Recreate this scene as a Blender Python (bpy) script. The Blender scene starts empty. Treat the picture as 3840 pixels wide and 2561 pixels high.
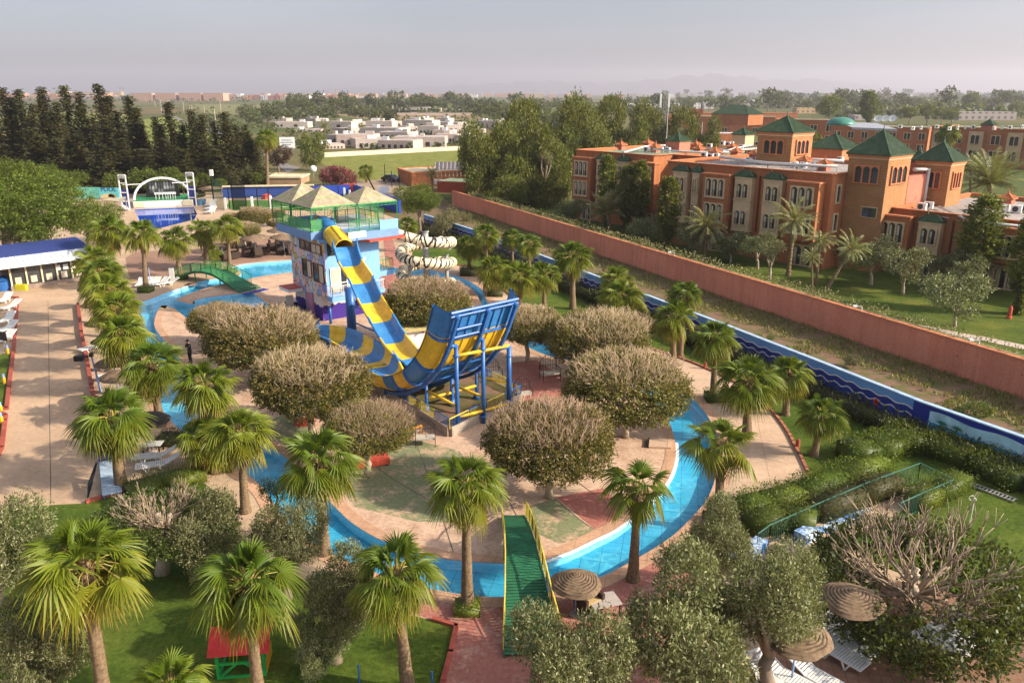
import bpy, math, random
import numpy as np
from math import sin, cos, tan, pi, radians, sqrt, atan2, atan, hypot
from mathutils import Vector, Matrix
from mathutils.geometry import tessellate_polygon

random.seed(7)
rng = np.random.default_rng(11)
scene = bpy.context.scene
COL = scene.collection

# ------------------------------------------------------------------ camera frame (metres; photo measured in its own pixels)
EYE = 18.0
FPX = 2986.7
CX, CY = 1920.0, 1280.5
TILT = atan(932.6 / FPX)
CT, ST = cos(TILT), sin(TILT)

def ray(x, y):
 a = (x - CX) / FPX
 b = -(y - CY) / FPX
 return (a, CT + b * ST, -ST + b * CT)

def G(x, y, z=0.0):
 d = ray(x, y)
 t = (z - EYE) / d[2]
 return Vector((d[0] * t, d[1] * t, z))

def AY(x, y, Y):
 d = ray(x, y)
 t = Y / d[1]
 return Vector((d[0] * t, Y, EYE + d[2] * t))

def HG(p, yt):
 """height above the ground of image row yt over ground point p"""
 b = -(yt - CY) / FPX
 return EYE + p[1] * (b * CT - ST) / (CT + b * ST)

def DEPTH(p):
 return p[1] * CT - (p[2] - EYE) * ST

def MPX(p):
 return DEPTH(p) / FPX

def Vp(*pts):
 """points read on the 2351 px wide view"""
 return [(x * 1.63334, y * 1.63334) for x, y in pts]

def zoomed(x0, y0, k):
 return lambda *pts: [(x0 + x / k, y0 + y / k) for x, y in pts]

zA = zoomed(0, 640, 2.936)
zB = zoomed(700, 640, 2.936)
zC = zoomed(0, 1150, 2.936)
zD = zoomed(700, 1500, 2.936)
zE = zoomed(1400, 800, 2.936)
zF = zoomed(2200, 1400, 2.936)
zG = zoomed(2000, 1900, 1.6775)
zH = zoomed(1900, 1200, 1.6775)
zR = zoomed(2400, 1650, 1.6326)
zM = zoomed(2700, 1100, 1.742)
zP = zoomed(1000, 1700, 1.679)
zL = zoomed(0, 1700, 1.8208)

def GG(pts, z=0.0):
 return [G(x, y, z) for x, y in pts]

# ------------------------------------------------------------------ materials
MATS = {}

def nt_new(name):
 m = bpy.data.materials.new(name)
 m.use_nodes = True
 nt = m.node_tree
 nt.nodes.clear()
 out = nt.nodes.new('ShaderNodeOutputMaterial')
 return m, nt, out

def N(nt, t, **kw):
 n = nt.nodes.new(t)
 for k, v in kw.items():
  if k in n.inputs:
   n.inputs[k].default_value = v
  else:
   setattr(n, k, v)
 return n

def c4(c):
 return (c[0], c[1], c[2], 1.0)

def ramp(nt, fac, stops, interp='LINEAR'):
 r = nt.nodes.new('ShaderNodeValToRGB')
 r.color_ramp.interpolation = interp
 e = r.color_ramp.elements
 while len(e) > 1:
  e.remove(e[-1])
 e[0].position, e[0].color = stops[0][0], c4(stops[0][1])
 for p, c in stops[1:]:
  el = e.new(p)
  el.color = c4(c)
 nt.links.new(fac, r.inputs[0])
 return r.outputs[0]

def mixc(nt, fac, a, b, mode='MIX'):
 n = nt.nodes.new('ShaderNodeMix')
 n.data_type = 'RGBA'
 n.blend_type = mode
 for idx, v in ((0, fac), (6, a), (7, b)):
  if isinstance(v, (int, float)):
   n.inputs[idx].default_value = v
  elif isinstance(v, tuple):
   n.inputs[idx].default_value = c4(v)
  else:
   nt.links.new(v, n.inputs[idx])
 return n.outputs[2]

def math_n(nt, op, a, b=None, c=None, clamp=False):
 n = nt.nodes.new('ShaderNodeMath')
 n.operation = op
 n.use_clamp = clamp
 for i, v in enumerate((a, b, c)):
  if v is None:
   continue
  if isinstance(v, (int, float)):
   n.inputs[i].default_value = v
  else:
   nt.links.new(v, n.inputs[i])
 return n.outputs[0]

def coords(nt, kind='Object', scale=(1, 1, 1)):
 if kind == 'Position':
  src = nt.nodes.new('ShaderNodeNewGeometry').outputs['Position']
 else:
  src = nt.nodes.new('ShaderNodeTexCoord').outputs[kind]
 mp = nt.nodes.new('ShaderNodeMapping')
 mp.inputs['Scale'].default_value = scale
 nt.links.new(src, mp.inputs[0])
 return mp.outputs[0]

def noise(nt, vec, scale, detail=4, rough=.6):
 n = N(nt, 'ShaderNodeTexNoise')
 n.inputs['Scale'].default_value = scale
 n.inputs['Detail'].default_value = detail
 n.inputs['Roughness'].default_value = rough
 nt.links.new(vec, n.inputs['Vector'])
 return n.outputs[0]

def finish(nt, out, color, rough=.8, bump=None, bstr=.3, bdist=.05, spec=.3, metal=0.0):
 p = nt.nodes.new('ShaderNodeBsdfPrincipled')
 if isinstance(color, tuple):
  p.inputs['Base Color'].default_value = c4(color)
 else:
  nt.links.new(color, p.inputs['Base Color'])
 if isinstance(rough, (int, float)):
  p.inputs['Roughness'].default_value = rough
 else:
  nt.links.new(rough, p.inputs['Roughness'])
 p.inputs['Specular IOR Level'].default_value = spec
 p.inputs['Metallic'].default_value = metal
 if bump is not None:
  b = nt.nodes.new('ShaderNodeBump')
  b.inputs['Strength'].default_value = bstr
  b.inputs['Distance'].default_value = bdist
  nt.links.new(bump, b.inputs['Height'])
  nt.links.new(b.outputs[0], p.inputs['Normal'])
 nt.links.new(p.outputs[0], out.inputs[0])
 return p

def mat(name, col, var=.18, scale=2.0, rough=.75, spec=.3, metal=0.0, bstr=0.0, bscale=25, pos=True, fine=.08, stretch=(1, 1, 1)):
 """painted / plain surface with broad and fine irregularity"""
 if name in MATS:
  return MATS[name]
 m, nt, out = nt_new(name)
 v = coords(nt, 'Position' if pos else 'Object', stretch)
 n1 = noise(nt, v, scale, 5)
 n2 = noise(nt, v, scale * 9, 3)
 dark = tuple(max(0, x * (1 - var)) for x in col)
 lite = tuple(min(.95, x * (1 + var)) for x in col)
 c = ramp(nt, n1, [(.3, dark), (.7, lite)])
 c = mixc(nt, fine, c, ramp(nt, n2, [(.35, (0, 0, 0)), (.65, (1, 1, 1))]), 'OVERLAY')
 b = noise(nt, v, bscale, 3) if bstr else None
 r = ramp(nt, n1, [(.3, (rough * .9,) * 3), (.7, (min(1, rough * 1.1),) * 3)])
 finish(nt, out, c, r, b, bstr, .03, spec, metal)
 MATS[name] = m
 return m

def leaf_mat(name, cols, trans=.3, rough=.55, tint=.25):
 m, nt, out = nt_new(name)
 geo = nt.nodes.new('ShaderNodeNewGeometry')
 rnd = geo.outputs['Random Per Island']
 k = len(cols)
 c = ramp(nt, rnd, [(i / (k - 1), cols[i]) for i in range(k)])
 oi = nt.nodes.new('ShaderNodeObjectInfo').outputs['Random']
 n1 = noise(nt, coords(nt, 'Position'), .55, 2)
 c = mixc(nt, tint, c, ramp(nt, n1, [(.35, (.25, .22, .2)), (.65, (.8, .78, .6))]), 'OVERLAY')
 hs = nt.nodes.new('ShaderNodeHueSaturation')
 nt.links.new(c, hs.inputs['Color'])
 nt.links.new(math_n(nt, 'MULTIPLY_ADD', oi, .03, .485), hs.inputs['Hue'])
 nt.links.new(math_n(nt, 'MULTIPLY_ADD', oi, .35, .83), hs.inputs['Value'])
 col = hs.outputs[0]
 p = N(nt, 'ShaderNodeBsdfPrincipled', Roughness=rough)
 p.inputs['Specular IOR Level'].default_value = .35
 nt.links.new(col, p.inputs['Base Color'])
 t = nt.nodes.new('ShaderNodeBsdfTranslucent')
 nt.links.new(mixc(nt, .5, col, (.30, .32, .03), 'MIX'), t.inputs[0])
 mx = nt.nodes.new('ShaderNodeMixShader')
 mx.inputs[0].default_value = trans
 nt.links.new(p.outputs[0], mx.inputs[1])
 nt.links.new(t.outputs[0], mx.inputs[2])
 nt.links.new(mx.outputs[0], out.inputs[0])
 MATS[name] = m
 return m

# ------------------------------------------------------------------ mesh building
class MB:
 def __init__(self):
  self.v = []
  self.f = []
  self.mi = []
  self.cur = 0

 def add(self, verts, faces):
  o = len(self.v)
  self.v.extend([tuple(p) for p in verts])
  self.f.extend([tuple(i + o for i in f) for f in faces])
  self.mi.extend([self.cur] * len(faces))
  return self

 def obox(self, c, u, v, w):
  """box centred on c with half vectors u, v, w"""
  c, u, v, w = map(Vector, (c, u, v, w))
  P = [c + u * a + v * b + w * d for d in (-1, 1) for b in (-1, 1) for a in (-1, 1)]
  return self.add(P, [(0, 2, 3, 1), (4, 5, 7, 6), (0, 1, 5, 4), (2, 6, 7, 3), (0, 4, 6, 2), (1, 3, 7, 5)])

 def box(self, x0, x1, y0, y1, z0, z1):
  return self.obox(((x0 + x1) / 2, (y0 + y1) / 2, (z0 + z1) / 2), ((x1 - x0) / 2, 0, 0), (0, (y1 - y0) / 2, 0), (0, 0, (z1 - z0) / 2))

 def bar(self, a, b, w=.05, h=None):
  a, b = Vector(a), Vector(b)
  d = b - a
  if d.length < 1e-6:
   return self
  up = Vector((0, 0, 1)) if abs(d.normalized().z) < .95 else Vector((1, 0, 0))
  s = d.cross(up).normalized()
  t = s.cross(d).normalized()
  h = w if h is None else h
  return self.obox((a + b) / 2, d / 2, s * (w / 2), t * (h / 2))

 def tube(self, pts, r, n=8, caps=True):
  pts = [Vector(p) for p in pts]
  rs = r if isinstance(r, (list, tuple)) else [r] * len(pts)
  V, Fc = [], []
  prev = None
  for i, p in enumerate(pts):
   d = (pts[min(i + 1, len(pts) - 1)] - pts[max(i - 1, 0)])
   d = d.normalized() if d.length > 1e-9 else Vector((0, 0, 1))
   if prev is None:
    a = Vector((1, 0, 0)) if abs(d.x) < .9 else Vector((0, 1, 0))
    s = d.cross(a).normalized()
   else:
    s = (prev - d * prev.dot(d))
    s = s.normalized() if s.length > 1e-6 else d.orthogonal().normalized()
   prev = s
   t = d.cross(s)
   for k in range(n):
    a = 2 * pi * k / n
    V.append(p + s * (cos(a) * rs[i]) + t * (sin(a) * rs[i]))
  for i in range(len(pts) - 1):
   for k in range(n):
    k2 = (k + 1) % n
    Fc.append((i * n + k, i * n + k2, (i + 1) * n + k2, (i + 1) * n + k))
  if caps:
   Fc.append(tuple(range(n - 1, -1, -1)))
   Fc.append(tuple((len(pts) - 1) * n + k for k in range(n)))
  return self.add(V, Fc)

 def lathe(self, prof, c=(0, 0, 0), n=24, close=True, wob=None):
  V, Fc = [], []
  for i, (r, z) in enumerate(prof):
   for k in range(n):
    a = 2 * pi * k / n
    rr = r * (wob(a, i) if wob else 1)
    V.append((c[0] + rr * cos(a), c[1] + rr * sin(a), c[2] + z))
  for i in range(len(prof) - 1):
   for k in range(n):
    k2 = (k + 1) % n
    Fc.append((i * n + k, i * n + k2, (i + 1) * n + k2, (i + 1) * n + k))
  if close:
   Fc.append(tuple(range(n - 1, -1, -1)))
   Fc.append(tuple((len(prof) - 1) * n + k for k in range(n)))
  return self.add(V, Fc)

 def prism(self, poly, z0, z1, holes=()):
  """vertical prism over a plan polygon, optionally with holes"""
  loops = [[Vector((p[0], p[1], 0)) for p in L] for L in [poly] + list(holes)]
  tris = tessellate_polygon(loops)
  flat = [p for L in loops for p in L]
  top = [(p.x, p.y, z1) for p in flat]
  o = len(top)
  V = top + [(p.x, p.y, z0) for p in flat]
  Fc = []
  for a, b, c in tris:
   n = (flat[b] - flat[a]).cross(flat[c] - flat[a]).z
   t = (a, b, c) if n > 0 else (a, c, b)
   Fc.append(t)
   if z0 != z1:
    Fc.append((t[0] + o, t[2] + o, t[1] + o))
  if z0 != z1:
   s = 0
   for L in loops:
    m = len(L)
    for i in range(m):
     j = (i + 1) % m
     Fc.append((s + i, s + j, o + s + j, o + s + i))
    s += m
  return self.add(V if z0 != z1 else top, Fc)

 def plate(self, poly, org, u, w, nrm, t, holes=()):
  """flat plate of thickness t: poly in (a, b) coordinates on axes u, w from org, extruded along nrm"""
  tmp = MB().prism(poly, 0, 1, holes)
  org, u, w, nrm = map(Vector, (org, u, w, nrm))
  V = [org + u * a + w * b + nrm * (t * c) for a, b, c in tmp.v]
  return self.add(V, tmp.f)

 def sweep(self, secs):
  """loft open sections (lists of points of the same length)"""
  n = len(secs[0])
  V = [p for s in secs for p in s]
  Fc = []
  for i in range(len(secs) - 1):
   for k in range(n - 1):
    Fc.append((i * n + k, i * n + k + 1, (i + 1) * n + k + 1, (i + 1) * n + k))
  return self.add(V, Fc)

 def text(self, s, org, u, w, size, nrm, t=.02):
  cu = bpy.data.curves.new('t', 'FONT')
  cu.body = s
  cu.size = size
  cu.align_x = 'CENTER'
  cu.extrude = t
  ob = bpy.data.objects.new('t', cu)
  me = bpy.data.meshes.new_from_object(ob)
  org, u, w, nrm = map(Vector, (org, u, w, nrm))
  self.add([org + u * p.co.x + w * p.co.y + nrm * p.co.z for p in me.vertices], [tuple(p.vertices) for p in me.polygons])
  bpy.data.objects.remove(ob)
  bpy.data.curves.remove(cu)
  bpy.data.meshes.remove(me)
  return self

 def mesh(self, name, mats, smooth=False):
  me = bpy.data.meshes.new(name)
  me.from_pydata(self.v, [], self.f)
  for m in (mats if isinstance(mats, (list, tuple)) else [mats]):
   me.materials.append(m)
  if isinstance(mats, (list, tuple)) and len(mats) > 1:
   me.polygons.foreach_set('material_index', self.mi)
  if smooth:
   me.polygons.foreach_set('use_smooth', [True] * len(me.polygons))
   if smooth != 'all':
    me.set_sharp_from_angle(angle=radians(38))
  me.update()
  return me

 def build(self, name, mats, parent=None, smooth=False):
  return link(name, self.mesh(name, mats, smooth), parent)

def np_mesh(name, V, Q, m, attrs=None, smooth=False):
 me = bpy.data.meshes.new(name)
 V = np.asarray(V, dtype=np.float32)
 Q = np.asarray(Q, dtype=np.int32)
 me.vertices.add(len(V))
 me.vertices.foreach_set('co', V.ravel())
 me.loops.add(Q.size)
 me.loops.foreach_set('vertex_index', Q.ravel())
 me.polygons.add(len(Q))
 me.polygons.foreach_set('loop_start', np.arange(0, Q.size, Q.shape[1], dtype=np.int32))
 for k, a in (attrs or {}).items():
  at = me.attributes.new(k, 'FLOAT', 'POINT')
  at.data.foreach_set('value', np.asarray(a, dtype=np.float32))
 for x in (m if isinstance(m, (list, tuple)) else [m]):
  me.materials.append(x)
 me.update(calc_edges=True)
 if smooth:
  me.polygons.foreach_set('use_smooth', np.ones(len(Q), dtype=bool))
 return me

def link(name, me, parent=None, loc=None):
 o = bpy.data.objects.new(name, me)
 COL.objects.link(o)
 if parent is not None:
  o.parent = parent
 if loc is not None:
  o.location = loc
 return o

def tag(o, label, cat, group=None):
 o['label'] = label
 o['category'] = cat
 if group:
  o['group'] = group
 return o

def thing(name, label, cat, loc=(0, 0, 0), rz=0.0, group=None, scale=None):
 o = bpy.data.objects.new(name, None)
 COL.objects.link(o)
 o.location = loc
 o.rotation_euler = (0, 0, rz)
 if scale is not None:
  o.scale = scale if isinstance(scale, (tuple, list)) else (scale,) * 3
 return tag(o, label, cat, group)

def struct(o, kind='structure'):
 o['kind'] = kind
 return o

def cr(pts, n=6, closed=True):
 """smooth curve through the points"""
 P = [Vector((p[0], p[1], p[2] if len(p) > 2 else 0)) for p in pts]
 out = []
 m = len(P)
 for i in range(m if closed else m - 1):
  if closed:
   a, b, c, d = P[(i - 1) % m], P[i], P[(i + 1) % m], P[(i + 2) % m]
  else:
   a, b, c, d = P[max(i - 1, 0)], P[i], P[i + 1], P[min(i + 2, m - 1)]
  for k in range(n):
   t = k / n
   out.append(.5 * ((2 * b) + (c - a) * t + (2 * a - 5 * b + 4 * c - d) * t * t + (3 * b - a - 3 * c + d) * t ** 3))
 if not closed:
  out.append(P[-1])
 return out

def sheet(name, poly, z, m, holes=(), thick=0.0, kind='structure'):
 o = MB().prism(poly, z - thick, z, holes).build(name, m)
 o['kind'] = kind
 return o

def ribbon(L, off, z, closed=True):
 """band between a plan curve and its offset, as MB"""
 n = len(L)
 b = MB()
 inn, out = [], []
 for i, p in enumerate(L):
  q0 = L[(i - 1) % n] if closed else L[max(i - 1, 0)]
  q1 = L[(i + 1) % n] if closed else L[min(i + 1, n - 1)]
  d = Vector((q1[0] - q0[0], q1[1] - q0[1], 0))
  d = d.normalized() if d.length else Vector((1, 0, 0))
  nr = Vector((-d.y, d.x, 0))
  inn.append((p[0], p[1], z))
  out.append((p[0] + nr.x * off, p[1] + nr.y * off, z))
 V = inn + out
 F = []
 for i in range(n if closed else n - 1):
  j = (i + 1) % n
  F.append((i, j, n + j, n + i) if off < 0 else (i, n + i, n + j, j))
 b.add(V, [tuple(reversed(f)) for f in F] if off > 0 else [tuple(reversed(f)) for f in F])
 return b

def area2(L):
 return sum(L[i][0] * L[(i + 1) % len(L)][1] - L[(i + 1) % len(L)][0] * L[i][1] for i in range(len(L))) / 2

def kerb(b, pts, w=.18, h=.14, z0=0.0):
 for a, c in zip(pts[:-1], pts[1:]):
  a, c = Vector((a[0], a[1], z0 + h / 2)), Vector((c[0], c[1], z0 + h / 2))
  d = (c - a).normalized() * (w * .3)
  b.bar(a - d, c + d, w, h)
 return b
# ------------------------------------------------------------------ camera, light, air
cam = bpy.data.cameras.new('camera')
cam.sensor_width = 36.0
cam.lens = 36.0 * FPX / 3840.0
cam.clip_start = .5
cam.clip_end = 30000
camo = bpy.data.objects.new('camera', cam)
COL.objects.link(camo)
camo.location = (0, 0, EYE)
camo.rotation_euler = (pi / 2 - TILT, 0, 0)
scene.camera = camo

SUN_EL = radians(29)
SUN_TO = Vector((.968 * cos(SUN_EL), -.25 * cos(SUN_EL), sin(SUN_EL))).normalized()   # towards the sun
sun = bpy.data.lights.new('sun', 'SUN')
sun.energy = 4.9
sun.angle = radians(.6)
sun.color = (1.0, .88, .69)
suno = bpy.data.objects.new('sun', sun)
COL.objects.link(suno)
suno.rotation_euler = (-SUN_TO).to_track_quat('-Z', 'Y').to_euler()

world = bpy.data.worlds.new('World')
scene.world = world
world.use_nodes = True
wn = world.node_tree
wn.nodes.clear()
sky = wn.nodes.new('ShaderNodeTexSky')
sky.sky_type = 'NISHITA'
sky.sun_disc = False
sky.sun_elevation = SUN_EL
sky.sun_rotation = atan2(SUN_TO.x, SUN_TO.y)
sky.altitude = 450
sky.air_density = 1.0
sky.dust_density = 4.0
sky.ozone_density = 1.0
bg = wn.nodes.new('ShaderNodeBackground')
bg.inputs[1].default_value = .15
hsv = wn.nodes.new('ShaderNodeHueSaturation')
hsv.inputs['Saturation'].default_value = .45
wn.links.new(sky.outputs[0], hsv.inputs['Color'])
tcw = wn.nodes.new('ShaderNodeTexCoord')
mpw = wn.nodes.new('ShaderNodeMapping')
mpw.inputs['Scale'].default_value = (1.2, 1.2, 7)
wn.links.new(tcw.outputs['Generated'], mpw.inputs[0])
skn = ramp(wn, noise(wn, mpw.outputs[0], 1.6, 6, .55), [(.3, (.90, .91, .94)), (.7, (1.10, 1.06, 1.06))])
spw = wn.nodes.new('ShaderNodeSeparateXYZ')
wn.links.new(tcw.outputs['Generated'], spw.inputs[0])
low = ramp(wn, spw.outputs[2], [(0.0, (.80, .78, .80)), (.06, (.66, .68, .74)), (.13, (.54, .60, .68)), (.5, (1.1, 1.1, 1.1))])
wn.links.new(mixc(wn, 1.0, mixc(wn, 1.0, hsv.outputs[0], skn, 'MULTIPLY'), low, 'MULTIPLY'), bg.inputs[0])
wo = wn.nodes.new('ShaderNodeOutputWorld')
wn.links.new(bg.outputs[0], wo.inputs[0])

vs = scene.view_settings
vs.view_transform = 'Standard'
vs.look = 'None'
vs.exposure = .68
vs.gamma = 1.0
scene.render.engine = 'CYCLES'
cy = scene.cycles
cy.max_bounces = 6
cy.diffuse_bounces = 3
cy.glossy_bounces = 2
cy.transmission_bounces = 3
cy.transparent_max_bounces = 8
cy.volume_bounces = 0
cy.caustics_reflective = False
cy.caustics_refractive = False
cy.use_denoising = True

FAR = 9000.0
def make_haze():
 m = bpy.data.materials.new('haze_air')
 m.use_nodes = True
 nt = m.node_tree
 nt.nodes.clear()
 out = nt.nodes.new('ShaderNodeOutputMaterial')
 v = nt.nodes.new('ShaderNodeVolumePrincipled')
 v.inputs['Color'].default_value = (.86, .84, .94, 1)
 v.inputs['Density'].default_value = .00015
 v.inputs['Anisotropy'].default_value = .25
 nt.links.new(v.outputs[0], out.inputs['Volume'])
 o = MB().box(-FAR - 200, FAR + 200, -400, FAR + 400, -3, 240).build('haze', m)
 o['kind'] = 'stuff'
make_haze()

# ------------------------------------------------------------------ ground materials
def m_terrain():
 m, nt, out = nt_new('fields')
 v = coords(nt, 'Position', (.006, .0035, 1))
 vo = N(nt, 'ShaderNodeTexVoronoi')
 vo.inputs['Scale'].default_value = 1.0
 nt.links.new(v, vo.inputs['Vector'])
 sep = nt.nodes.new('ShaderNodeSeparateColor')
 nt.links.new(vo.outputs['Color'], sep.inputs[0])
 c = ramp(nt, sep.outputs[0], [(0, (.09, .095, .03)), (.25, (.15, .12, .055)), (.45, (.075, .10, .026)), (.62, (.19, .12, .065)), (.8, (.10, .115, .035)), (1, (.14, .115, .05))], 'CONSTANT')
 p = coords(nt, 'Position')
 n1 = noise(nt, p, .02, 6, .7)
 n2 = noise(nt, p, .25, 5, .7)
 c = mixc(nt, ramp(nt, n1, [(.42, (0, 0, 0)), (.62, (1, 1, 1))]), c, (.10, .105, .03))
 c = mixc(nt, ramp(nt, n2, [(.45, (0, 0, 0)), (.75, (.8, .8, .8))]), c, (.045, .055, .016))
 finish(nt, out, c, .95, spec=.1)
 return m

def m_paving(name, base, seam=None, stain=.35, warm=None):
 m, nt, out = nt_new(name)
 p = coords(nt, 'Position')
 n1 = noise(nt, p, .35, 6, .65)
 n2 = noise(nt, p, 3.5, 5, .7)
 n3 = noise(nt, p, 40, 2)
 n4 = noise(nt, p, .11, 4, .6)
 d = tuple(x * (1 - stain) for x in base)
 c = ramp(nt, n1, [(.32, d), (.5, base), (.75, warm or tuple(min(.9, x * 1.15) for x in base))])
 c = mixc(nt, .35, c, ramp(nt, n2, [(.3, (.25, .25, .25)), (.7, (.75, .75, .75))]), 'OVERLAY')
 c = mixc(nt, .12, c, ramp(nt, n3, [(.3, (0, 0, 0)), (.7, (1, 1, 1))]), 'OVERLAY')
 c = mixc(nt, ramp(nt, n4, [(.42, (.30,) * 3), (.58, (0, 0, 0))]), c, tuple(x * .62 for x in base))
 if seam:
  bk = N(nt, 'ShaderNodeTexBrick')
  bk.offset = seam[3] if len(seam) > 3 else 0.0
  bk.inputs['Scale'].default_value = 1.0
  bk.inputs['Mortar Size'].default_value = seam[2]
  bk.inputs['Brick Width'].default_value = seam[0]
  bk.inputs['Row Height'].default_value = seam[1]
  bk.inputs['Color1'].default_value = (1, 1, 1, 1)
  bk.inputs['Color2'].default_value = (.92, .9, .88, 1)
  bk.inputs['Mortar'].default_value = (.66, .62, .6, 1)
  mp = nt.nodes.new('ShaderNodeMapping')
  mp.inputs['Rotation'].default_value = (0, 0, radians(12))
  nt.links.new(p, mp.inputs[0])
  nt.links.new(mp.outputs[0], bk.inputs['Vector'])
  c = mixc(nt, 1.0, c, bk.outputs['Color'], 'MULTIPLY')
 finish(nt, out, c, .85, n2, .15, .02, .25)
 MATS[name] = m
 return m

def m_worn(name, paint, under, lo=.42, hi=.56):
 """worn paint on concrete"""
 m, nt, out = nt_new(name)
 p = coords(nt, 'Position')
 n1 = noise(nt, p, .9, 8, .72)
 n2 = noise(nt, p, 6, 5, .7)
 mx = math_n(nt, 'ADD', math_n(nt, 'MULTIPLY', n1, .75), math_n(nt, 'MULTIPLY', n2, .25))
 a = ramp(nt, n2, [(.3, tuple(x * .75 for x in paint)), (.7, tuple(x * 1.2 for x in paint))])
 b = ramp(nt, n2, [(.3, tuple(x * .85 for x in under)), (.7, tuple(x * 1.12 for x in under))])
 c = mixc(nt, ramp(nt, mx, [(lo, (0, 0, 0)), (hi, (1, 1, 1))]), a, b)
 finish(nt, out, c, .85, n2, .15, .02, .25)
 MATS[name] = m
 return m

def m_lawn(name, a, b, c3):
 m, nt, out = nt_new(name)
 p = coords(nt, 'Position')
 n1 = noise(nt, p, .28, 5, .6)
 n2 = noise(nt, p, 5, 6, .75)
 n3 = noise(nt, p, 45, 3)
 c = ramp(nt, n1, [(.3, a), (.52, b), (.72, c3)])
 c = mixc(nt, .6, c, ramp(nt, n2, [(.3, (.15, .15, .15)), (.7, (.8, .8, .8))]), 'OVERLAY')
 c = mixc(nt, .4, c, ramp(nt, n3, [(.3, (.1, .1, .1)), (.7, (.85, .85, .85))]), 'OVERLAY')
 finish(nt, out, c, .95, n3, .8, .05, .1)
 MATS[name] = m
 return m

def m_water(name, tint, wscale=2.6, strength=.16, caus=.55, gl=.02):
 m, nt, out = nt_new(name)
 p = coords(nt, 'Position')
 nz = noise(nt, p, 1.1, 3)
 w = nt.nodes.new('ShaderNodeVectorMath')
 w.operation = 'MULTIPLY_ADD'
 nzc = N(nt, 'ShaderNodeTexNoise', Scale=1.6, Detail=3.0)
 nt.links.new(p, nzc.inputs['Vector'])
 nt.links.new(nzc.outputs['Color'], w.inputs[0])
 w.inputs[1].default_value = (.5, .5, 0)
 nt.links.new(p, w.inputs[2])
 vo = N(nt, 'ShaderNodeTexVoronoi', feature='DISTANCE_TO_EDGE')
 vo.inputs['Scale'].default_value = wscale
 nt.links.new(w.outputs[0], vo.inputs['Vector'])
 caustic_web = ramp(nt, vo.outputs['Distance'], [(0, (1.9, 1.35, 1.2)), (.05, (1.3, 1.15, 1.1)), (.15, tint)])  # bright caustic light lines painted into the see-through tint of the water
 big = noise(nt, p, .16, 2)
 caustic_tint = mixc(nt, ramp(nt, big, [(.40, (0, 0, 0)), (.62, (caus,) * 3)]), tint, caustic_web)
 tr = nt.nodes.new('ShaderNodeBsdfTransparent')
 nt.links.new(caustic_tint, tr.inputs[0])
 b = nt.nodes.new('ShaderNodeBump')
 b.inputs['Strength'].default_value = strength
 b.inputs['Distance'].default_value = .1
 nt.links.new(math_n(nt, 'ADD', nz, math_n(nt, 'MULTIPLY', noise(nt, p, 5.0, 3), .3)), b.inputs['Height'])
 g = N(nt, 'ShaderNodeBsdfGlossy', Roughness=gl)
 nt.links.new(b.outputs[0], g.inputs['Normal'])
 fr = N(nt, 'ShaderNodeLayerWeight', Blend=.5)
 nt.links.new(b.outputs[0], fr.inputs['Normal'])
 mx = nt.nodes.new('ShaderNodeMixShader')
 nt.links.new(math_n(nt, 'MULTIPLY_ADD', math_n(nt, 'POWER', fr.outputs['Facing'], 5.0), .9, .02), mx.inputs[0])
 nt.links.new(tr.outputs[0], mx.inputs[1])
 nt.links.new(g.outputs[0], mx.inputs[2])
 nt.links.new(mx.outputs[0], out.inputs[0])
 MATS[name] = m
 return m

TAN = (.50, .36, .245)
MT = {
 'terrain': m_terrain(),
 'paving': m_paving('deck_concrete', TAN, (1.6, 1.6, .012), .22),
 'walk': m_paving('walkway_concrete', (.49, .335, .22), None, .25),
 'path': m_paving('path_concrete', (.55, .385, .27), (5.0, 2.6, .02), .18),
 'plaza': m_paving('plaza_pavers', (.34, .205, .15), (.6, .6, .015), .3),
 'patio': m_paving('patio_pavers', (.26, .145, .095), (.36, .36, .014), .3),
 'redpath': m_worn('worn_red_path', (.36, .14, .11), (.46, .30, .22), .50, .66),
 'red': m_worn('worn_red_paint', (.36, .13, .10), (.50, .30, .21), .52, .68),
 'green': m_worn('worn_green_paint', (.20, .215, .115), (.50, .34, .23), .50, .60),
 'island': m_worn('island_concrete', (.44, .27, .19), (.57, .40, .285), .40, .56),
 'coping': m_paving('coping_stone', (.56, .335, .215), (.5, .5, .012), .15),
 'lawn': m_lawn('lawn_grass', (.045, .085, .012), (.085, .125, .018), (.15, .165, .03)),
 'lawn2': m_lawn('hotel_grass', (.045, .08, .013), (.09, .12, .02), (.17, .17, .035)),
 'meadow': m_lawn('meadow_grass', (.12, .14, .03), (.19, .20, .045), (.24, .22, .075)),
 'dirt': m_worn('rough_dirt', (.20, .115, .075), (.105, .105, .03), .46, .56),
 'asphalt': m_paving('asphalt', (.20, .18, .165), None, .2),
 'kerb_red': mat('red_kerb_paint', (.33, .075, .05), .3, 3, bstr=.1),
 'poolfloor': m_paving('pool_floor_paint', (.075, .45, .70), (.8, .8, .02), .22, (.11, .54, .77)),
 'pooldeep': m_paving('deep_pool_paint', (.03, .17, .52), None, .15, (.04, .20, .56)),
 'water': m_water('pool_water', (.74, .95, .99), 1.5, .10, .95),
 'waterd': m_water('deep_water', (.35, .62, .95), 2.2, .02, .05, .004),
}

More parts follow.
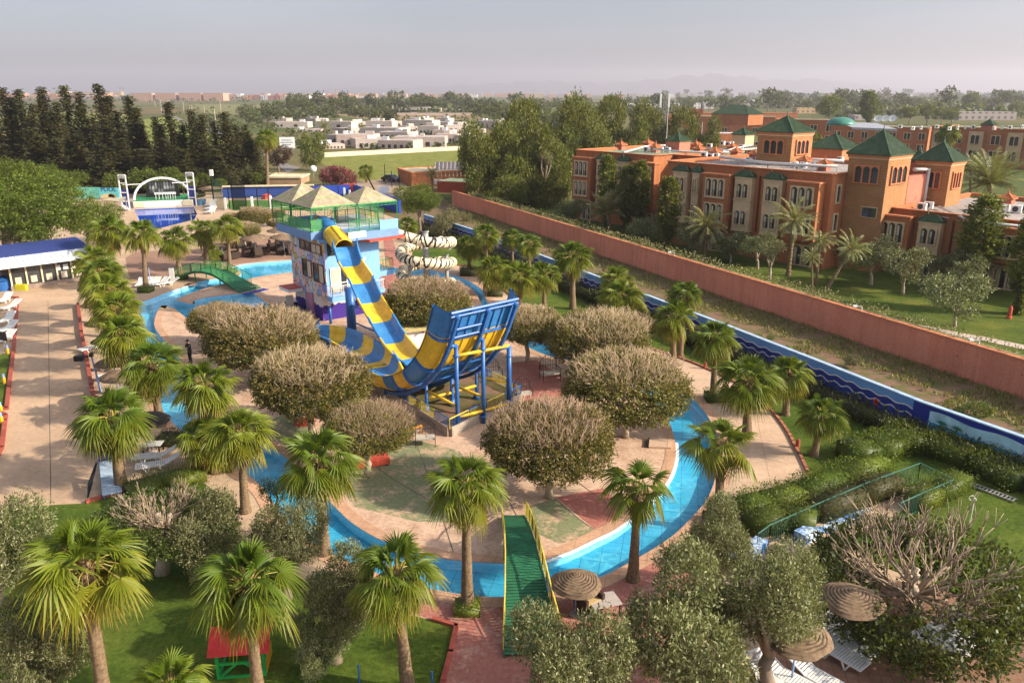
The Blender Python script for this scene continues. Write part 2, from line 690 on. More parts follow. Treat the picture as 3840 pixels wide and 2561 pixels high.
# ------------------------------------------------------------------ the lazy river and pools, traced as ground outlines
OUT = ([(521, 1141), (559, 1124)] + zA((1900, 1320), (2150, 1245)) + zB((0, 1265), (200, 1210), (390, 1185), (560, 1165), (600, 1120), (520, 1080), (490, 1065), (640, 1030), (900, 1005), (1210, 985)) +
 [(1250, 972), (1400, 985)] + [(1468, 1004), (1591, 1010), (1645, 1021), (1707, 1035), (1760, 1056), (1805, 1086), (1822, 1120), (1850, 1170), (1940, 1230), (2060, 1282), (2250, 1335), (2440, 1400), (2555, 1468), (2605, 1503), (2660, 1572), (2690, 1640), (2694, 1720), (2680, 1800),
  (2650, 1875)] + [(2602, 1931), (2525, 2007), (2405, 2085), (2250, 2165), (2107, 2211), (1990, 2231), (1875, 2239), (1760, 2233), (1649, 2215), (1520, 2186), (1380, 2135), (1200, 2052), (1075, 1961), (1006, 1854), (962, 1806), (891, 1759), (816, 1701), (730, 1650),
  (661, 1600), (612, 1540), (590, 1480), (572, 1400), (553, 1300), (533, 1210)])
INN = [(657, 1127), (722, 1098), (800, 1074), (857, 1062), (904, 1054), (955, 1042), (1007, 1033), (1115, 1021), (1300, 1012), (1440, 1022), (1587, 1037), (1638, 1046), (1720, 1065), (1775, 1088), (1798, 1125), (1830, 1190), (1900, 1250), (1998, 1312), (2150, 1366), (2310, 1418),
 (2430, 1486), (2500, 1565), (2528, 1640), (2535, 1706), (2520, 1771), (2490, 1822), (2432, 1887), (2325, 1974), (2238, 2019), (2130, 2070), (2027, 2104), (1950, 2112), (1875, 2112), (1756, 2105), (1643, 2090), (1450, 2034), (1333, 1970), (1259, 1905), (1160, 1800), (1054, 1701),
 (1006, 1677), (880, 1625), (800, 1566), (742, 1484), (678, 1354), (613, 1276), (578, 1215), (600, 1152), (620, 1146), (654, 1157), (705, 1198), (800, 1238), (960, 1228), (1045, 1178), (1034, 1161), (949, 1100), (863, 1105), (768, 1117), (725, 1129), (722, 1142)]
def loop(L, corners=(), n=4):
 g = [G(x, y) for x, y in L]
 return cr(g, n)
W_OUT = loop(OUT)
cut = INN.index((620, 1146))
W_IN = [Vector(p) for p in cr(GG(INN[:cut + 1]), 4, False)] + [G(x, y) for x, y in INN[cut + 1:]]
STAGE_POOL = [G(x, y) for x, y in zA((1478, 430), (2135, 404), (2170, 480), (2140, 540), (1660, 660), (1560, 620))]

R = 12000.0
sheet('ground', [(-FAR, -350), (FAR, -350), (FAR, FAR), (-FAR, FAR)], 0.0, MT['terrain'], [W_OUT, STAGE_POOL])
PARK = [Vector(p) for p in ((-60, -3), (38, -3), (36, 18), (28.2, 28), (25.2, 35.2), (22.4, 40), (19.5, 46.4), (15.8, 54.5), (8.5, 69.5), (3.2, 80.5), (-4.2, 96), (-12, 109.5), (-20, 124), (-28, 150), (-62, 152), (-80, 148), (-70, 100), (-52, 60), (-42, 30))]
sheet('deck', PARK, .004, MT['paving'], [W_OUT, STAGE_POOL])
sheet('island_paving', W_IN, .006, MT['island'])
basin = MB()
for L in (W_OUT, W_IN):
 n = len(L)
 basin.add([(p[0], p[1], .003) for p in L] + [(p[0], p[1], -.75) for p in L], [(i, (i + 1) % n, n + (i + 1) % n, n + i) for i in range(n)])
struct(basin.build('pool_basin', mat('pool_wall_tile', (.30, .62, .80), .1, 4)))
sheet('pool_floor', W_OUT, -.46, MT['poolfloor'])
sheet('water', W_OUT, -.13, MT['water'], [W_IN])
sb = MB()
n = len(STAGE_POOL)
sb.add([(p[0], p[1], .003) for p in STAGE_POOL] + [(p[0], p[1], -1.6) for p in STAGE_POOL], [(i, (i + 1) % n, n + (i + 1) % n, n + i) for i in range(n)])
struct(sb.build('stage_pool_basin', MT['pooldeep']))
sheet('stage_pool_floor', STAGE_POOL, -1.5, MT['pooldeep'])
sheet('stage_pool_water', STAGE_POOL, -.1, MT['waterd'])

def band(L, off, z, name, m):
 return struct(ribbon(L, off, z).build(name, m))
so = 1 if area2(W_OUT) > 0 else -1
si = 1 if area2(W_IN) > 0 else -1
band(W_OUT, -.62 * so, .024, 'coping_outer', MT['coping'])
band(W_IN, .55 * si, .022, 'coping_inner', MT['coping'])
white_tile = mat('white_edge_tile', (.72, .74, .74), .1, 6, .4)
seg = [p for p in W_IN if 31 < 90]
sl = [i for i, p in enumerate(W_IN) if p[1] < 40 and p[0] > 1.0]
band2 = [W_IN[i] for i in sl]
struct(ribbon(band2, -.16 * si, -.03, False).build('edge_tile', white_tile))

# ------------------------------------------------------------------ sheets on the deck
sheet('walkway', GG([(66, 1118), (65, 1150), (51, 1320), (34, 1456), (26, 1535), (20, 1582), (7, 1684), (-120, 1900), (330, 1900), (352, 1800), (372, 1700), (366, 1560), (344, 1456), (327, 1354), (306, 1252), (293, 1150), (262, 1060), (80, 1078)]), .010, MT['walk'])
seam = MB()
for pts in ([(180, 1130), (184, 1400), (188, 1690), (191, 1890)], ):
 g = GG(pts)
 for a, b in zip(g[:-1], g[1:]):
  seam.bar((a.x, a.y, .011), (b.x, b.y, .011), .035, .006)
g = GG([(66, 1172), (110, 1174), (180, 1173), (240, 1176), (293, 1168)])
for a, b in zip(g[:-1], g[1:]):
 seam.bar((a.x, a.y, .011), (b.x, b.y, .011), .05, .006)
struct(seam.build('walkway_seam', mat('seam_dark', (.12, .09, .07), .2)))
k = MB()
kerb(k, GG([(37, 1118), (66, 1118), (65, 1150), (51, 1320), (34, 1456), (26, 1535), (2, 1537)]), .22, .16)
kerb(k, GG([(2, 1550), (22, 1562), (20, 1582), (7, 1684), (-60, 1800)]), .22, .16)
struct(k.build('kerb_left', MT['kerb_red']))
k = MB()
kerb(k, GG([(294, 1147), (306, 1252), (327, 1354), (344, 1456), (366, 1570), (374, 1690)]), .24, .3)
struct(k.build('kerb_right', MT['kerb_red']))
k = MB()
kerb(k, GG([(328, 1886), (478, 1840), (600, 1812), (730, 1784)]), .2, .16)
kerb(k, GG([(1625, 2327), (1712, 2352), (1690, 2450), (1661, 2561), (1630, 2700)]), .16, .14)
struct(k.build('lawn_kerb', MT['kerb_red']))

sheet('lawn_left', GG([(328, 1888), (478, 1842), (730, 1786), (800, 1840), (850, 1960), (980, 2090), (1200, 2210), (1400, 2275), (1625, 2328), (1708, 2354), (1657, 2561), (1560, 2900), (-300, 2900), (-300, 1960), (100, 1900)]), .03, MT['lawn'], thick=.02)
sheet('lawn_strip', GG([(0, 1330), (46, 1325), (30, 1456), (21, 1535), (0, 1540), (-150, 1540), (-150, 1330)]), .03, MT['lawn'], thick=.02)
sheet('lawn_strip_front', GG([(0, 1556), (14, 1585), (2, 1684), (-130, 1890), (-400, 1890), (-150, 1556)]), .03, MT['lawn'], thick=.02)
MURAL = [(-12.05, 109.62), (-4.27, 96.2), (3.15, 80.66), (8.44, 69.68), (15.69, 54.59), (19.41, 46.54), (22.25, 40.18), (24.88, 35.62), (28.0, 30.0), (33.0, 21.0)]
PATH_EDGE = [(1540, 985), (1713, 996), (1790, 1012), (1880, 1080), (2000, 1170), (2230, 1240), (2440, 1310), (2534, 1338), (2659, 1387), (2790, 1455), (2892, 1542), (2947, 1611), (2981, 1674), (3016, 1743), (3036, 1800), (3033, 1852)]
pe = cr(GG(PATH_EDGE), 4, False)
sheet('lawn_right', [(p.x, p.y) for p in pe] + [tuple(G(3100, 1990)[:2]), tuple(G(3300, 2120)[:2]), (24, 19), (33, 21)] + [(x - .1, y) for x, y in reversed(MURAL[:-1])], .03, MT['lawn'], thick=.02)
po = [p for p in W_OUT]
sheet('path_right', [(p.x, p.y) for p in pe] + [tuple(G(x, y)[:2]) for x, y in ((2830, 1930), (2790, 1900), (2815, 1720), (2790, 1600), (2700, 1510), (2600, 1450), (2440, 1380), (2250, 1315), (2050, 1255), (1900, 1180), (1840, 1110), (1800, 1062), (1720, 1024), (1600, 1000))], .009, MT['path'])
k = MB()
kerb(k, pe, .16, .12)
struct(k.build('path_kerb', mat('terracotta_kerb', (.36, .14, .085), .25, 3)))

sheet('red_path', GG([(1640, 2238), (1760, 2250), (1875, 2252), (2107, 2226), (2250, 2182), (2420, 2100), (2560, 2010), (2700, 1900), (2760, 1960), (2600, 2200), (2500, 2420), (2450, 2700), (1630, 2800), (1661, 2561), (1712, 2348), (1600, 2318), (1480, 2260)]), .012, MT['redpath'])
sheet('patio', GG([(2600, 2800), (2680, 2561), (2800, 2480), (3060, 2240), (3140, 2205), (3400, 2180), (4000, 2330), (4000, 2800)]), .02, MT['patio'])
sheet('red_sector', GG([(1905, 1362), (2010, 1350), (2130, 1425), (2170, 1500), (2090, 1560), (1930, 1500)]), .010, MT['red'])
sheet('red_sector_front', GG([(2085, 1865), (2260, 1830), (2340, 1900), (2330, 1945), (2244, 1995)]), .010, MT['red'])
sheet('red_sector_back', GG([(1425, 1026), (1590, 1042), (1630, 1060), (1600, 1110), (1420, 1110)]), .010, MT['red'])
sheet('green_sector', GG([(1240, 1780), (1330, 1690), (1560, 1650), (1720, 1690), (1800, 1780), (1720, 1960), (1560, 1955), (1330, 1900)]), .010, MT['green'])
sheet('green_sector_front', GG([(1980, 1900), (2080, 1870), (2236, 1998), (2100, 2040), (1985, 1985)]), .011, MT['green'])
sheet('green_sector_left', GG([(960, 1600), (1090, 1540), (1230, 1660), (1180, 1740)]), .010, MT['green'])
jl = MB()
for pts in ([(1330, 1690), (1480, 1800), (1750, 1960)], [(1560, 1660), (1640, 1880), (1700, 2070)], [(2080, 1866), (2170, 1945), (2244, 1997)], [(1760, 1720), (1900, 1860), (2010, 2080)], [(2100, 1760), (2300, 1905), (2360, 1935)], [(1930, 1430), (2060, 1500)]):
 gs = GG(pts)
 for a, b in zip(gs[:-1], gs[1:]):
  jl.bar((a.x, a.y, .013), (b.x, b.y, .013), .04, .006)
struct(jl.build('paving_joint', mat('joint_dark', (.14, .10, .08), .2)))
sheet('plaza', GG(zA((1380, 960), (1500, 900), (2349, 850)) + zB((300, 760), (1200, 700)) + [(1110, 975)] + zB((900, 985), (640, 1018), (470, 1055), (330, 1080), (0, 1130)) + zA((1880, 1180), (1700, 1180), (1430, 1230))), .009, MT['plaza'])
sheet('red_footpath', GG(zE((110, 290), (215, 290), (250, 400), (330, 590), (200, 600), (120, 450))), .012, MT['redpath'])
sheet('back_lawn', GG(zE((430, 400), (900, 400), (930, 560), (700, 560), (430, 560))), .02, MT['lawn'], thick=.01)

ORANGE = [tuple(G(x, y, 2.4)[:2]) for x, y in ((1663, 709), (1754, 728), (1883, 774), (2141, 848), (2372, 910), (2626, 991), (2821, 1048), (3100, 1129), (3263, 1175), (3469, 1238), (3596, 1278), (3840, 1347))]
def fit_line(P):
 a = np.array(P)
 k = np.polyfit(a[:, 1], a[:, 0], 1)
 return lambda Y: (k[0] * Y + k[1], Y)
ol = fit_line(ORANGE)
OR0, OR1 = ol(134.0), ol(30.0)
sheet('rough_strip', [(x + .1, y) for x, y in MURAL] + [OR1, ol(80), OR0, (-18, 128)], .02, MT['dirt'])
sheet('hotel_lawn', [(OR0[0] + .2, OR0[1]), (OR1[0] + .2, OR1[1]), (70, 30), (90, 60), (60, 90), (20, 130), (-2, 150), (-14, 150)], .02, MT['lawn2'])
wp = MB()
for gs in (GG([(3420, 1222), (3560, 1250), (3700, 1275), (3900, 1318)]),):
 for a, b in zip(gs[:-1], gs[1:]):
  wp.bar((a.x, a.y, .03), (b.x, b.y, .03), 1.2, .06)
struct(wp.build('garden_path', mat('pale_walk', (.45, .37, .31), .2)))
sheet('meadow', GG(Vp((735, 372), (745, 362), (1078, 346), (1085, 400), (1040, 432), (900, 418), (855, 425), (770, 400))), .03, MT['meadow'])
sheet('meadow_far', GG(Vp((300, 330), (330, 275), (390, 268), (470, 300), (520, 330), (420, 345))), .05, m_lawn('bright_meadow', (.15, .19, .04), (.20, .23, .05), (.24, .23, .07)))
sheet('field_brown', GG(Vp((0, 330), (0, 300), (120, 296), (180, 318), (60, 345))), .05, m_worn('ploughed_field', (.33, .22, .10), (.27, .22, .09)))
sheet('field_green', GG(Vp((0, 268), (100, 258), (300, 262), (290, 280), (0, 290))), .04, m_lawn('far_meadow', (.15, .18, .05), (.20, .21, .06), (.24, .22, .08)))
sheet('field_pale', GG(Vp((420, 240), (760, 241), (900, 252), (700, 268), (480, 262))), .04, m_lawn('grey_meadow', (.15, .16, .06), (.18, .17, .07), (.22, .19, .09)))
sheet('red_earth', GG(Vp((760, 263), (1080, 262), (1120, 274), (900, 282))), .04, m_worn('red_earth', (.27, .15, .085), (.2, .17, .07)))
sheet('road', GG(Vp((383, 262), (392, 262), (440, 285), (500, 302), (560, 330), (640, 372), (690, 386), (660, 398), (600, 352), (545, 322), (480, 301), (425, 286))), .06, MT['asphalt'])
sheet('car_park', GG(Vp((770, 420), (900, 412), (935, 420), (930, 445), (860, 470), (820, 440))), .035, m_paving('sandy_ground', (.36, .26, .19), None, .3))
sheet('court_turf', GG(zB((470, 330), (1500, 330), (1500, 440), (520, 440), (440, 400))), .03, m_lawn('artificial_turf', (.07, .16, .035), (.09, .19, .04), (.10, .20, .05)))

def mountains():
 prof = [(-3000, 0), (-2300, 30), (-1700, 70), (-1200, 60), (-500, 95), (0, 120), (300, 135), (700, 125), (1000, 110), (1500, 150), (1800, 190), (2050, 205), (2250, 196), (2500, 165), (2750, 140), (3000, 155), (3250, 150), (3600, 100), (4200, 40), (5000, 0)]
 V, F = [], []
 xs = np.linspace(-3000, 5000, 90)
 zs = np.interp(xs, [p[0] for p in prof], [p[1] for p in prof])
 zs = zs * .93 + np.abs(np.cumsum(rng.normal(0, 2.2, len(xs)))) * .35
 for j in range(7):
  t = j / 6
  for i, x in enumerate(xs):
   V.append((x, FAR - 900 + 600 * t, max(-.5, min(228, zs[i] * sin(pi * .5 * t) ** 1.3 * (1 + .12 * sin(i * 1.7 + j))))))
 n = len(xs)
 for j in range(6):
  for i in range(n - 1):
   F.append((j * n + i, j * n + i + 1, (j + 1) * n + i + 1, (j + 1) * n + i))
 struct(MB().add(V, F).build('mountain', mat('mountain_rock', (.05, .04, .045), .2, .01), smooth='all'))
mountains()
# ------------------------------------------------------------------ foliage
LM = {
 'ficus': leaf_mat('ficus_leaf', [(.065, .060, .012), (.125, .108, .020), (.19, .155, .040), (.27, .21, .075)], .22, .5),
 'ficusdark': leaf_mat('dark_green_leaf', [(.03, .045, .012), (.055, .08, .016), (.09, .11, .02)], .22, .5),  # darker green leaves of the lower crowns and pruned tree skirts
 'olive': leaf_mat('olive_leaf', [(.06, .075, .026), (.125, .14, .052), (.21, .22, .10), (.33, .33, .19)], .2, .5),
 'mesquite': leaf_mat('mesquite_leaf', [(.035, .06, .009), (.085, .135, .012), (.17, .215, .022)], .34, .55),
 'pine': leaf_mat('pine_leaf', [(.05, .065, .012), (.105, .12, .018), (.18, .175, .03)], .25, .6),
 'lime': leaf_mat('poplar_leaf', [(.06, .085, .014), (.12, .145, .022), (.22, .22, .045)], .3, .5),
 'conifer': leaf_mat('cypress_leaf', [(.026, .028, .009), (.05, .05, .014), (.10, .088, .024)], .1, .7),
 'grey': leaf_mat('acacia_leaf', [(.11, .105, .045), (.17, .155, .07), (.24, .21, .11)], .25, .6),
 'hedge': leaf_mat('hedge_leaf', [(.045, .075, .010), (.09, .13, .014), (.15, .175, .025)], .28, .5),
 'darkhedge': leaf_mat('dark_hedge_leaf', [(.025, .030, .010), (.045, .05, .014), (.07, .065, .02)], .2, .6),
 'bougain': leaf_mat('bougainvillea_flower', [(.05, .07, .018), (.20, .025, .07), (.30, .035, .12), (.09, .08, .025)], .25, .6, .1),
 'plum': leaf_mat('plum_leaf', [(.045, .025, .022), (.075, .03, .03), (.10, .06, .035)], .2, .6),
 'date': leaf_mat('date_palm_leaf', [(.12, .13, .045), (.20, .20, .075), (.29, .27, .12)], .22, .45),
 'weed': leaf_mat('weed_leaf', [(.12, .13, .03), (.20, .20, .05), (.27, .24, .08)], .25, .7),
 'far': leaf_mat('far_leaf', [(.04, .055, .018), (.075, .09, .026), (.12, .125, .04)], .2, .7),
}
bark = mat('grey_bark', (.20, .155, .115), .3, 5, .9, bstr=.5, bscale=18, pos=False)
palebark = mat('pale_bark', (.40, .32, .24), .25, 4, .85, bstr=.4, bscale=14, pos=False)
limbbark = mat('limb_bark', (.30, .225, .155), .25, 6, .85, bstr=.4, bscale=14, pos=False)
twigm = leaf_mat('dry_twig', [(.30, .21, .125), (.43, .32, .20), (.55, .43, .29)], .0, .9, .15)
darkbark = mat('dark_bark', (.085, .06, .042), .3, 5, .9, bstr=.4, pos=False)

def m_palmtrunk():
 m, nt, out = nt_new('palm_trunk_bark')
 v = coords(nt, 'Object')
 n1 = noise(nt, coords(nt, 'Object', (6, 6, 40)), 1.5, 5, .7)
 n2 = noise(nt, coords(nt, 'Object', (14, 14, 2)), 1.0, 4, .7)
 c = ramp(nt, n1, [(.3, (.09, .058, .034)), (.5, (.19, .13, .078)), (.7, (.28, .205, .13))])
 c = mixc(nt, .35, c, ramp(nt, n2, [(.3, (.2, .2, .2)), (.7, (.75, .75, .75))]), 'OVERLAY')
 finish(nt, out, c, .9, n1, .6, .05, .15)
 return m

def m_palmleaf():
 m, nt, out = nt_new('fan_palm_leaf')
 at = N(nt, 'ShaderNodeAttribute', attribute_name='age')
 geo = nt.nodes.new('ShaderNodeNewGeometry')
 f = math_n(nt, 'ADD', at.outputs['Fac'], math_n(nt, 'MULTIPLY_ADD', geo.outputs['Random Per Island'], .22, -.11))
 c = ramp(nt, f, [(0, (.09, .155, .012)), (.28, (.135, .18, .013)), (.55, (.19, .20, .018)), (.8, (.27, .215, .03)), (1, (.33, .215, .06))])
 oi = nt.nodes.new('ShaderNodeObjectInfo').outputs['Random']
 hs = nt.nodes.new('ShaderNodeHueSaturation')
 nt.links.new(c, hs.inputs['Color'])
 nt.links.new(math_n(nt, 'MULTIPLY_ADD', oi, -.03, .51), hs.inputs['Hue'])
 nt.links.new(math_n(nt, 'MULTIPLY_ADD', oi, .3, .85), hs.inputs['Value'])
 p = N(nt, 'ShaderNodeBsdfPrincipled', Roughness=.5)
 p.inputs['Specular IOR Level'].default_value = .32
 nt.links.new(hs.outputs[0], p.inputs['Base Color'])
 t = nt.nodes.new('ShaderNodeBsdfTranslucent')
 nt.links.new(mixc(nt, .4, hs.outputs[0], (.34, .36, .03)), t.inputs[0])
 mx = nt.nodes.new('ShaderNodeMixShader')
 mx.inputs[0].default_value = .28
 nt.links.new(p.outputs[0], mx.inputs[1])
 nt.links.new(t.outputs[0], mx.inputs[2])
 nt.links.new(mx.outputs[0], out.inputs[0])
 return m
palmtrunk_m, palmleaf_m = m_palmtrunk(), m_palmleaf()
bootm = leaf_mat('palm_boot', [(.11, .06, .03), (.24, .15, .085), (.40, .30, .20)], 0, .9, .1)
petm = leaf_mat('palm_petiole', [(.22, .19, .04), (.30, .24, .06), (.36, .26, .08)], 0, .5, .1)

def unit(a):
 return a / np.maximum(np.linalg.norm(a, axis=-1, keepdims=True), 1e-9)

def leaves(C, A, L, W, r, flat=.35):
 """diamond leaves centred on C with long axis A"""
 n = len(C)
 A = unit(A)
 S = unit(np.cross(A, r.normal(size=(n, 3)) + np.array([0, 0, flat])))
 L = (L * r.uniform(.6, 1.3, (n, 1)))
 W = (W * r.uniform(.6, 1.3, (n, 1)))
 V = np.stack([C - A * L / 2, C + S * W / 2 + A * L * .05, C + A * L / 2, C - S * W / 2 + A * L * .05], 1).reshape(-1, 3)
 return V, np.arange(4 * n).reshape(n, 4)

def shell(blobs, n, r, inner=.55, lo=-1.0):
 """points near the surface of a union of ellipsoids, with outward normals; lo cuts off the underside of each"""
 w = np.array([(b[3] * b[4] + b[4] * b[5] + b[3] * b[5]) for b in blobs])
 B = np.array(blobs)
 idx = r.choice(len(blobs), n * 2, p=w / w.sum())
 d = unit(r.normal(size=(n * 2, 3)))
 d[:, 2] = np.where(d[:, 2] < lo, -d[:, 2], d[:, 2])
 rad = r.uniform(inner ** 3, 1.0, (n * 2, 1)) ** (1 / 3)
 P = B[idx, :3] + d * rad * B[idx, 3:6]
 keep = np.ones(len(P), bool)
 for j, b in enumerate(blobs):
  q = (P - np.array(b[:3])) / np.array(b[3:6])
  keep &= ~((np.sum(q * q, 1) < .5) & (idx != j))
 P, d, idx = P[keep][:n], d[keep][:n], idx[keep][:n]
 nr = unit(d / B[idx, 3:6])
 return P, nr

def cloud(blobs, ncl, k, spread, L, W, seed, inner=.6, droop=0.0, lo=-1.0, out=.8):
 r = np.random.default_rng(seed)
 P, nr = shell(blobs, ncl, r, inner, lo)
 n = len(P)
 ax = unit(nr * out + r.normal(size=(n, 3)) * .45 + np.array([0, 0, .25 - droop]))
 t = r.uniform(-.9, 1.1, (n, k, 1)) * spread
 C = P[:, None, :] + ax[:, None, :] * t + r.normal(size=(n, k, 3)) * spread * .38
 A = ax[:, None, :] + r.normal(size=(n, k, 3)) * .6 + np.array([0, 0, -droop])
 return leaves(C.reshape(-1, 3), A.reshape(-1, 3), L, W, r)

def sticks(P0, P1, w0, w1):
 """thin three sided twigs"""
 n = len(P0)
 d = unit(P1 - P0)
 a = unit(np.cross(d, np.array([.3, .9, .2])))
 b = np.cross(d, a)
 V, Q = [], []
 for P, w in ((P0, w0), (P1, w1)):
  for k in range(3):
   th = 2 * pi * k / 3
   V.append(P + a * (cos(th) * w) + b * (sin(th) * w))
 V = np.stack(V, 1).reshape(-1, 3)
 o = np.arange(n)[:, None] * 6
 Q = np.concatenate([o + np.array([[k, (k + 1) % 3, 3 + (k + 1) % 3, 3 + k]]) for k in range(3)], 0)
 return V, Q

def joinq(parts):
 V, Q, o = [], [], 0
 for v, q in parts:
  V.append(v)
  Q.append(q + o)
  o += len(v)
 return np.concatenate(V), np.concatenate(Q)

PROTO = {}
def proto(kind, variants):
 PROTO[kind] = variants

# ---- fan palms
def fan_crown(seed, nf=36, full=1.0, droopy=1.0):
 r = np.random.default_rng(seed)
 V, Q, A = [], [], []
 pet = MB()
 o = 0
 for i in range(nf):
  t = i / (nf - 1)
  az = i * 2.39996 + r.normal() * .22
  el = radians(86 - 112 * t ** .9 * full + r.normal() * 8)
  h = np.array([cos(az), sin(az), 0])
  d0 = h * cos(el) + np.array([0, 0, sin(el)])
  lp = (.50 + .42 * sin(pi * min(1, t * 1.05 + .05))) * r.uniform(.75, 1.2)
  sag = .06 + .30 * t
  st = h * .1 + np.array([0, 0, .18 * (1 - t) - .12])
  mid = st + d0 * lp * .55 + np.array([0, 0, .02])
  hub = st + d0 * lp + np.array([0, 0, -sag * lp])
  pet.tube([st, mid, hub], [.028, .02, .012], 4, False)
  elb = el - radians(12 + 52 * t * droopy + r.normal() * 12)
  d = h * cos(elb) + np.array([0, 0, sin(elb)])
  s0 = np.array([-sin(az), cos(az), 0])
  tw = r.normal() * .45
  s = s0 * cos(tw) + np.cross(d, s0) * sin(tw)
  s = s - d * np.dot(s, d)
  s /= np.linalg.norm(s)
  nn = np.cross(d, s)
  if nn[2] < 0 and t < .7:
   nn = -nn
  rb = (.80 + .22 * sin(pi * t)) * r.uniform(.85, 1.12) * (.85 if t < .06 else 1)
  m = 35
  span = radians(48 if t < .07 else r.uniform(88, 112))
  ph = np.linspace(-span, span, m)
  dl = (ph[1] - ph[0]) * .5
  gf = (.28 + .50 * t * droopy) * r.uniform(.75, 1.25) * (.3 if t < .07 else 1)
  cup = r.uniform(.10, .30)
  for j, p in enumerate(ph):
   ln = rb * (.66 + .34 * cos(p / 1.45)) * r.uniform(.92, 1.05)
   g = gf * r.uniform(.75, 1.3)
   pts = []
   lat = r.normal() * .035
   for tt, wf in ((.05, 1.0), (.48, 1.0), (.76, .55), (1.0, .05)):
    dr = max(0, tt - .38) ** 1.4 * g * ln * 1.5
    for e in (-1, 1):
     if tt < .5:
      a = p + e * dl
      q = hub + (d * cos(a) + s * sin(a)) * ln * tt + nn * (.028 * e * (1 if j % 2 else -1) * tt * 2.0)
     else:
      q = hub + (d * cos(p + lat) + s * sin(p + lat)) * ln * tt + (s * cos(p) - d * sin(p)) * (e * dl * ln * .5 * wf) + nn * (.024 * e * (1 if j % 2 else -1) * wf)
     q = q - nn * (cup * (p / span) ** 2 * tt * rb) + np.array([0, 0, -dr])
     pts.append(q)
   V.extend(pts)
   ag = np.clip(t * .66 + r.normal() * .06, 0, 1)
   for tt in (0, 0, 0, 0, .12, .12, .4, .4):
    A.append(min(1, ag + tt * (.1 + .8 * t)))
   for k in range(3):
    Q.append((o + 2 * k, o + 2 * k + 1, o + 2 * k + 3, o + 2 * k + 2))
   o += 8
 return np_mesh('fan_palm_crown', V, Q, palmleaf_m, {'age': A}), pet.mesh('petioles', petm)

def palm_trunk(seed):
 r = random.Random(seed)
 prof = []
 for i in range(27):
  z = i / 26
  rad = .165 + .12 * (1 - z) ** 2.6 + .05 * max(0, 1 - z * 14)
  prof.append((rad * (1 + .035 * (i % 2)), z))
 b = MB().lathe(prof, n=12, wob=lambda a, i: 1 + .03 * sin(3 * a + i))
 return b.mesh('trunk', palmtrunk_m, 'all')

def palm_boots(seed):
 r = random.Random(seed)
 b = MB()
 b.lathe([(.15, -1.7), (.19, -.9), (.21, -.3), (.12, .12)], n=10)
 for i in range(140):
  z = -1.7 + 1.75 * (i / 140) + r.uniform(-.05, .05)
  a = i * 2.39996
  h = Vector((cos(a), sin(a), 0))
  s = Vector((-sin(a), cos(a), 0))
  p = h * .17 + Vector((0, 0, z))
  ln = r.uniform(.12, .24)
  q = p + h * r.uniform(.05, .15) + Vector((0, 0, ln))
  b.add([p - s * .06, p + s * .06, q + s * .03, q - s * .03, p - s * .03 - h * .02, p + s * .03 - h * .02], [(0, 1, 2, 3), (3, 2, 5, 4)])
 return b.mesh('leaf_bases', bootm)
proto('fan', [dict(trunk=palm_trunk(s), leaf_bases=palm_boots(s), petioles=pt, crown=cm) for s in (1, 2, 3, 4, 5) for cm, pt in [fan_crown(s, 39 + 3 * (s % 3), 1.0 + .05 * (s % 3), .85 + .07 * s)]])
proto('fansparse', [dict(trunk=palm_trunk(s), leaf_bases=palm_boots(s), petioles=pt, crown=cm) for s in (11, 12) for cm, pt in [fan_crown(s, 24, .92, 1.1)]])

# ---- date palms
def date_crown(seed, nf=40, ln=2.6, el0=82, el1=-28, stiff=1.0):
 r = np.random.default_rng(seed)
 V, Q = [], []
 rac = MB()
 o = 0
 for i in range(nf):
  t = i / (nf - 1)
  az = i * 2.39996 + r.normal() * .15
  el = radians(el0 + (el1 - el0) * t + r.normal() * 6)
  h = np.array([cos(az), sin(az), 0])
  L = ln * r.uniform(.82, 1.08) * (.75 + .25 * sin(pi * min(1, t + .25)))
  pts = []
  p = h * .12
  e = el
  ns = 9
  for k in range(ns + 1):
   pts.append(p.copy())
   e -= radians((3 + 8 * (k / ns)) / stiff)
   p = p + (h * cos(e) + np.array([0, 0, sin(e)])) * L / ns
  rac.tube([pts[0], pts[3], pts[6], pts[9]], [.035, .022, .014, .006], 3, False)
  pts = np.array(pts)
  sd = np.array([-sin(az), cos(az), 0])
  for k in range(26):
   f = .12 + .88 * k / 26
   q = f * ns
   i0 = min(int(q), ns - 1)
   c = pts[i0] + (pts[i0 + 1] - pts[i0]) * (q - i0)
   d = unit(pts[i0 + 1] - pts[i0])
   up = np.cross(sd, d)
   ll = .42 * sin(pi * (.12 + .8 * f)) * ln / 2.6 * r.uniform(.8, 1.15) + .06
   for sg in (-1, 1):
    a = unit(d * .75 + sd * sg * .75 + up * r.uniform(.05, .4) + np.array([0, 0, -.15]))
    w = d * .026 * ln / 2.6
    V.extend([c - w, c + w, c + a * ll + w * .3 + np.array([0, 0, -.05]), c + a * ll - w * .3 + np.array([0, 0, -.05])])
    Q.append((o, o + 1, o + 2, o + 3))
    o += 4
 return np_mesh('date_palm_crown', V, Q, LM['date']), rac.mesh('petioles', petm)

def date_trunk(seed):
 b = MB().lathe([((.19 + .1 * max(0, .2 - i / 30) * 3) * (1.1 if i % 2 else .92), i / 30) for i in range(31)], n=10, wob=lambda a, i: 1 + .09 * sin(5 * a + i * pi))
 return b.mesh('trunk', palmtrunk_m)
proto('date', [dict(trunk=date_trunk(s), leaf_bases=palm_boots(s), petioles=pt, crown=cm) for s in (21, 22, 23) for cm, pt in [date_crown(s, 34 + 4 * (s % 3), 2.7)]])
proto('datebush', [dict(trunk=date_trunk(s), petioles=pt, crown=cm) for s in (25,) for cm, pt in [date_crown(s, 46, 2.9, 86, 4, 1.5)]])

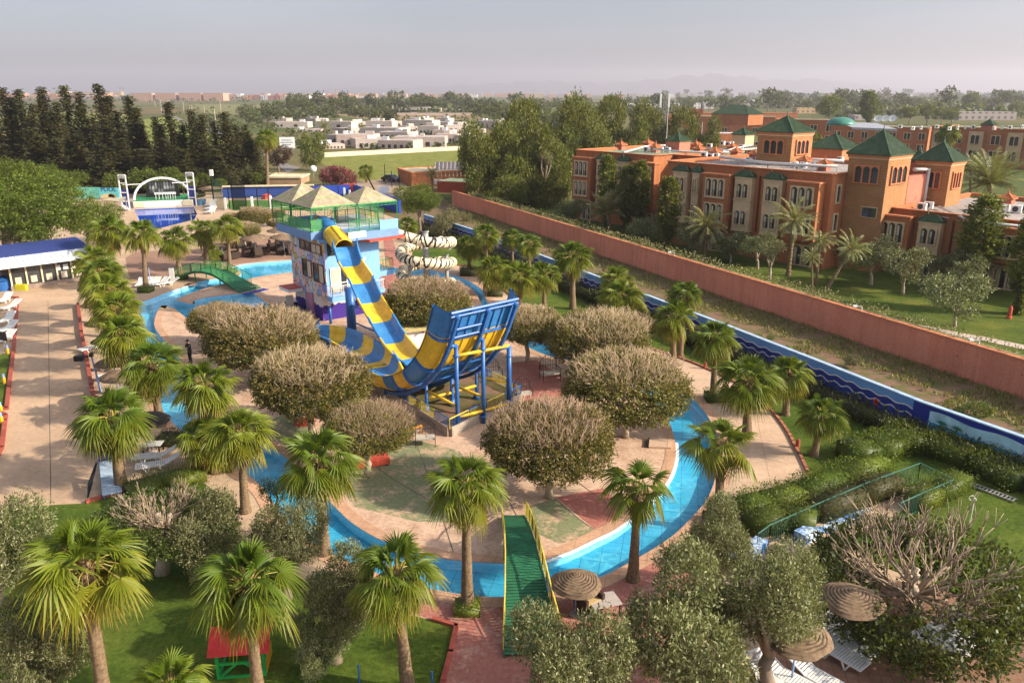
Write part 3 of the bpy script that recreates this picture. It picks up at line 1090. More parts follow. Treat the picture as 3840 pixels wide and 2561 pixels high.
# ---- trees with branching trunks: crown of unit half width about the origin, trunk of unit height
def wood(seed, ends, r0=.05, r1=.012, fork=.5, m=palebark, n=7, name='trunk', bend=.06):
 """one trunk to z=fork then limbs to the points in ends (unit height space)"""
 r = random.Random(seed)
 b = MB()
 pts = [Vector((r.uniform(-bend, bend) * i / 4, r.uniform(-bend, bend) * i / 4, fork * i / 4)) for i in range(5)]
 pts[0] = Vector((0, 0, -.01))
 b.tube(pts, [r0 * 1.35, r0 * 1.05, r0, r0 * .95, r0 * .9], n)
 top = pts[-1]
 for e in ends:
  e = Vector(e)
  mid = top.lerp(e, .5) + Vector((r.uniform(-.05, .05), r.uniform(-.05, .05), -.04))
  b.tube([top - Vector((0, 0, .03)), mid, e], [r0 * .7, r0 * .4, r1], 5)
 return b.mesh(name, m, 'all')

def ficus(seed):
 r = np.random.default_rng(seed)
 blobs = [(0, 0, 0, .90, .90, .50)] + [(.52 * cos(a), .52 * sin(a), r.uniform(-.08, .08), .47, .47, .44) for a in np.arange(7) * .9 + seed]
 cr1 = cloud(blobs, 3600, 9, .05, .042, .021, seed, .74, lo=-.8)
 crown = np_mesh('crown', *cr1, LM['ficus'])
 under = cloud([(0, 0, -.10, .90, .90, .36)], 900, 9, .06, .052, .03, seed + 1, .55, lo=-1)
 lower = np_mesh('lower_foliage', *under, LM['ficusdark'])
 n = 1050
 cx, cy_ = r.normal() * .06, r.normal() * .06
 a = r.uniform(0, 2 * pi, n)
 rr = np.sqrt(r.uniform(0, 1, n)) * .80
 P0 = np.stack([cx + rr * np.cos(a), cy_ + rr * np.sin(a), .46 * np.sqrt(np.maximum(0, 1 - rr ** 2)) + r.uniform(-.16, .0, n)], 1)
 dr = np.stack([P0[:, 0] * .5 + r.normal(size=n) * .26, P0[:, 1] * .5 + r.normal(size=n) * .26, r.uniform(.7, 1.1, n)], 1)
 ln = r.uniform(.10, .26, (n, 1))
 P1 = P0 + unit(dr) * ln
 s1 = sticks(P0, P1, .0052, .002)
 parts = [s1]
 for q in range(2):
  f = r.uniform(.35, .8, (n, 1))
  Q0 = P0 + (P1 - P0) * f
  parts.append(sticks(Q0, Q0 + unit(dr + r.normal(size=(n, 3)) * .55) * ln * .5, .0036, .0016))
 tw = np_mesh('bare_twigs', *joinq(parts), twigm)
 ends = [(.22 * cos(x), .22 * sin(x), .98) for x in (0.3, 1.4, 2.6, 3.7, 4.8, 5.7)]
 return dict(trunk=wood(seed, ends, .06, .02, .55), crown=crown, lower_foliage=lower, bare_twigs=tw)
proto('ficus', [ficus(s) for s in (31, 32, 33)])

def blobs_for(seed, n, rad=.5, flat=.8, spread=.6, zlo=-.3, zhi=.45):
 r = np.random.default_rng(seed)
 out = []
 for i in range(n):
  a = i * 2.39996 + r.normal() * .3
  q = sqrt((i + .5) / n) * spread
  s = rad * r.uniform(.75, 1.2)
  out.append((q * cos(a), q * sin(a), r.uniform(zlo, zhi) * (1 - .4 * q), s, s, s * flat))
 return out

def leafy(seed, key, nb=7, ncl=900, k=9, spread=.07, L=.07, W=.028, rad=.5, flat=.8, sp=.58, zlo=-.3, zhi=.45, inner=.6, droop=0.0, lo=-1.0, trunkm=bark, r0=.05, fork=.55):
 bl = blobs_for(seed, nb, rad, flat, sp, zlo, zhi)
 c = np_mesh('crown', *cloud(bl, ncl, k, spread, L, W, seed, inner, droop, lo), LM[key])
 ends = [(b[0] * .35, b[1] * .35, 1 + b[2] * .2) for b in bl[:6]]
 return dict(trunk=wood(seed, ends, r0, .012, fork, trunkm), crown=c)
proto('olive', [leafy(s, 'olive', 9, 2600, 10, .075, .058, .020, .40, .85, .66, -.45, .5, .5, .05, r0=.07, fork=.4) for s in (41, 42, 43)])
proto('oliveL', [leafy(s, 'olive', 7, 620, 9, .085, .085, .03, .42, .8, .62, -.3, .4, .55, .05, trunkm=palebark, r0=.055, fork=.45) for s in (44, 45, 46)])
proto('mesquite', [leafy(s, 'mesquite', 16, 2100, 9, .075, .055, .02, .31, .85, .74, -.4, .5, .55, .2) for s in (51, 52)])
proto('pine', [leafy(s, 'pine', 9, 900, 10, .10, .085, .032, .38, .95, .6, -.55, .65, .5, -.2, r0=.03) for s in (61, 62, 63)])
proto('round', [leafy(s, 'lime', 6, 700, 9, .09, .085, .04, .5, .85, .5, -.35, .4, .55, r0=.04) for s in (64, 65)])
proto('grey', [leafy(s, 'grey', 8, 620, 9, .11, .10, .028, .42, .8, .6, -.35, .45, .45, .1, r0=.04) for s in (66, 67)])
proto('shrub', [leafy(s, 'hedge', 5, 420, 9, .1, .10, .045, .55, .8, .45, -.2, .3, .6, r0=.06) for s in (68, 69)])
proto('bougain', [leafy(70, 'bougain', 6, 520, 9, .1, .10, .05, .5, .75, .55, -.2, .3, .6, r0=.05)])
proto('plum', [leafy(71, 'plum', 6, 520, 9, .1, .10, .05, .5, .95, .5, -.4, .4, .6, r0=.05)])
proto('fartree', [leafy(s, 'far', 5, 55, 6, .16, .26, .14, .52, .85, .5, -.35, .4, .55, r0=.03) for s in (72, 73, 74)])
proto('wispy', [leafy(s, 'far', 9, 300, 8, .12, .085, .035, .3, 1.0, .62, -.6, .7, .3, .1, r0=.04) for s in (75,)])

def column_tree(seed):
 r = np.random.default_rng(seed)
 bl = []
 for i in range(11):
  z = .22 + .72 * i / 10
  s = .9 * sin(pi * min(.97, .22 + .72 * (i / 10) ** .9)) * r.uniform(.8, 1.1)
  bl.append((r.normal() * .22, r.normal() * .22, z, s * .72, s * .72, .075))
 c = np_mesh('crown', *cloud(bl, 900, 9, .07, .12, .05, seed, .5, -.1), LM['lime'])
 t = MB().tube([(0, 0, 0), (.02, .01, .5), (0, 0, .93)], [.016, .011, .003], 6)
 return dict(trunk=t.mesh('trunk', palebark, 'all'), crown=c)

def tall_cloud(seed, rad_at, n, key, L, W, k=8, hz=9.0):
 """unit tall crown made in metre-like space (height hz, half width 1) then squeezed to unit height"""
 r = np.random.default_rng(seed)
 z = r.uniform(0, 1, n)
 R_ = np.array([rad_at(q) for q in z])
 a = r.uniform(0, 2 * pi, n)
 q = np.sqrt(r.uniform(.25, 1, n)) * R_ * r.uniform(.7, 1.12, n)
 lump = 1 + .22 * np.sin(a * 3 + z * 26 + seed) * np.cos(z * 17 + a)
 P = np.stack([q * lump * np.cos(a), q * lump * np.sin(a), z * hz], 1)
 ax = unit(np.stack([np.cos(a), np.sin(a), r.uniform(.1, .9, n)], 1))
 C = P[:, None, :] + ax[:, None, :] * r.uniform(-.2, .22, (n, k, 1)) + r.normal(size=(n, k, 3)) * .09
 A = ax[:, None, :] + r.normal(size=(n, k, 3)) * .6
 V, Q = leaves(C.reshape(-1, 3), A.reshape(-1, 3), L, W, r)
 V[:, 2] /= hz
 return np_mesh('crown', V, Q, LM[key])

def slim_tree(seed):
 ra = lambda z: 0 if z < .2 else .22 + .85 * sin(pi * min(1, (z - .2) / .82)) ** .7
 return dict(trunk=MB().tube([(0, 0, 0), (.03, .02, .5), (0, 0, .93)], [.10, .07, .02], 6).mesh('trunk', palebark, 'all'), crown=tall_cloud(seed, ra, 800, 'lime', .30, .14, 8, 8.0))
proto('slim', [slim_tree(s) for s in (81, 82, 83)])

def conifer(seed):
 r = np.random.default_rng(seed)
 V0, V1 = [], []
 C, A = [], []
 nb = 115
 tops = [(0, 0, 1.0)] + ([(r.uniform(-.45, .45), r.uniform(-.45, .45), r.uniform(.72, .92)) for _ in range(seed % 3)])
 for tx, ty, th in tops:
  for i in range(nb):
   z = .05 + (th - .05) * (i / nb) ** .9
   az = i * 2.39996 + r.normal() * .5
   f = (1 - z / th)
   R_ = (.05 + 1.0 * min(1, f * 1.25) ** 1.05) * r.uniform(.45, 1.25) * (1 if z > .12 else .7)
   h = np.array([cos(az), sin(az), 0])
   b0 = np.array([tx * z, ty * z, z * 12])
   m = max(5, int(15 * R_))
   for k in range(m):
    q = (k + .5) / m
    p = b0 + h * R_ * q + np.array([0, 0, -.5 * R_ * q + 1.1 * R_ * q ** 3])
    for _ in range(3):
     C.append(p + r.normal(size=3) * .11)
     A.append(h * .5 + np.array([0, 0, .9 * q + .1]) + r.normal(size=3) * .5)
   V0.append(b0)
   V1.append(b0 + h * R_ * .9 + np.array([0, 0, .1 * R_]))
 V, Q = leaves(np.array(C), np.array(A), .28, .10, r)
 V[:, 2] /= 12
 sv, sq = sticks(np.array(V0), np.array(V1), .03, .008)
 sv[:, 2] /= 12
 t = MB().tube([(0, 0, 0), (0, 0, .5), (0, 0, .985)], [.16, .10, .02], 6).mesh('trunk', darkbark, 'all')
 return dict(trunk=t, crown=np_mesh('crown', V, Q, LM['conifer']), branches=np_mesh('branches', sv, sq, darkbark))
proto('conifer', [conifer(s) for s in (91, 92, 93, 94)])
proto('cypress', [dict(trunk=MB().tube([(0, 0, 0), (0, 0, .9)], [.08, .02], 5).mesh('trunk', darkbark), crown=tall_cloud(96, lambda z: .25 + .8 * sin(pi * min(1, z * .9 + .12)) ** .8 if z > .03 else .5, 500, 'conifer', .34, .16, 7, 9.0))])

def pollard(seed, up=1.0):
 """hard pruned tree: many thick bare limbs over a skirt of leaves"""
 r = random.Random(seed)
 b = MB()
 def grow(p, d, ln, rad, lvl):
  q = p + d * ln
  m = p + d * ln * .5 + Vector((r.uniform(-.05, .05), r.uniform(-.05, .05), r.uniform(-.02, .05))) * ln
  b.tube([p, m, q], [rad, rad * .85, rad * .68], 5)
  if lvl <= 0:
   return
  for _ in range(r.choice((2, 3, 3))):
   nd = (d + Vector((r.uniform(-.7, .7), r.uniform(-.7, .7), r.uniform(-.05, .95) * up))).normalized()
   grow(q, nd, ln * r.uniform(.55, .85), rad * .62, lvl - 1)
 for i in range(26):
  a = i * 2.4 + r.uniform(-.2, .2)
  e = r.uniform(.05, .95)
  d = Vector((cos(a), sin(a), e)).normalized()
  grow(Vector((0, 0, -.25)), d, r.uniform(.24, .38), .017, 3)
 skirt = cloud([(0.0, 0, -.12, .98, .98, .27), (.25, .35, -.14, .7, .7, .24), (-.35, -.3, -.14, .7, .7, .24)], 3000, 9, .06, .045, .024, seed, .62, lo=-.9)
 V, Q = skirt
 cc = V[Q].mean(1)
 rr = np.hypot(cc[:, 0], cc[:, 1])
 rg = np.random.default_rng(seed)
 keep = (rr > .72 + rg.normal(size=len(rr)) * .12) | (cc[:, 2] < -.10)
 return dict(trunk=wood(seed, [(.1 * cos(x), .1 * sin(x), 1.0) for x in (0, 2, 4)], .09, .05, .7), limbs=b.mesh('limbs', limbbark, 'all'), crown=np_mesh('crown', V, Q[keep], LM['ficusdark']))
proto('pollard', [pollard(101), pollard(102, .8)])

UNIT_TALL = {'slim', 'conifer', 'cypress'}
KEEP_SIZE = {'fan', 'fansparse', 'date', 'datebush'}
CROWN_R = {'fan': 1.72, 'fansparse': 1.75, 'date': 2.25, 'datebush': 2.2}
counts = {}

def plant(kind, name, base, h, rad, label, cat, group=None, squash=1.0, rz=None, lean=(0, 0), v=None, thick=1.0):
 """base: ground point; h: height of the crown's centre (top for unit tall kinds); rad: crown half width"""
 vs_ = PROTO[kind]
 i = counts.get(kind, 0)
 counts[kind] = i + 1
 P = vs_[(i if v is None else v) % len(vs_)]
 rz = (i * 2.1 + .7) if rz is None else rz
 root = thing(name, label, cat, base, 0, group)
 ax = Vector((lean[0], lean[1], h))
 root.rotation_mode = 'QUATERNION'
 q = Vector((0, 0, 1)).rotation_difference(ax.normalized())
 root.rotation_quaternion = q
 hh = ax.length
 for part, me in P.items():
  o = link(part, me, root)
  o.rotation_euler = (0, 0, rz)
  if part == 'trunk':
   tr = rad / CROWN_R[kind] if kind in KEEP_SIZE else (hh if kind not in UNIT_TALL else rad)
   tr *= thick
   o.scale = (tr, tr, hh)
  elif kind in UNIT_TALL:
   o.scale = (rad, rad, hh)
  elif kind in KEEP_SIZE:
   s = rad / CROWN_R[kind]
   o.scale = (s, s, s)
   o.location = (0, 0, hh)
  else:
   o.scale = (rad, rad, rad * squash)
   o.location = (0, 0, hh)
 return root

def palm(bx, by, tx, ty, wpx, label, kind='fan', group='fan palms of the water park', name='fan_palm', cat='palm', **kw):
 """palm from its foot pixel, crown centre pixel and crown width in pixels"""
 b = G(bx, by)
 t = AY(tx, ty, b.y)
 return plant(kind, name, b, t.z, wpx / 2 * MPX(t), label, cat, group, lean=(t.x - b.x, 0), **kw)

def tree(kind, name, bx, by, ty, wpx, label, cat='tree', group=None, tx=None, **kw):
 b = G(bx, by)
 t = AY(tx if tx is not None else bx, ty, b.y)
 return plant(kind, name, b, t.z, wpx / 2 * MPX(t), label, cat, group, lean=(t.x - b.x, 0), **kw)

def bush(name, V, Q, key, label, cat, group=None):
 o = link(name, np_mesh(name, V, Q, LM[key]))
 return tag(o, label, cat, group)

def hedge_mesh(path, w, h, dens, L, W, seed, z0=0.0, wob=.12):
 """leaf clusters over the top and sides of a clipped hedge along a path"""
 r = np.random.default_rng(seed)
 C, A = [], []
 core = MB()
 for a, b in zip(path[:-1], path[1:]):
  a, b = np.array(a[:2]), np.array(b[:2])
  ln = np.linalg.norm(b - a)
  d = (b - a) / ln
  nr = np.array([-d[1], d[0]])
  n = int(dens * ln * (w + 2 * h))
  s = r.uniform(-.05, 1.05, n) * ln
  q = r.uniform(0, w + 2 * h, n)
  off = np.where(q < h, -w / 2, np.where(q < h + w, q - h - w / 2, w / 2))
  z = np.where(q < h, q, np.where(q < h + w, h, q - h - w))
  nx = np.where(q < h, -1.0, np.where(q < h + w, 0, 1.0))
  P = np.stack([a[0] + d[0] * s + nr[0] * off, a[1] + d[1] * s + nr[1] * off, z0 + z + wob * np.sin(s * 2.3) * (z / max(h, .1))], 1)
  P += r.normal(size=P.shape) * L * .7
  nn = np.stack([nr[0] * nx, nr[1] * nx, np.where(nx == 0, 1.0, .3)], 1)
  C.append(P)
  A.append(nn + r.normal(size=P.shape) * .6)
  core.obox(((a[0] + b[0]) / 2, (a[1] + b[1]) / 2, z0 + h * .42), (*(d * ln / 2), 0), (*(nr * w * .36), 0), (0, 0, h * .42))
 V, Q = leaves(np.concatenate(C), np.concatenate(A), L, W, r)
 cv = np.array(core.v)
 cq = np.array(core.f)
 return np.concatenate([V, cv]), np.concatenate([Q, cq + len(V)])

def hedge(path, w, h, key, label, dens=90, L=.14, W=.07, seed=1, z0=0.0, name='hedge', cat='hedge', group=None):
 V, Q = hedge_mesh(path, w, h, dens, L, W, seed, z0)
 return bush(name, V, Q, key, label, cat, group)
# ------------------------------------------------------------------ shared builders
PM = {
 'blue': mat('slide_blue', (.035, .185, .45), .22, 1.6, .42, .5, fine=.2),
 'yellow': mat('slide_yellow', (.72, .45, .025), .18, 1.6, .42, .5, fine=.2),
 'steelblue': mat('blue_steel_paint', (.022, .115, .36), .15, 3, .4, .5),
 'towerblue': mat('tower_blue_render', (.20, .40, .72), .10, .8, .75),
 'slabblue': mat('deck_slab_blue', (.16, .28, .50), .12, 1, .75),
 'green': mat('green_paint', (.03, .22, .085), .2, 3, .5),
 'brgreen': mat('bridge_green', (.02, .125, .06), .3, 2.2, .65, bstr=.15),
 'ltgreen': mat('light_green_paint', (.12, .42, .14), .2, 3, .5),
 'railyel': mat('yellow_rail_paint', (.62, .50, .08), .2, 3, .5),
 'white': mat('white_paint', (.74, .74, .72), .06, 2, .55),
 'red': mat('red_paint', (.45, .07, .04), .15, 2, .6),
 'navy': mat('navy_paint', (.02, .03, .22), .15, 2, .6),
 'cream': mat('cream_plastic', (.74, .64, .44), .08, 2, .4, .5),
 'black': mat('black_paint', (.012, .012, .014), .2, 3, .5),
 'grey': mat('grey_metal', (.30, .29, .28), .15, 3, .5, .5),
 'concrete': mat('bare_concrete', (.34, .28, .23), .25, 1.5, .9, bstr=.2),
 'plank': mat('roof_board', (.33, .27, .185), .3, 2.5, .85, bstr=.3),
 'plankgreen': mat('green_roof_board', (.25, .29, .13), .3, 2.5, .85, bstr=.3),
 'curtain': mat('curtain', (.55, .47, .36), .2, 1, .9, stretch=(9, 9, .2)),
 'glass': mat('window_glass', (.035, .04, .045), .3, .6, .08, .6),
 'maroon': mat('maroon_frame', (.14, .03, .03), .2, 3, .5),
 'pink': mat('pink_door', (.50, .17, .24), .12, 2, .5),
}

def m_glasspanel():
 m, nt, out = nt_new('green_netting')
 t = nt.nodes.new('ShaderNodeBsdfTransparent')
 t.inputs[0].default_value = (.55, .95, .6, 1)
 p = N(nt, 'ShaderNodeBsdfPrincipled', Roughness=.3)
 p.inputs['Base Color'].default_value = (.16, .50, .19, 1)
 mx = nt.nodes.new('ShaderNodeMixShader')
 mx.inputs[0].default_value = .42
 nt.links.new(t.outputs[0], mx.inputs[1])
 nt.links.new(p.outputs[0], mx.inputs[2])
 nt.links.new(mx.outputs[0], out.inputs[0])
 return m
PM['netting'] = m_glasspanel()

def m_mosaic():
 m, nt, out = nt_new('mosaic_mural')
 v = coords(nt, 'Object', (1.0, 1.0, .62))
 vo = N(nt, 'ShaderNodeTexVoronoi')
 vo.inputs['Scale'].default_value = 2.2
 nt.links.new(v, vo.inputs['Vector'])
 sp = nt.nodes.new('ShaderNodeSeparateColor')
 nt.links.new(vo.outputs['Color'], sp.inputs[0])
 c = ramp(nt, sp.outputs[0], [(0, (.66, .42, .42)), (.2, (.46, .56, .62)), (.36, (.62, .50, .48)), (.5, (.25, .33, .62)), (.62, (.66, .44, .40)), (.74, (.62, .36, .06)), (.86, (.40, .62, .56)), (.93, (.20, .26, .55))], 'CONSTANT')
 ve = N(nt, 'ShaderNodeTexVoronoi', feature='DISTANCE_TO_EDGE')
 ve.inputs['Scale'].default_value = 2.2
 nt.links.new(v, ve.inputs['Vector'])
 c = mixc(nt, ramp(nt, ve.outputs['Distance'], [(.022, (1, 1, 1)), (.034, (0, 0, 0))]), c, (.03, .02, .03))
 finish(nt, out, c, .7)
 return m

def m_wavewall(name, lo, hi, z0, amp, col3=None):
 """two painted colours with a wavy dividing line at height z0"""
 m, nt, out = nt_new(name)
 v = coords(nt, 'Object')
 sp = nt.nodes.new('ShaderNodeSeparateXYZ')
 nt.links.new(v, sp.inputs[0])
 n = noise(nt, coords(nt, 'Object', (1, 1, 0)), 2.3, 2)
 line = math_n(nt, 'MULTIPLY_ADD', n, amp, z0 - amp / 2)
 d = math_n(nt, 'SUBTRACT', sp.outputs[2], line)
 c = ramp(nt, math_n(nt, 'MULTIPLY_ADD', d, 10, .5, True), [(.4, lo), (.44, (.02, .02, .05)), (.56, (.02, .02, .05)), (.6, hi)])
 finish(nt, out, c, .75)
 return m
PM['mosaic'] = m_mosaic()
PM['waves'] = m_wavewall('wave_painted_wall', (.045, .02, .22), (.58, .54, .52), 1.25, .7)

def railing(path, h, post, mats, name, parent=None, bars=2, bal=.14, thick=.03, top=None, panel=None, infill='v'):
 """handrail along 3D points: posts and rails, vertical balusters or horizontal bars"""
 b = MB()
 path = [Vector(p) for p in path]
 up = Vector((0, 0, h))
 for a, c in zip(path[:-1], path[1:]):
  L = (c - a).length
  np_ = max(1, round(L / post))
  for i in range(np_ + 1):
   p = a.lerp(c, i / np_)
   b.bar(p, p + up, thick * 1.3)
  b.bar(a + up, c + up, thick * 1.6)
  if infill == 'v':
   b.bar(a + up * .12, c + up * .12, thick)
   k = max(2, int(L / bal))
   if len(mats) > 1:
    b.cur = 1
   for i in range(1, k):
    p = a.lerp(c, i / k)
    b.bar(p + up * .12, p + up, thick * .8)
   b.cur = 0
  else:
   if len(mats) > 1:
    b.cur = 1
   for i in range(bars):
    f = (i + .5) / (bars + .5)
    b.bar(a + up * f, c + up * f, thick * .8)
   b.cur = 0
  if panel is not None:
   b.cur = 2
   b.add([a + up * .06, c + up * .06, c + up * .97, a + up * .97], [(0, 1, 2, 3)])
   b.cur = 0
 ms = list(mats) + ([panel] if panel is not None else [])
 if panel is not None and len(mats) == 1:
  ms = [mats[0], mats[0], panel]
 return b.build(name, ms, parent)

# ------------------------------------------------------------------ slide tower
TF = Vector((-14.8, 62.2, 0))
TU = Vector((.77, .64, 0)).normalized()
TN = Vector((TU.y, -TU.x, 0))
def T(a, d, z):
 return TF + TU * a - TN * d + Vector((0, 0, z))

tower = thing('slide_tower', 'blue slide tower with a mosaic painted side and three board roofs', 'tower')
def tbox(b, a0, a1, d0, d1, z0, z1):
 c = T((a0 + a1) / 2, (d0 + d1) / 2, (z0 + z1) / 2)
 return b.obox(c, TU * (abs(a1 - a0) / 2), TN * (abs(d1 - d0) / 2), (0, 0, abs(z1 - z0) / 2))
Wd, Dp = 4.9, 6.2
b = MB(); tbox(b, .05, Wd, 1.25, Dp, 0, 2.3); g = b.build('ground_floor_wall', PM['waves'], tower)
b = MB(); tbox(b, 0, Wd, 0.0, Dp, 2.3, 6.78)
b.build('upper_wall', PM['towerblue'], tower)
b = MB()
poly = [(0.0, 2.28), (.9, 2.25), (1.6, 2.05), (2.6, 2.2), (3.4, 2.05), (Dp, 2.0), (Dp, 6.78), (0, 6.78)]
b.plate([(x, z) for x, z in poly], T(0, 0, 0), -TN, (0, 0, 1), -TU, .06)
b.build('mosaic_wall', PM['mosaic'], tower)
def lwin(d0, d1, z0, z1, panes, m=None):
 f = MB()
 for (x0, x1, y0, y1) in ((d0, d1, z0, z0 + .07), (d0, d1, z1 - .07, z1), (d0, d0 + .07, z0, z1), (d1 - .07, d1, z0, z1)):
  tbox(f, -.13, -.05, x0, x1, y0, y1)
 for i in range(1, panes):
  x = d0 + (d1 - d0) * i / panes
  tbox(f, -.125, -.055, x - .03, x + .03, z0, z1)
 o = f.build('window', PM['maroon'], tower)
 p = MB(); tbox(p, -.085, -.065, d0, d1, z0, z1)
 p.build('pane', PM['glass'], o)
 c = MB(); tbox(c, -.092, -.088, d0 + (d1 - d0) * .08, d0 + (d1 - d0) * .45, z0 + .05, z1 - .06)
 c.build('curtain', PM['curtain'], o)
lwin(.35, 4.3, 5.65, 6.45, 4)
lwin(2.4, 4.1, 3.45, 4.9, 2)
lwin(.25, 2.1, 3.3, 4.85, 2)
b = MB(); tbox(b, -.06, .05, 2.7, 4.0, .02, 2.1); dr = b.build('door', PM['pink'], tower)
b = MB()
for x in (2.7, 3.3, 3.93):
 tbox(b, -.09, -.055, x, x + .06, .02, 2.1)
for z in (.7, 1.4, 2.05):
 tbox(b, -.085, -.06, 2.76, 3.93, z, z + .05)
b.build('door_frame', PM['slabblue'], dr)
b = MB(); tbox(b, -1.3, .05, 4.5, 6.4, 2.0, 2.25)
b.build('entrance_canopy', PM['white'], tower)
b = MB(); tbox(b, -1.3, .02, 4.5, 6.4, 2.255, 2.3)
b.build('canopy_top', PM['red'], tower)
b = MB(); b.tube([T(.18, .18, 1.5), T(.18, .18, 2.3)], .11, 10); p1 = b.build('corner_post', PM['white'], tower, 'all')
b = MB(); b.tube([T(.18, .18, 0), T(.18, .18, 1.5)], .115, 10); b.build('post_base', PM['steelblue'], p1, 'all')
b = MB(); tbox(b, .35, 1.75, -.03, .02, 2.55, 4.55); dk = b.build('balcony_door', PM['glass'], tower)
b = MB(); tbox(b, .42, 1.15, -.06, -.04, 2.6, 4.5); b.build('curtain', PM['curtain'], dk)
b = MB()
for x0, x1, z0, z1 in ((.3, 1.8, 4.5, 4.62), (.3, .37, 2.5, 4.5), (1.73, 1.8, 2.5, 4.5), (1.15, 1.22, 2.5, 4.5), (.37, 1.73, 3.3, 3.36)):
 tbox(b, x0, x1, -.09, -.04, z0, z1)
b.build('door_frame', PM['white'], dk)
b = MB(); tbox(b, .2, 1.9, -.03, .02, 5.6, 6.6); b.build('upper_opening', PM['glass'], tower)
b = MB(); tbox(b, -.05, 2.0, -.85, -.005, 2.02, 2.42); b.build('balcony', PM['towerblue'], tower)
railing([T(0, -.02, 2.42), T(0, -.8, 2.42), T(1.95, -.8, 2.42), T(1.95, -.02, 2.42)], .85, 1.0, [PM['white']], 'balcony_rail', tower, bal=.11, thick=.025)
b = MB(); tbox(b, 3.7, 4.9, -.7, -.005, 2.1, 2.4); b.build('rear_balcony', PM['towerblue'], tower)
railing([T(3.7, -.02, 2.4), T(3.7, -.65, 2.4), T(4.9, -.65, 2.4), T(4.9, -.02, 2.4)], .8, 1.0, [PM['white']], 'balcony_rail', tower, bal=.11, thick=.025)
b = MB(); tbox(b, 4.91, 6.9, 1.2, 2.4, 3.0, 3.45); b.build('side_landing', PM['towerblue'], tower)
railing([T(4.95, 1.2, 3.45), T(6.9, 1.2, 3.45), T(6.9, 2.4, 3.45)], .95, .9, [PM['green'], PM['railyel']], 'landing_rail', tower)
b = MB(); b.tube([T(3.35, -.05, 5.05), T(3.35, -.25, 5.05)], .1, 8); b.build('wall_lamp', PM['white'], tower)
ZD = 7.42
dk = [(-.55, 7.6), (-.55, 1.1), (1.6, 1.1), (1.6, -1.15), (6.2, -1.15), (6.2, 3.0), (7.4, 3.0), (7.4, 7.6)]
b = MB(); b.prism([T(a, d, 0)[:2] for a, d in reversed(dk)], 6.78, ZD)
b.build('deck_slab', PM['slabblue'], tower)
b = MB(); tbox(b, 1.55, 3.1, -1.2, -1.155, 7.0, 7.5); b.build('pale_fascia', PM['white'], tower)
b = MB(); b.prism([T(a, d, 0)[:2] for a, d in ((6.4, 2.2), (6.6, -1.5), (3.2, -1.55), (2.4, .0), (2.2, 2.2))], 6.6, 6.775)
b.build('red_soffit', PM['red'], tower)
b = MB(); tbox(b, -.4, 7.2, 1.2, 7.5, ZD + .004, ZD + .03); b.build('deck_floor', mat('deck_floor', (.42, .46, .50), .2, 1), tower)
b = MB(); tbox(b, .4, 3.0, 3.6, 7.3, ZD + .03, ZD + .4); b.build('water_tank_curb', PM['towerblue'], tower)
NG = [PM['green']]
railing([T(-.5, 7.55, ZD), T(-.5, 1.15, ZD), T(.5, 1.15, ZD)], .95, 1.2, NG, 'netting_rail', tower, infill='h', bars=1, panel=PM['netting'])
railing([T(1.65, -1.1, ZD), T(4.4, -1.1, ZD)], .95, 1.1, [PM['green'], PM['ltgreen']], 'deck_rail', tower, bal=.12)
railing([T(-.5, 7.55, ZD), T(7.35, 7.55, ZD)], 1.0, 1.2, [PM['green'], PM['railyel']], 'deck_rail', tower, bal=.16)
railing([T(7.35, 3.1, ZD), T(7.35, 7.5, ZD)], 1.0, 1.2, [PM['green'], PM['ltgreen']], 'deck_rail', tower, bal=.13)
railing([T(2.9, 4.2, ZD), T(5.6, 4.2, ZD), T(5.6, 1.2, ZD)], 1.05, 1.2, [PM['green'], PM['railyel']], 'inner_rail', tower, bal=.14)
b = MB(); tbox(b, 4.45, 6.15, -1.12, -1.06, ZD, ZD + .75); b.build('blue_panel', PM['towerblue'], tower)
railing([T(3.6, 6.8, ZD), T(5.2, 5.6, ZD + 1.4), T(5.2, 4.4, ZD + 1.4)], .8, .8, [PM['green'], PM['ltgreen']], 'stair_rail', tower, bal=.16)

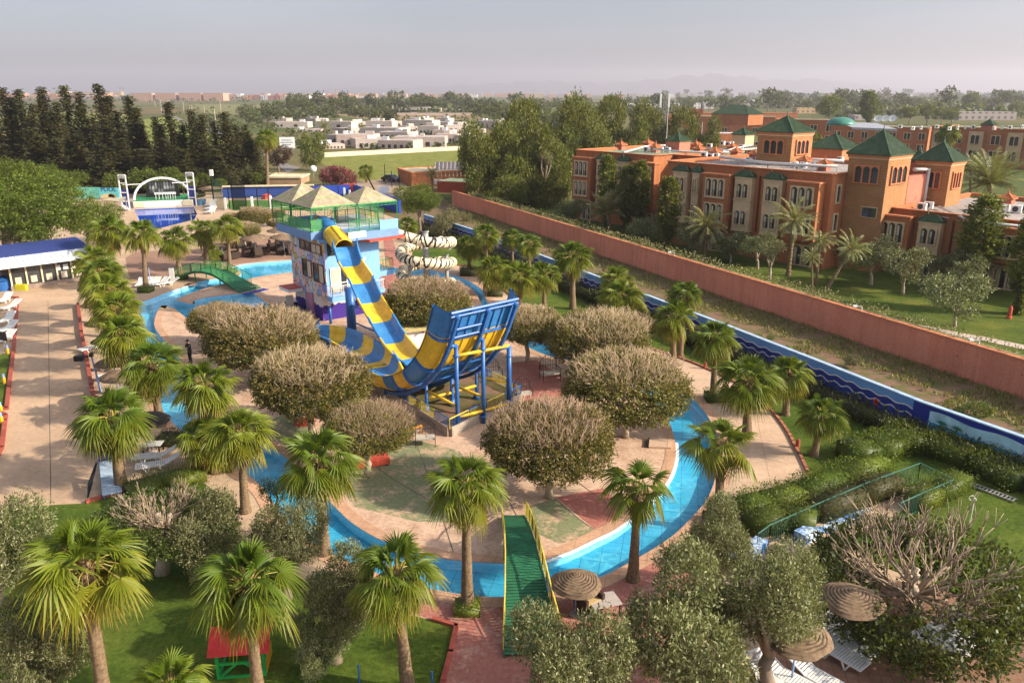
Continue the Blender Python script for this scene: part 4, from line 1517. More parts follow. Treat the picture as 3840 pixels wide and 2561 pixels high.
def board_roof(a0, a1, d0, d1, z, h, name='roof', gface=None):
 ca, cd = (a0 + a1) / 2, (d0 + d1) / 2
 b = MB()
 n = 15
 for i in range(n):
  f0, f1 = i / n, (i + 1) / n
  r0, r1 = (1 - f0) + .012, (1 - f1)
  z0, z1 = z + h * f0, z + h * f1 + .012
  P0 = [T(ca + (a1 - a0) / 2 * r0 * sa, cd + (d1 - d0) / 2 * r0 * sd, z0) for sa, sd in ((-1, -1), (1, -1), (1, 1), (-1, 1))]
  P1 = [T(ca + (a1 - a0) / 2 * r1 * sa, cd + (d1 - d0) / 2 * r1 * sd, z1) for sa, sd in ((-1, -1), (1, -1), (1, 1), (-1, 1))]
  for k in range(4):
   k2 = (k + 1) % 4
   b.cur = 1 if gface == k or (i * 7 + k * 3) % 6 == 0 else 0
   b.add([P0[k], P0[k2], P1[k2], P1[k]], [(0, 1, 2, 3)])
   b.add([P0[k] + Vector((0, 0, -.035)), P0[k2] + Vector((0, 0, -.035)), P0[k2], P0[k]], [(0, 1, 2, 3)])
 o = b.build(name, [PM['plank'], PM['plankgreen']], tower)
 f = MB()
 cs = [T(a, d, z - .06) for a, d in ((a0, d0), (a1, d0), (a1, d1), (a0, d1))]
 for i in range(4):
  f.bar(cs[i], cs[(i + 1) % 4], .07, .09)
  f.bar(cs[i] + Vector((0, 0, -.22)), cs[(i + 1) % 4] + Vector((0, 0, -.22)), .04)
  k = 9
  for j in range(k):
   p, q = cs[i].lerp(cs[(i + 1) % 4], j / k), cs[i].lerp(cs[(i + 1) % 4], (j + 1) / k)
   f.bar(p + Vector((0, 0, -.22)), q, .025)
 f.build('eave_frame', PM['green'], o)
 for a, d in ((a0, d0), (a1, d0), (a1, d1), (a0, d1)):
  p = MB()
  p.bar(T(a, d, ZD), T(a, d, z - .1), .09)
  p.build('roof_post', PM['green'], tower)
 p = MB()
 for a, d in (((a0 + a1) / 2, d0), (a0, (d0 + d1) / 2)):
  p.bar(T(a, d, ZD), T(a, d, z - .1), .06)
 p.build('roof_post', PM['green'], tower)
board_roof(-.35, 3.65, 1.2, 5.0, 9.33, 1.45, gface=None)
board_roof(-.3, 3.7, 4.9, 8.7, 9.30, 1.40, gface=1)
board_roof(3.9, 7.6, 1.3, 5.0, 9.28, 1.15)

# ------------------------------------------------------------------ tube and chute, wide ramp and exit flume
def inplane(p, P0, P1):
 nx, ny = -(P1[1] - P0[1]), (P1[0] - P0[0])
 d = ray(*p)
 t = (nx * P0[0] + ny * P0[1]) / (nx * d[0] + ny * d[1])
 return Vector((d[0] * t, d[1] * t, EYE + d[2] * t))
SP0, SP1 = (-12.45, 59.6), (-6.2, 47.7)
sld = thing('ramp_slide', 'giant blue and yellow slide with a tube, a steep chute and a tall curved ramp', 'water slide')
chute_px = [(1292, 940), (1311, 1000), (1350, 1064), (1383, 1137), (1425, 1209), (1471, 1288), (1518, 1348)]
CH = [inplane(p, SP0, SP1) for p in chute_px]
RD = Vector((.66, -.75, 0)).normalized()
RW = Vector((-RD.y, RD.x, 0))
RC0 = Vector((-6.75, 47.25, .95))
RR, RT = 8.0, radians(66)
def ramp_pt(s):
 """centre of the ramp surface and its upward normal at arc length s"""
 if s < 0:
  return RC0 + RD * s, Vector((0, 0, 1))
 th = min(s / RR, RT)
 p = RC0 + RD * (RR * sin(th)) + Vector((0, 0, RR * (1 - cos(th))))
 n = Vector((0, 0, cos(th))) - RD * sin(th)
 ex = s - RR * RT
 if ex > 0:
  p += (RD * cos(RT) + Vector((0, 0, sin(RT)))) * ex
 return p, n
SMAX = RR * RT + 1.55
end = ramp_pt(-.6)[0] + RW * 1.15
chp = [CH[0] + (CH[0] - CH[1]).normalized() * .35] + CH + [ramp_pt(-.5)[0] + RW * 1.2 + Vector((0, 0, .03)), ramp_pt(.7)[0] + RW * 1.2 + Vector((0, 0, .035))]
path = cr(chp, 10, False)

def frames(path):
 out = []
 for i, p in enumerate(path):
  d = (path[min(i + 1, len(path) - 1)] - path[max(i - 1, 0)]).normalized()
  s = d.cross(Vector((0, 0, 1))).normalized()
  out.append((p, d, s, s.cross(d).normalized()))
 return out

def usec(p, s, n, w, h, flip=1):
 pts = [(-w - .10, h - .08), (-w - .10, h), (-w, h), (-w * .985, h * .5), (-w * .86, h * .14), (-w * .62, 0), (0, -.01), (w * .62, 0), (w * .86, h * .14), (w * .985, h * .5), (w, h), (w + .10, h), (w + .10, h - .08)]
 return [p + s * x + n * y for x, y in pts]

def flume(path, w, h, breaks, name, thick=.07, hfun=None):
 fr = frames(path)
 L = [0]
 for a, c in zip(path[:-1], path[1:]):
  L.append(L[-1] + (c - a).length)
 b = MB()
 secs = [usec(p, s, n, w, (hfun(L[i]) if hfun else h)) for i, (p, d, s, n) in enumerate(fr)]
 for i in range(len(secs) - 1):
  mid = (L[i] + L[i + 1]) / 2
  k = sum(1 for q in breaks if q < mid)
  b.cur = k % 2
  b.sweep(secs[i:i + 2])
  under = [[q - fr[i + j][3] * thick if 2 < m < 10 else q - fr[i + j][3] * .02 + fr[i + j][2] * (-.03 if m <= 2 else .03) for m, q in enumerate(secs[i + j])] for j in (0, 1)]
  b.sweep(under)
 fl = MB()
 for q in breaks:
  i = min(range(len(L)), key=lambda j: abs(L[j] - q))
  p, d, s, n = fr[i]
  hh = hfun(L[i]) if hfun else h
  for off, m in ((-.05, 0), (.05, 1)):
   A = usec(p + d * (off - .012), s, n, w, hh)
   B = [v - n * .12 if 2 < k < 10 else v + s * (-.08 if k <= 2 else .08) for k, v in enumerate(A)]
   fl.sweep([A, B])
 return b, fl, L

def arclen_of(path, q):
 i = min(range(len(path)), key=lambda j: (path[j] - q).length)
 return sum((path[j + 1] - path[j]).length for j in range(i))
br = [arclen_of(path, CH[i]) for i in range(1, 7)] + [arclen_of(path, CH[6]) + 2.3]
b, fl, L = flume(path, .84, .62, br, 'chute')
ch = b.build('chute', [PM['blue'], PM['yellow']], sld, 'all')
fl.build('chute_flange', PM['steelblue'], ch)

tp = [inplane((1196, 846), SP0, SP1) + Vector((0, 0, .0)), inplane((1222, 852), SP0, SP1), inplane((1258, 893), SP0, SP1), inplane((1290, 932), SP0, SP1)]
tp[0] = tp[1] + Vector((-.75, .75, .12))
tpath = cr(tp, 8, False)
def shell_tube(path, r, t=.04, n=22):
 b = MB()
 fr = frames(path)
 for rr in (r, r - t):
  b.sweep([[p + s * (cos(2 * pi * k / n) * rr) + nn * (sin(2 * pi * k / n) * rr) for k in range(n + 1)] for p, d, s, nn in fr])
 for e in (0, -1):
  p, d, s, nn = fr[e]
  b.sweep([[p + s * (cos(2 * pi * k / n) * rr) + nn * (sin(2 * pi * k / n) * rr) for k in range(n + 1)] for rr in (r - t, r)])
 return b, fr
def collar(b, fr, i, r, w=.05, o=.09, n=22):
 p, d, s, nn = fr[i]
 b.sweep([[p + d * x + s * (cos(2 * pi * k / n) * rr) + nn * (sin(2 * pi * k / n) * rr) for k in range(n + 1)] for x, rr in ((-w, r), (-w, r + o), (w, r + o), (w, r))])
 return b
TRd = .70
c1, c2 = 5, 14
b, fr = shell_tube(tpath[:c1 + 1], TRd); b.build('tube_section', PM['yellow'], sld, 'all')
b, fr = shell_tube(tpath[c1:c2 + 1], TRd + .01); collar(b, fr, 0, TRd); o = b.build('tube_section', PM['blue'], sld, 'all')
b, fr = shell_tube(tpath[c2:], TRd + .02); collar(b, fr, 0, TRd); collar(b, fr, -1, TRd, .04, .06)
p0, d0, s0, n0 = fr[0]
for a in (radians(80), radians(25), radians(140)):
 b.bar(fr[0][0] + (fr[0][2] * cos(a) + fr[0][3] * sin(a)) * (TRd + .05), fr[-1][0] + (fr[-1][2] * cos(a) + fr[-1][3] * sin(a)) * (TRd + .05), .05, .1)
o = b.build('tube_section', PM['yellow'], sld, 'all')
fr_ = frames(path)
b = MB()
for sg in (-1, 1):
 A = [[p + s * (sg * .88) + n * y for y in (-.05, h)] for (p, d, s, n), h in zip(fr_[0:12], np.linspace(1.05, .62, 12))]
 b.sweep(A)
 A2 = [[p + s * (sg * .95) + n * y for y in (-.05, h)] for (p, d, s, n), h in zip(fr_[0:12], np.linspace(1.05, .62, 12))]
 b.sweep(A2)
 b.sweep([[a[1], c[1]] for a, c in zip(A, A2)])
b.build('flared_side', PM['blue'], sld)

RS = [(-2.62, .92), (-2.58, .55), (-2.44, .22), (-2.18, .04), (-1.6, 0), (-.8, 0), (0, 0), (.8, 0), (1.6, 0), (2.18, .04), (2.44, .22), (2.58, .55), (2.62, .92)]
ss = list(np.linspace(-1.2, SMAX, 44))
cuts = [SMAX - x for x in (1.75, 4.3, 6.1, 7.6, 9.0)]
b, rib = MB(), MB()
def rsec(s, lift=0.0, grow=0.0):
 p, n = ramp_pt(s)
 return [p + RW * (x + (grow if x > 2 else -grow if x < -2 else 0)) + n * (y * (1 if (x < 0 or s > 1.2) else max(.05, (s + 1.2) / 2.4)) + lift) for x, y in RS]
for i in range(len(ss) - 1):
 m = (ss[i] + ss[i + 1]) / 2
 b.cur = sum(1 for c in cuts if c > m) % 2
 b.sweep([rsec(ss[i]), rsec(ss[i + 1])])
 b.sweep([rsec(ss[i], -.06, .05), rsec(ss[i + 1], -.06, .05)])
 e0, e1 = rsec(ss[i]), rsec(ss[i + 1])
 for k, sg in ((0, -1), (12, 1)):
  b.sweep([[e0[k], e0[k] + RW * .12 * sg], [e1[k], e1[k] + RW * .12 * sg]])
rp = b.build('ramp', [PM['blue'], PM['yellow']], sld, 'all')
b = MB()
for x in np.linspace(-2.0, 2.0, 8):
 b = MB()
 for i in range(len(ss) - 1):
  m = (ss[i] + ss[i + 1]) / 2
  if m < .3:
   continue
  b.cur = sum(1 for c in cuts if c > m) % 2
  (p, n), (q, n2) = ramp_pt(ss[i]), ramp_pt(ss[i + 1])
  b.add([p + RW * (x - .045) - n * .06, p + RW * (x + .045) - n * .06, q + RW * (x + .045) - n2 * .06, q + RW * (x - .045) - n2 * .06, p + RW * (x - .03) - n * .13, p + RW * (x + .03) - n2 * .13, q + RW * (x + .03) - n2 * .13, q + RW * (x - .03) - n2 * .13], [(4, 5, 6, 7), (0, 4, 7, 3), (1, 2, 6, 5)])
 b.build('back_rib', [PM['blue'], PM['yellow']], rp)
b = MB()
for c in cuts[:4]:
 A = rsec(c - .05, -.05, .06)
 b = MB()
 for k in range(12):
  b.bar(A[k] - ramp_pt(c)[1] * .07, A[k + 1] - ramp_pt(c)[1] * .07, .07, .16)
 b.build('panel_flange', PM['steelblue'], rp)
b = MB()
tpt, tn = ramp_pt(SMAX)
for off, w in ((.0, .14), (-.22, .08)):
 b.tube([tpt + RW * -2.3 - tn * (.12) + Vector((0, 0, off + .05)), tpt + RW * 2.35 - tn * .12 + Vector((0, 0, off + .05))], w / 2 + .02, 8)
for x in (-1.9, -.6, .6, 1.9):
 b.obox(tpt + RW * x - tn * .1, RW * .3, tn * .03, Vector((0, 0, .08)))
b.build('top_rail', PM['steelblue'], rp)
b = MB()
for zf in (1.0, 1.55):
 p, n = ramp_pt(SMAX - zf)
 b.tube([p + RW * -1.95 - n * .28, p + RW * -.05 - n * .28], .07, 8)
b.build('brace_tube', PM['steelblue'], rp)

xs = (-1.95, .1, 2.1)
cols = [G(1717, 1618), G(1814, 1587), G(1909, 1531)]
posts = [G(1602, 1567), G(1697, 1546), G(1789, 1521)]
for k, x in enumerate(xs):
 b = MB()
 pts = [ramp_pt(s)[0] + RW * x - ramp_pt(s)[1] * .33 for s in np.linspace(1.0, SMAX - .1, 16)]
 for p, q in zip(pts[:-1], pts[1:]):
  b.bar(p, q + (q - p) * .05, .16, .2)
 p, n = ramp_pt(SMAX - .15)
 b.lathe([(.16, -.05), (.16, .05)], p + RW * x - n * .3, 10)
 b.build('ramp_beam', PM['steelblue'], sld)
 target = min(pts, key=lambda q: (q.xy - cols[k].xy).length)
 b = MB()
 b.tube([(cols[k].x, cols[k].y, .0), (cols[k].x, cols[k].y, target.z - .1)], .12 if k < 2 else .15, 10)
 b.lathe([(.24, .0), (.24, .05)], (cols[k].x, cols[k].y, .45), 10)
 b.lathe([(.2, .0), (.2, .06)], (cols[k].x, cols[k].y, target.z - .7), 10)
 b.bar((cols[k].x, cols[k].y, target.z - .1), target, .2)
 b.build('column', PM['steelblue'], sld, 'all')
 tg = min(pts, key=lambda q: (q.xy - posts[k].xy).length)
 b = MB()
 b.tube([(posts[k].x, posts[k].y, 0), (posts[k].x, posts[k].y, tg.z)], .11, 10)
 b.lathe([(.26, .0), (.14, .4)], (posts[k].x, posts[k].y, .45), 8)
 b.build('short_post', PM['steelblue'], sld, 'all')
for a, c, ya, yc in ((0, 1, 1334, 1315), (1, 2, 1315, 1296), (0, 1, 1564, 1540), (1, 2, 1540, 1513)):
 b = MB()
 p, q = cols[a].copy(), cols[c].copy()
 p.z, q.z = HG(p, ya), HG(q, yc)
 b.tube([p, q], .09, 8)
 b.build('cross_tube', PM['yellow'], sld, 'all')
for p, q, z0, z1 in ((posts[0], cols[0], 1.7, 1.5), (posts[1], cols[1], 1.75, 1.6), (posts[2], cols[2], 1.9, 1.6), (posts[0], posts[1], 1.2, 1.25), (posts[1], posts[2], 1.25, 1.3)):
 b = MB()
 b.tube([(p.x, p.y, z0), (q.x, q.y, z1)], .085, 8)
 b.build('cross_tube', PM['yellow'], sld, 'all')
for s in (0.2, 1.6):
 for x in (-1.6, 1.6):
  p = ramp_pt(s)[0] + RW * x
  b = MB()
  b.tube([(p.x, p.y, 0), (p.x, p.y, p.z - .1)], .1, 8)
  b.build('short_post', PM['steelblue'], sld, 'all')
cb = inplane((1310, 1075), SP0, SP1)
b = MB()
b.tube([(cb.x, cb.y, 0), (cb.x, cb.y, cb.z - .1)], .36, 14)
f1 = min(path, key=lambda q: abs(q.z - 3.2)); f2 = min(path, key=lambda q: abs(q.z - 2.2))
for z, f in ((2.3, f1), (1.0, f2)):
 b.tube([(cb.x, cb.y, z), f - Vector((0, 0, .1))], .07, 6)
b.build('main_column', PM['steelblue'], sld, 'all')

ep = [ramp_pt(.9)[0] - RW * 1.25 + Vector((0, 0, .06)), ramp_pt(-.4)[0] - RW * 1.3 + Vector((0, 0, .04)), Vector((-9.25, 49.3, 1.0)), Vector((-10.7, 51.3, 1.05)), Vector((-12.1, 52.9, 1.1)), Vector((-13.6, 53.7, 1.1)), Vector((-15.2, 53.6, 1.0)), Vector((-16.6, 52.9, .9))]
epath = cr(ep, 8, False)
eL = sum((q - p).length for p, q in zip(epath[:-1], epath[1:]))
b, fl, L = flume(epath, 1.18, 1.0, [2.0, 3.3, 4.7, 6.0, 7.6, 9.2, 10.3, 11.5], 'exit', .08, lambda l: min(1.0, .12 + .35 * l))
ex = b.build('exit_flume', [PM['yellow'], PM['blue']], sld, 'all')
fl.build('flume_flange', PM['steelblue'], ex)
fr_ = frames(epath)
wv = MB()
wv.sweep([[p + s * x + n * .09 for x in (-.8, 0, .8)] for p, d, s, n in fr_[24:]])
wv.build('running_water', MT['water'], ex)

PL = [Vector((-3.4, 40.1, 0)), Vector((.55, 45.3, 0)), Vector((-3.1, 50.2, 0)), Vector((-9.8, 49.0, 0))]
pb = MB().prism([p[:2] for p in PL], 0, .45)
tag(pb.build('fenced_plinth', MT['dirt']), 'low earth filled plinth under the ramp columns', 'plinth')
fz = [p + Vector((0, 0, .45)) for p in PL]
fen = thing('ramp_fence', 'yellow and blue railing round the plinth of the ramp', 'fence')
for i, (p, q) in enumerate(zip(fz, fz[1:] + fz[:1])):
 n_ = max(2, round((q - p).length / 1.5))
 for j in range(n_):
  a_, c_ = p.lerp(q, j / n_), p.lerp(q, (j + .97) / n_)
  railing([a_, c_], .62, 2, [PM['railyel'] if (i + j) % 2 == 0 else PM['steelblue'], PM['railyel'] if (i + j) % 3 else PM['steelblue']], 'fence_panel', fen, bal=.12, thick=.03)
wl = MB()
for p, q in ((PL[3], PL[0]), (PL[0], PL[1])):
 d = (q - p).normalized()
 nn = Vector((d.y, -d.x, 0))
 wl.obox((p + q) / 2 + Vector((0, 0, .28)) + nn * .06, d * ((q - p).length / 2 - .07), nn * .05, (0, 0, .28))
tag(wl.build('plinth_wall', PM['concrete']), 'bare concrete retaining wall in front of the ramp plinth', 'wall')

hut = thing('pump_hut', 'white pump hut with a yellowish slatted roof behind the chute', 'hut', G(1560, 1352))
hu, hn = Vector((.93, .37, 0)), Vector((.37, -.93, 0))
b = MB(); b.obox((0, 1.4, 1.05), hu * 1.5, hn * 1.2, (0, 0, 1.05)); b.build('wall', PM['waves'] if False else m_wavewall('hut_paint', (.10, .05, .30), (.74, .70, .66), .45, .8), hut)
b = MB()
for i in range(16):
 x = -1.45 + i * .195
 b.obox(Vector((0, 1.4, 2.2)) + hu * (x * .0) - hn * (x * 1.0), hu * 2.0, hn * .06, (0, 0, .03))
b.build('roof_slats', mat('pergola_slat', (.50, .40, .17), .3, 3), hut)
b = MB()
for s in (-1.7, 0, 1.7):
 b.obox(Vector((0, 1.4, 2.13)) + hu * s, hu * .04, hn * 1.6, (0, 0, .04))
b.build('roof_beam', PM['black'], hut)

# ------------------------------------------------------------------ striped spiral tube
zeb = thing('striped_tube_slide', 'cream spiral tube slide with black zebra stripes winding round a grey pole', 'water slide')
ZC = AY(1597, 960, 69.0)
zx, zy, zr = ZC.x, 69.0, 2.25
z1 = AY(1614, 906, 66.8).z
z2 = AY(1614, 986, 66.8).z
drop = z1 - z2
zp = [AY(1437, 862, 66.3), AY(1462, 868, 66.4), AY(1500, 881, 66.6), AY(1545, 895, 66.75)]
for i in range(0, 41):
 a = -pi / 2 + 2 * pi * i / 18
 zp.append(Vector((zx + zr * cos(a), zy + zr * sin(a), z1 - drop * i / 18)))
zl = zp[-1].z
for i in range(1, 13):
 a = -pi / 2 + 2 * pi * (40 + i) / 18
 k = i / 12
 rr = zr * (1 - .32 * k)
 zp.append(Vector((zx + rr * cos(a) - .2 * k, zy + rr * sin(a) - .3 * k, zl + (.55 - zl) * k)))
zpath = cr(zp, 5, False)
ZR, nz = .44, 18
b = MB()
frz = frames(zpath)
r_ = random.Random(5)
rings = [[p + s * (cos(2 * pi * k / nz) * ZR) + n * (sin(2 * pi * k / nz) * ZR) for k in range(nz)] for p, d, s, n in frz]
Lz = [0]
for a, c in zip(zpath[:-1], zpath[1:]):
 Lz.append(Lz[-1] + (c - a).length)
stripes = []
x = .2
while x < Lz[-1]:
 stripes.append((x, r_.uniform(.055, .09), r_.uniform(-.32, .32)))
 x += r_.uniform(.30, .48)
fine = MB()
nf = int(Lz[-1] / .055)
lens = np.array(Lz)
for i in range(nf + 1):
 l = Lz[-1] * i / nf
 j = min(int(np.searchsorted(lens, l, 'right')) - 1, len(zpath) - 2)
 t = (l - Lz[j]) / max(1e-6, Lz[j + 1] - Lz[j])
 fine.v.extend([tuple(rings[j][k].lerp(rings[j + 1][k], t)) for k in range(nz)])
for i in range(nf):
 lm = Lz[-1] * (i + .5) / nf
 for k in range(nz):
  k2 = (k + 1) % nz
  an = sin(2 * pi * (k + .5) / nz)
  blk = any(abs(lm - (sx + sl * an)) < sw for sx, sw, sl in stripes if abs(lm - sx) < .6)
  fine.f.append((i * nz + k, i * nz + k2, (i + 1) * nz + k2, (i + 1) * nz + k))
  fine.mi.append(1 if blk else 0)
zt = fine.build('tube', [PM['cream'], PM['black']], zeb, 'all')
b = MB()
for l in np.arange(1.0, Lz[-1], 2.05):
 j = int(np.searchsorted(lens, l))
 p, d, s, n = frz[min(j, len(frz) - 1)]
 collar(b, frz, min(j, len(frz) - 1), ZR, .04, .055, 16)
b.build('tube_flange', PM['cream'], zt, 'all')
b = MB(); b.obox(zp[0] + Vector((-.5, .1, 0)), (.55, 0, 0), (0, .5, 0), (0, 0, .35)); b.build('entry_box', PM['white'], zeb)
def pole(x, y, top, r):
 b = MB(); b.tube([(x, y, 0), (x, y, top)], [r * 1.05, r], 12); b.lathe([(r * 1.25, 0), (r * 1.25, .1)], (x, y, top - .1), 12)
 return b.build('support_pole', PM['grey'], zeb, 'all')
pole(zx, zy, AY(1597, 866, 69.0).z, .27)
pole(zx - 1.25, zy - 1.6, AY(1538, 975, 67.4).z, .17)
pole(zx + 1.75, zy + .6, AY(1665, 940, 69.6).z - .35, .17)
b = MB()
for i in (4, 13, 22, 31, 40):
 q = zp[4 + i]
 b.bar((zx, zy, q.z - .55), q - Vector((0, 0, .5)), .07)
 d = Vector((-(q.y - zy), q.x - zx, 0)).normalized()
 b.bar(q - Vector((0, 0, .52)) - d * .6, q - Vector((0, 0, .52)) + d * .6, .06)
b.build('support_arm', PM['grey'], zeb)

# ------------------------------------------------------------------ footbridges
def arched_bridge(name, label, cpts, widths, railh, railm, legs, plank=.14, slat=True):
 root = thing(name, label, 'footbridge')
 C = [Vector(c) for c in cpts]
 P = cr(C, 12, False)
 Ls = [0]
 for a, c in zip(P[:-1], P[1:]):
  Ls.append(Ls[-1] + (c - a).length)
 cl = [Ls[min(i * 12, len(Ls) - 1)] for i in range(len(C))]
 wd = lambda l: float(np.interp(l, cl, widths))
 n = int(Ls[-1] / plank)
 b = MB()
 side = [[], []]
 for i in range(n):
  l = (i + .5) / n * Ls[-1]
  j = max(0, min(int(np.searchsorted(Ls, l)) - 1, len(P) - 2))
  t = (l - Ls[j]) / (Ls[j + 1] - Ls[j])
  p = P[j].lerp(P[j + 1], t)
  d = (P[j + 1] - P[j]).normalized()
  s = d.cross(Vector((0, 0, 1))).normalized()
  w = wd(l) / 2
  b.obox(p, d * (plank * .40), s * w, s.cross(d) * .022)
 b.build('deck', PM['brgreen'], root)
 bb = {-1: MB(), 1: MB()}
 for j in range(0, len(P) - 1, 2):
  d = (P[min(j + 2, len(P) - 1)] - P[j]).normalized()
  s = d.cross(Vector((0, 0, 1))).normalized()
  for sg in (-1, 1):
   bb[sg].bar(P[j] + s * sg * (wd(Ls[j]) / 2 - .03) - Vector((0, 0, .11)), P[min(j + 2, len(P) - 1)] + s * sg * (wd(Ls[min(j + 2, len(P) - 1)]) / 2 - .03) - Vector((0, 0, .11)), .06, .14)
   side[0 if sg < 0 else 1].append(P[j] + s * sg * (wd(Ls[j]) / 2 + .02))
 for q in bb.values():
  q.build('side_beam', PM['brgreen'], root)
 for sd in side:
  railing(sd[::3] + ([sd[-1]] if (len(sd) - 1) % 3 else []), railh, 1.0, railm, 'handrail', root, bal=.16, thick=.028)
 for (x, y, z) in legs:
  b = MB(); b.bar((x, y, 0), (x, y, z), .09); b.build('leg', PM['green'], root)
 return root
arched_bridge('front_footbridge', 'green plank footbridge with yellow handrails over the front of the river',
 [(.08, 31.4, .12), (.16, 29.6, .75), (.32, 27.8, 1.02), (.45, 26.0, 1.0), (.58, 24.2, .6), (.72, 22.3, .12)], [1.0, 1.1, 1.2, 1.35, 1.6, 2.0], .72, [PM['railyel'], PM['railyel']],
 [(-.30, 28.1, .9), (.95, 28.0, .9), (-.2, 24.9, .8), (1.2, 24.8, .8)])
ql = [G(655, 1050), G(734, 1056), G(826, 1068), G(935, 1090)]
arched_bridge('rear_footbridge', 'green arched footbridge with steps and pale green rails by the wide pool',
 [(ql[0].x, ql[0].y + .6, .15), (ql[1].x, ql[1].y + .9, .95), (ql[2].x - .2, ql[2].y + .7, 1.05), (ql[3].x - .6, ql[3].y + .4, .3)], [1.7, 1.7, 1.75, 2.2], .85, [PM['green'], PM['ltgreen']],
 [(ql[1].x, ql[1].y, .9), (ql[2].x, ql[2].y, .95), (ql[1].x + .5, ql[1].y + 1.6, .9), (ql[2].x + .5, ql[2].y + 1.5, .95)], .2)
b = MB()
e = Vector((ql[3].x - .5, ql[3].y + .35, 0)); dd = (ql[3] - ql[2]).normalized(); sd_ = Vector((-dd.y, dd.x, 0))
for i in range(3):
 b.obox(e + dd * (.1 + .28 * i) + Vector((0, 0, .26 - .09 * i)), dd * .14, sd_ * 1.25, (0, 0, .03))
tag(b.build('step_flight', PM['brgreen']), 'three green wooden steps at the end of the rear footbridge', 'steps')
b = MB(); b.obox(e + dd * 1.45 + Vector((0, 0, .02)), dd * .4, sd_ * 1.3, (0, 0, .012))
tag(b.build('foot_mat', PM['navy']), 'dark blue mat in front of the green steps', 'mat')
# ------------------------------------------------------------------ walls
def m_weather(name, col, amt):
 m, nt, out = nt_new(name)
 p = coords(nt, 'Position')
 st = noise(nt, coords(nt, 'Position', (1.6, 1.6, .12)), 1.0, 6, .7)
 bl = noise(nt, p, .22, 5, .65)
 fi = noise(nt, p, 6, 4)
 c = ramp(nt, bl, [(.3, tuple(x * (1 - amt) for x in col)), (.55, col), (.75, tuple(x * (1 + amt * .6) for x in col))])
 c = mixc(nt, amt * 2.2, c, ramp(nt, st, [(.32, (.22, .20, .19)), (.55, (.52, .5, .5)), (.75, (.62, .6, .6))]), 'OVERLAY')
 c = mixc(nt, .12, c, ramp(nt, fi, [(.3, (0, 0, 0)), (.7, (1, 1, 1))]), 'OVERLAY')
 sp = nt.nodes.new('ShaderNodeSeparateXYZ')
 nt.links.new(p, sp.inputs[0])
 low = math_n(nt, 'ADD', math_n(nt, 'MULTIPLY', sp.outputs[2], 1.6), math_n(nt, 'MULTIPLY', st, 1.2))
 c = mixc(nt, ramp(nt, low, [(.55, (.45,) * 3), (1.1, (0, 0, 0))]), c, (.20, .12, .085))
 finish(nt, out, c, .9, fi, .12, .02, .2)
 return m
HM = {
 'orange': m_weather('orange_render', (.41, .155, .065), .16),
 'trim': mat('orange_trim', (.52, .19, .085), .12, .8, .85),
 'cream': mat('cream_stucco', (.58, .42, .25), .12, 1.2, .85),
 'roof': m_paving('green_roof_felt', (.20, .27, .17), None, .3, (.36, .35, .31)),
 'roofgrey': m_paving('grey_roof_sheet', (.36, .32, .30), (1.6, 6.0, .05), .2),
 'salmon': mat('salmon_render', (.48, .165, .11), .22, .35, .9, bstr=.1),
 'wallpink': m_weather('garden_wall_render', (.66, .24, .135), .16),
 'acwhite': mat('unit_casing', (.70, .70, .68), .08, 3, .5),
 'pipe': mat('pipe_lagging', (.55, .54, .53), .12, 3, .5, .5),
}
def m_brickband():
 m, nt, out = nt_new('banded_brick')
 v = coords(nt, 'Position')
 sp = nt.nodes.new('ShaderNodeSeparateXYZ')
 nt.links.new(v, sp.inputs[0])
 w = math_n(nt, 'SINE', math_n(nt, 'MULTIPLY', sp.outputs[2], 2 * pi / .16))
 n1 = noise(nt, v, 1.2, 5)
 c = ramp(nt, n1, [(.3, (.34, .165, .065)), (.7, (.46, .245, .105))])
 c = mixc(nt, ramp(nt, w, [(.0, (.55,) * 3), (.25, (0, 0, 0))]), c, (.22, .10, .045))
 finish(nt, out, c, .9, w, .3, .02)
 return m
HM['brick'] = m_brickband()
def m_tiles():
 m, nt, out = nt_new('green_roof_tile')
 v = coords(nt, 'Object')
 sp = nt.nodes.new('ShaderNodeSeparateXYZ')
 nt.links.new(v, sp.inputs[0])
 n1 = noise(nt, v, 1.5, 5)
 c = ramp(nt, n1, [(.3, (.030, .062, .028)), (.55, (.05, .095, .042)), (.8, (.11, .13, .08))])
 finish(nt, out, c, .5, None, .3, .02, .4)
 return m
HM['tile'] = m_tiles()

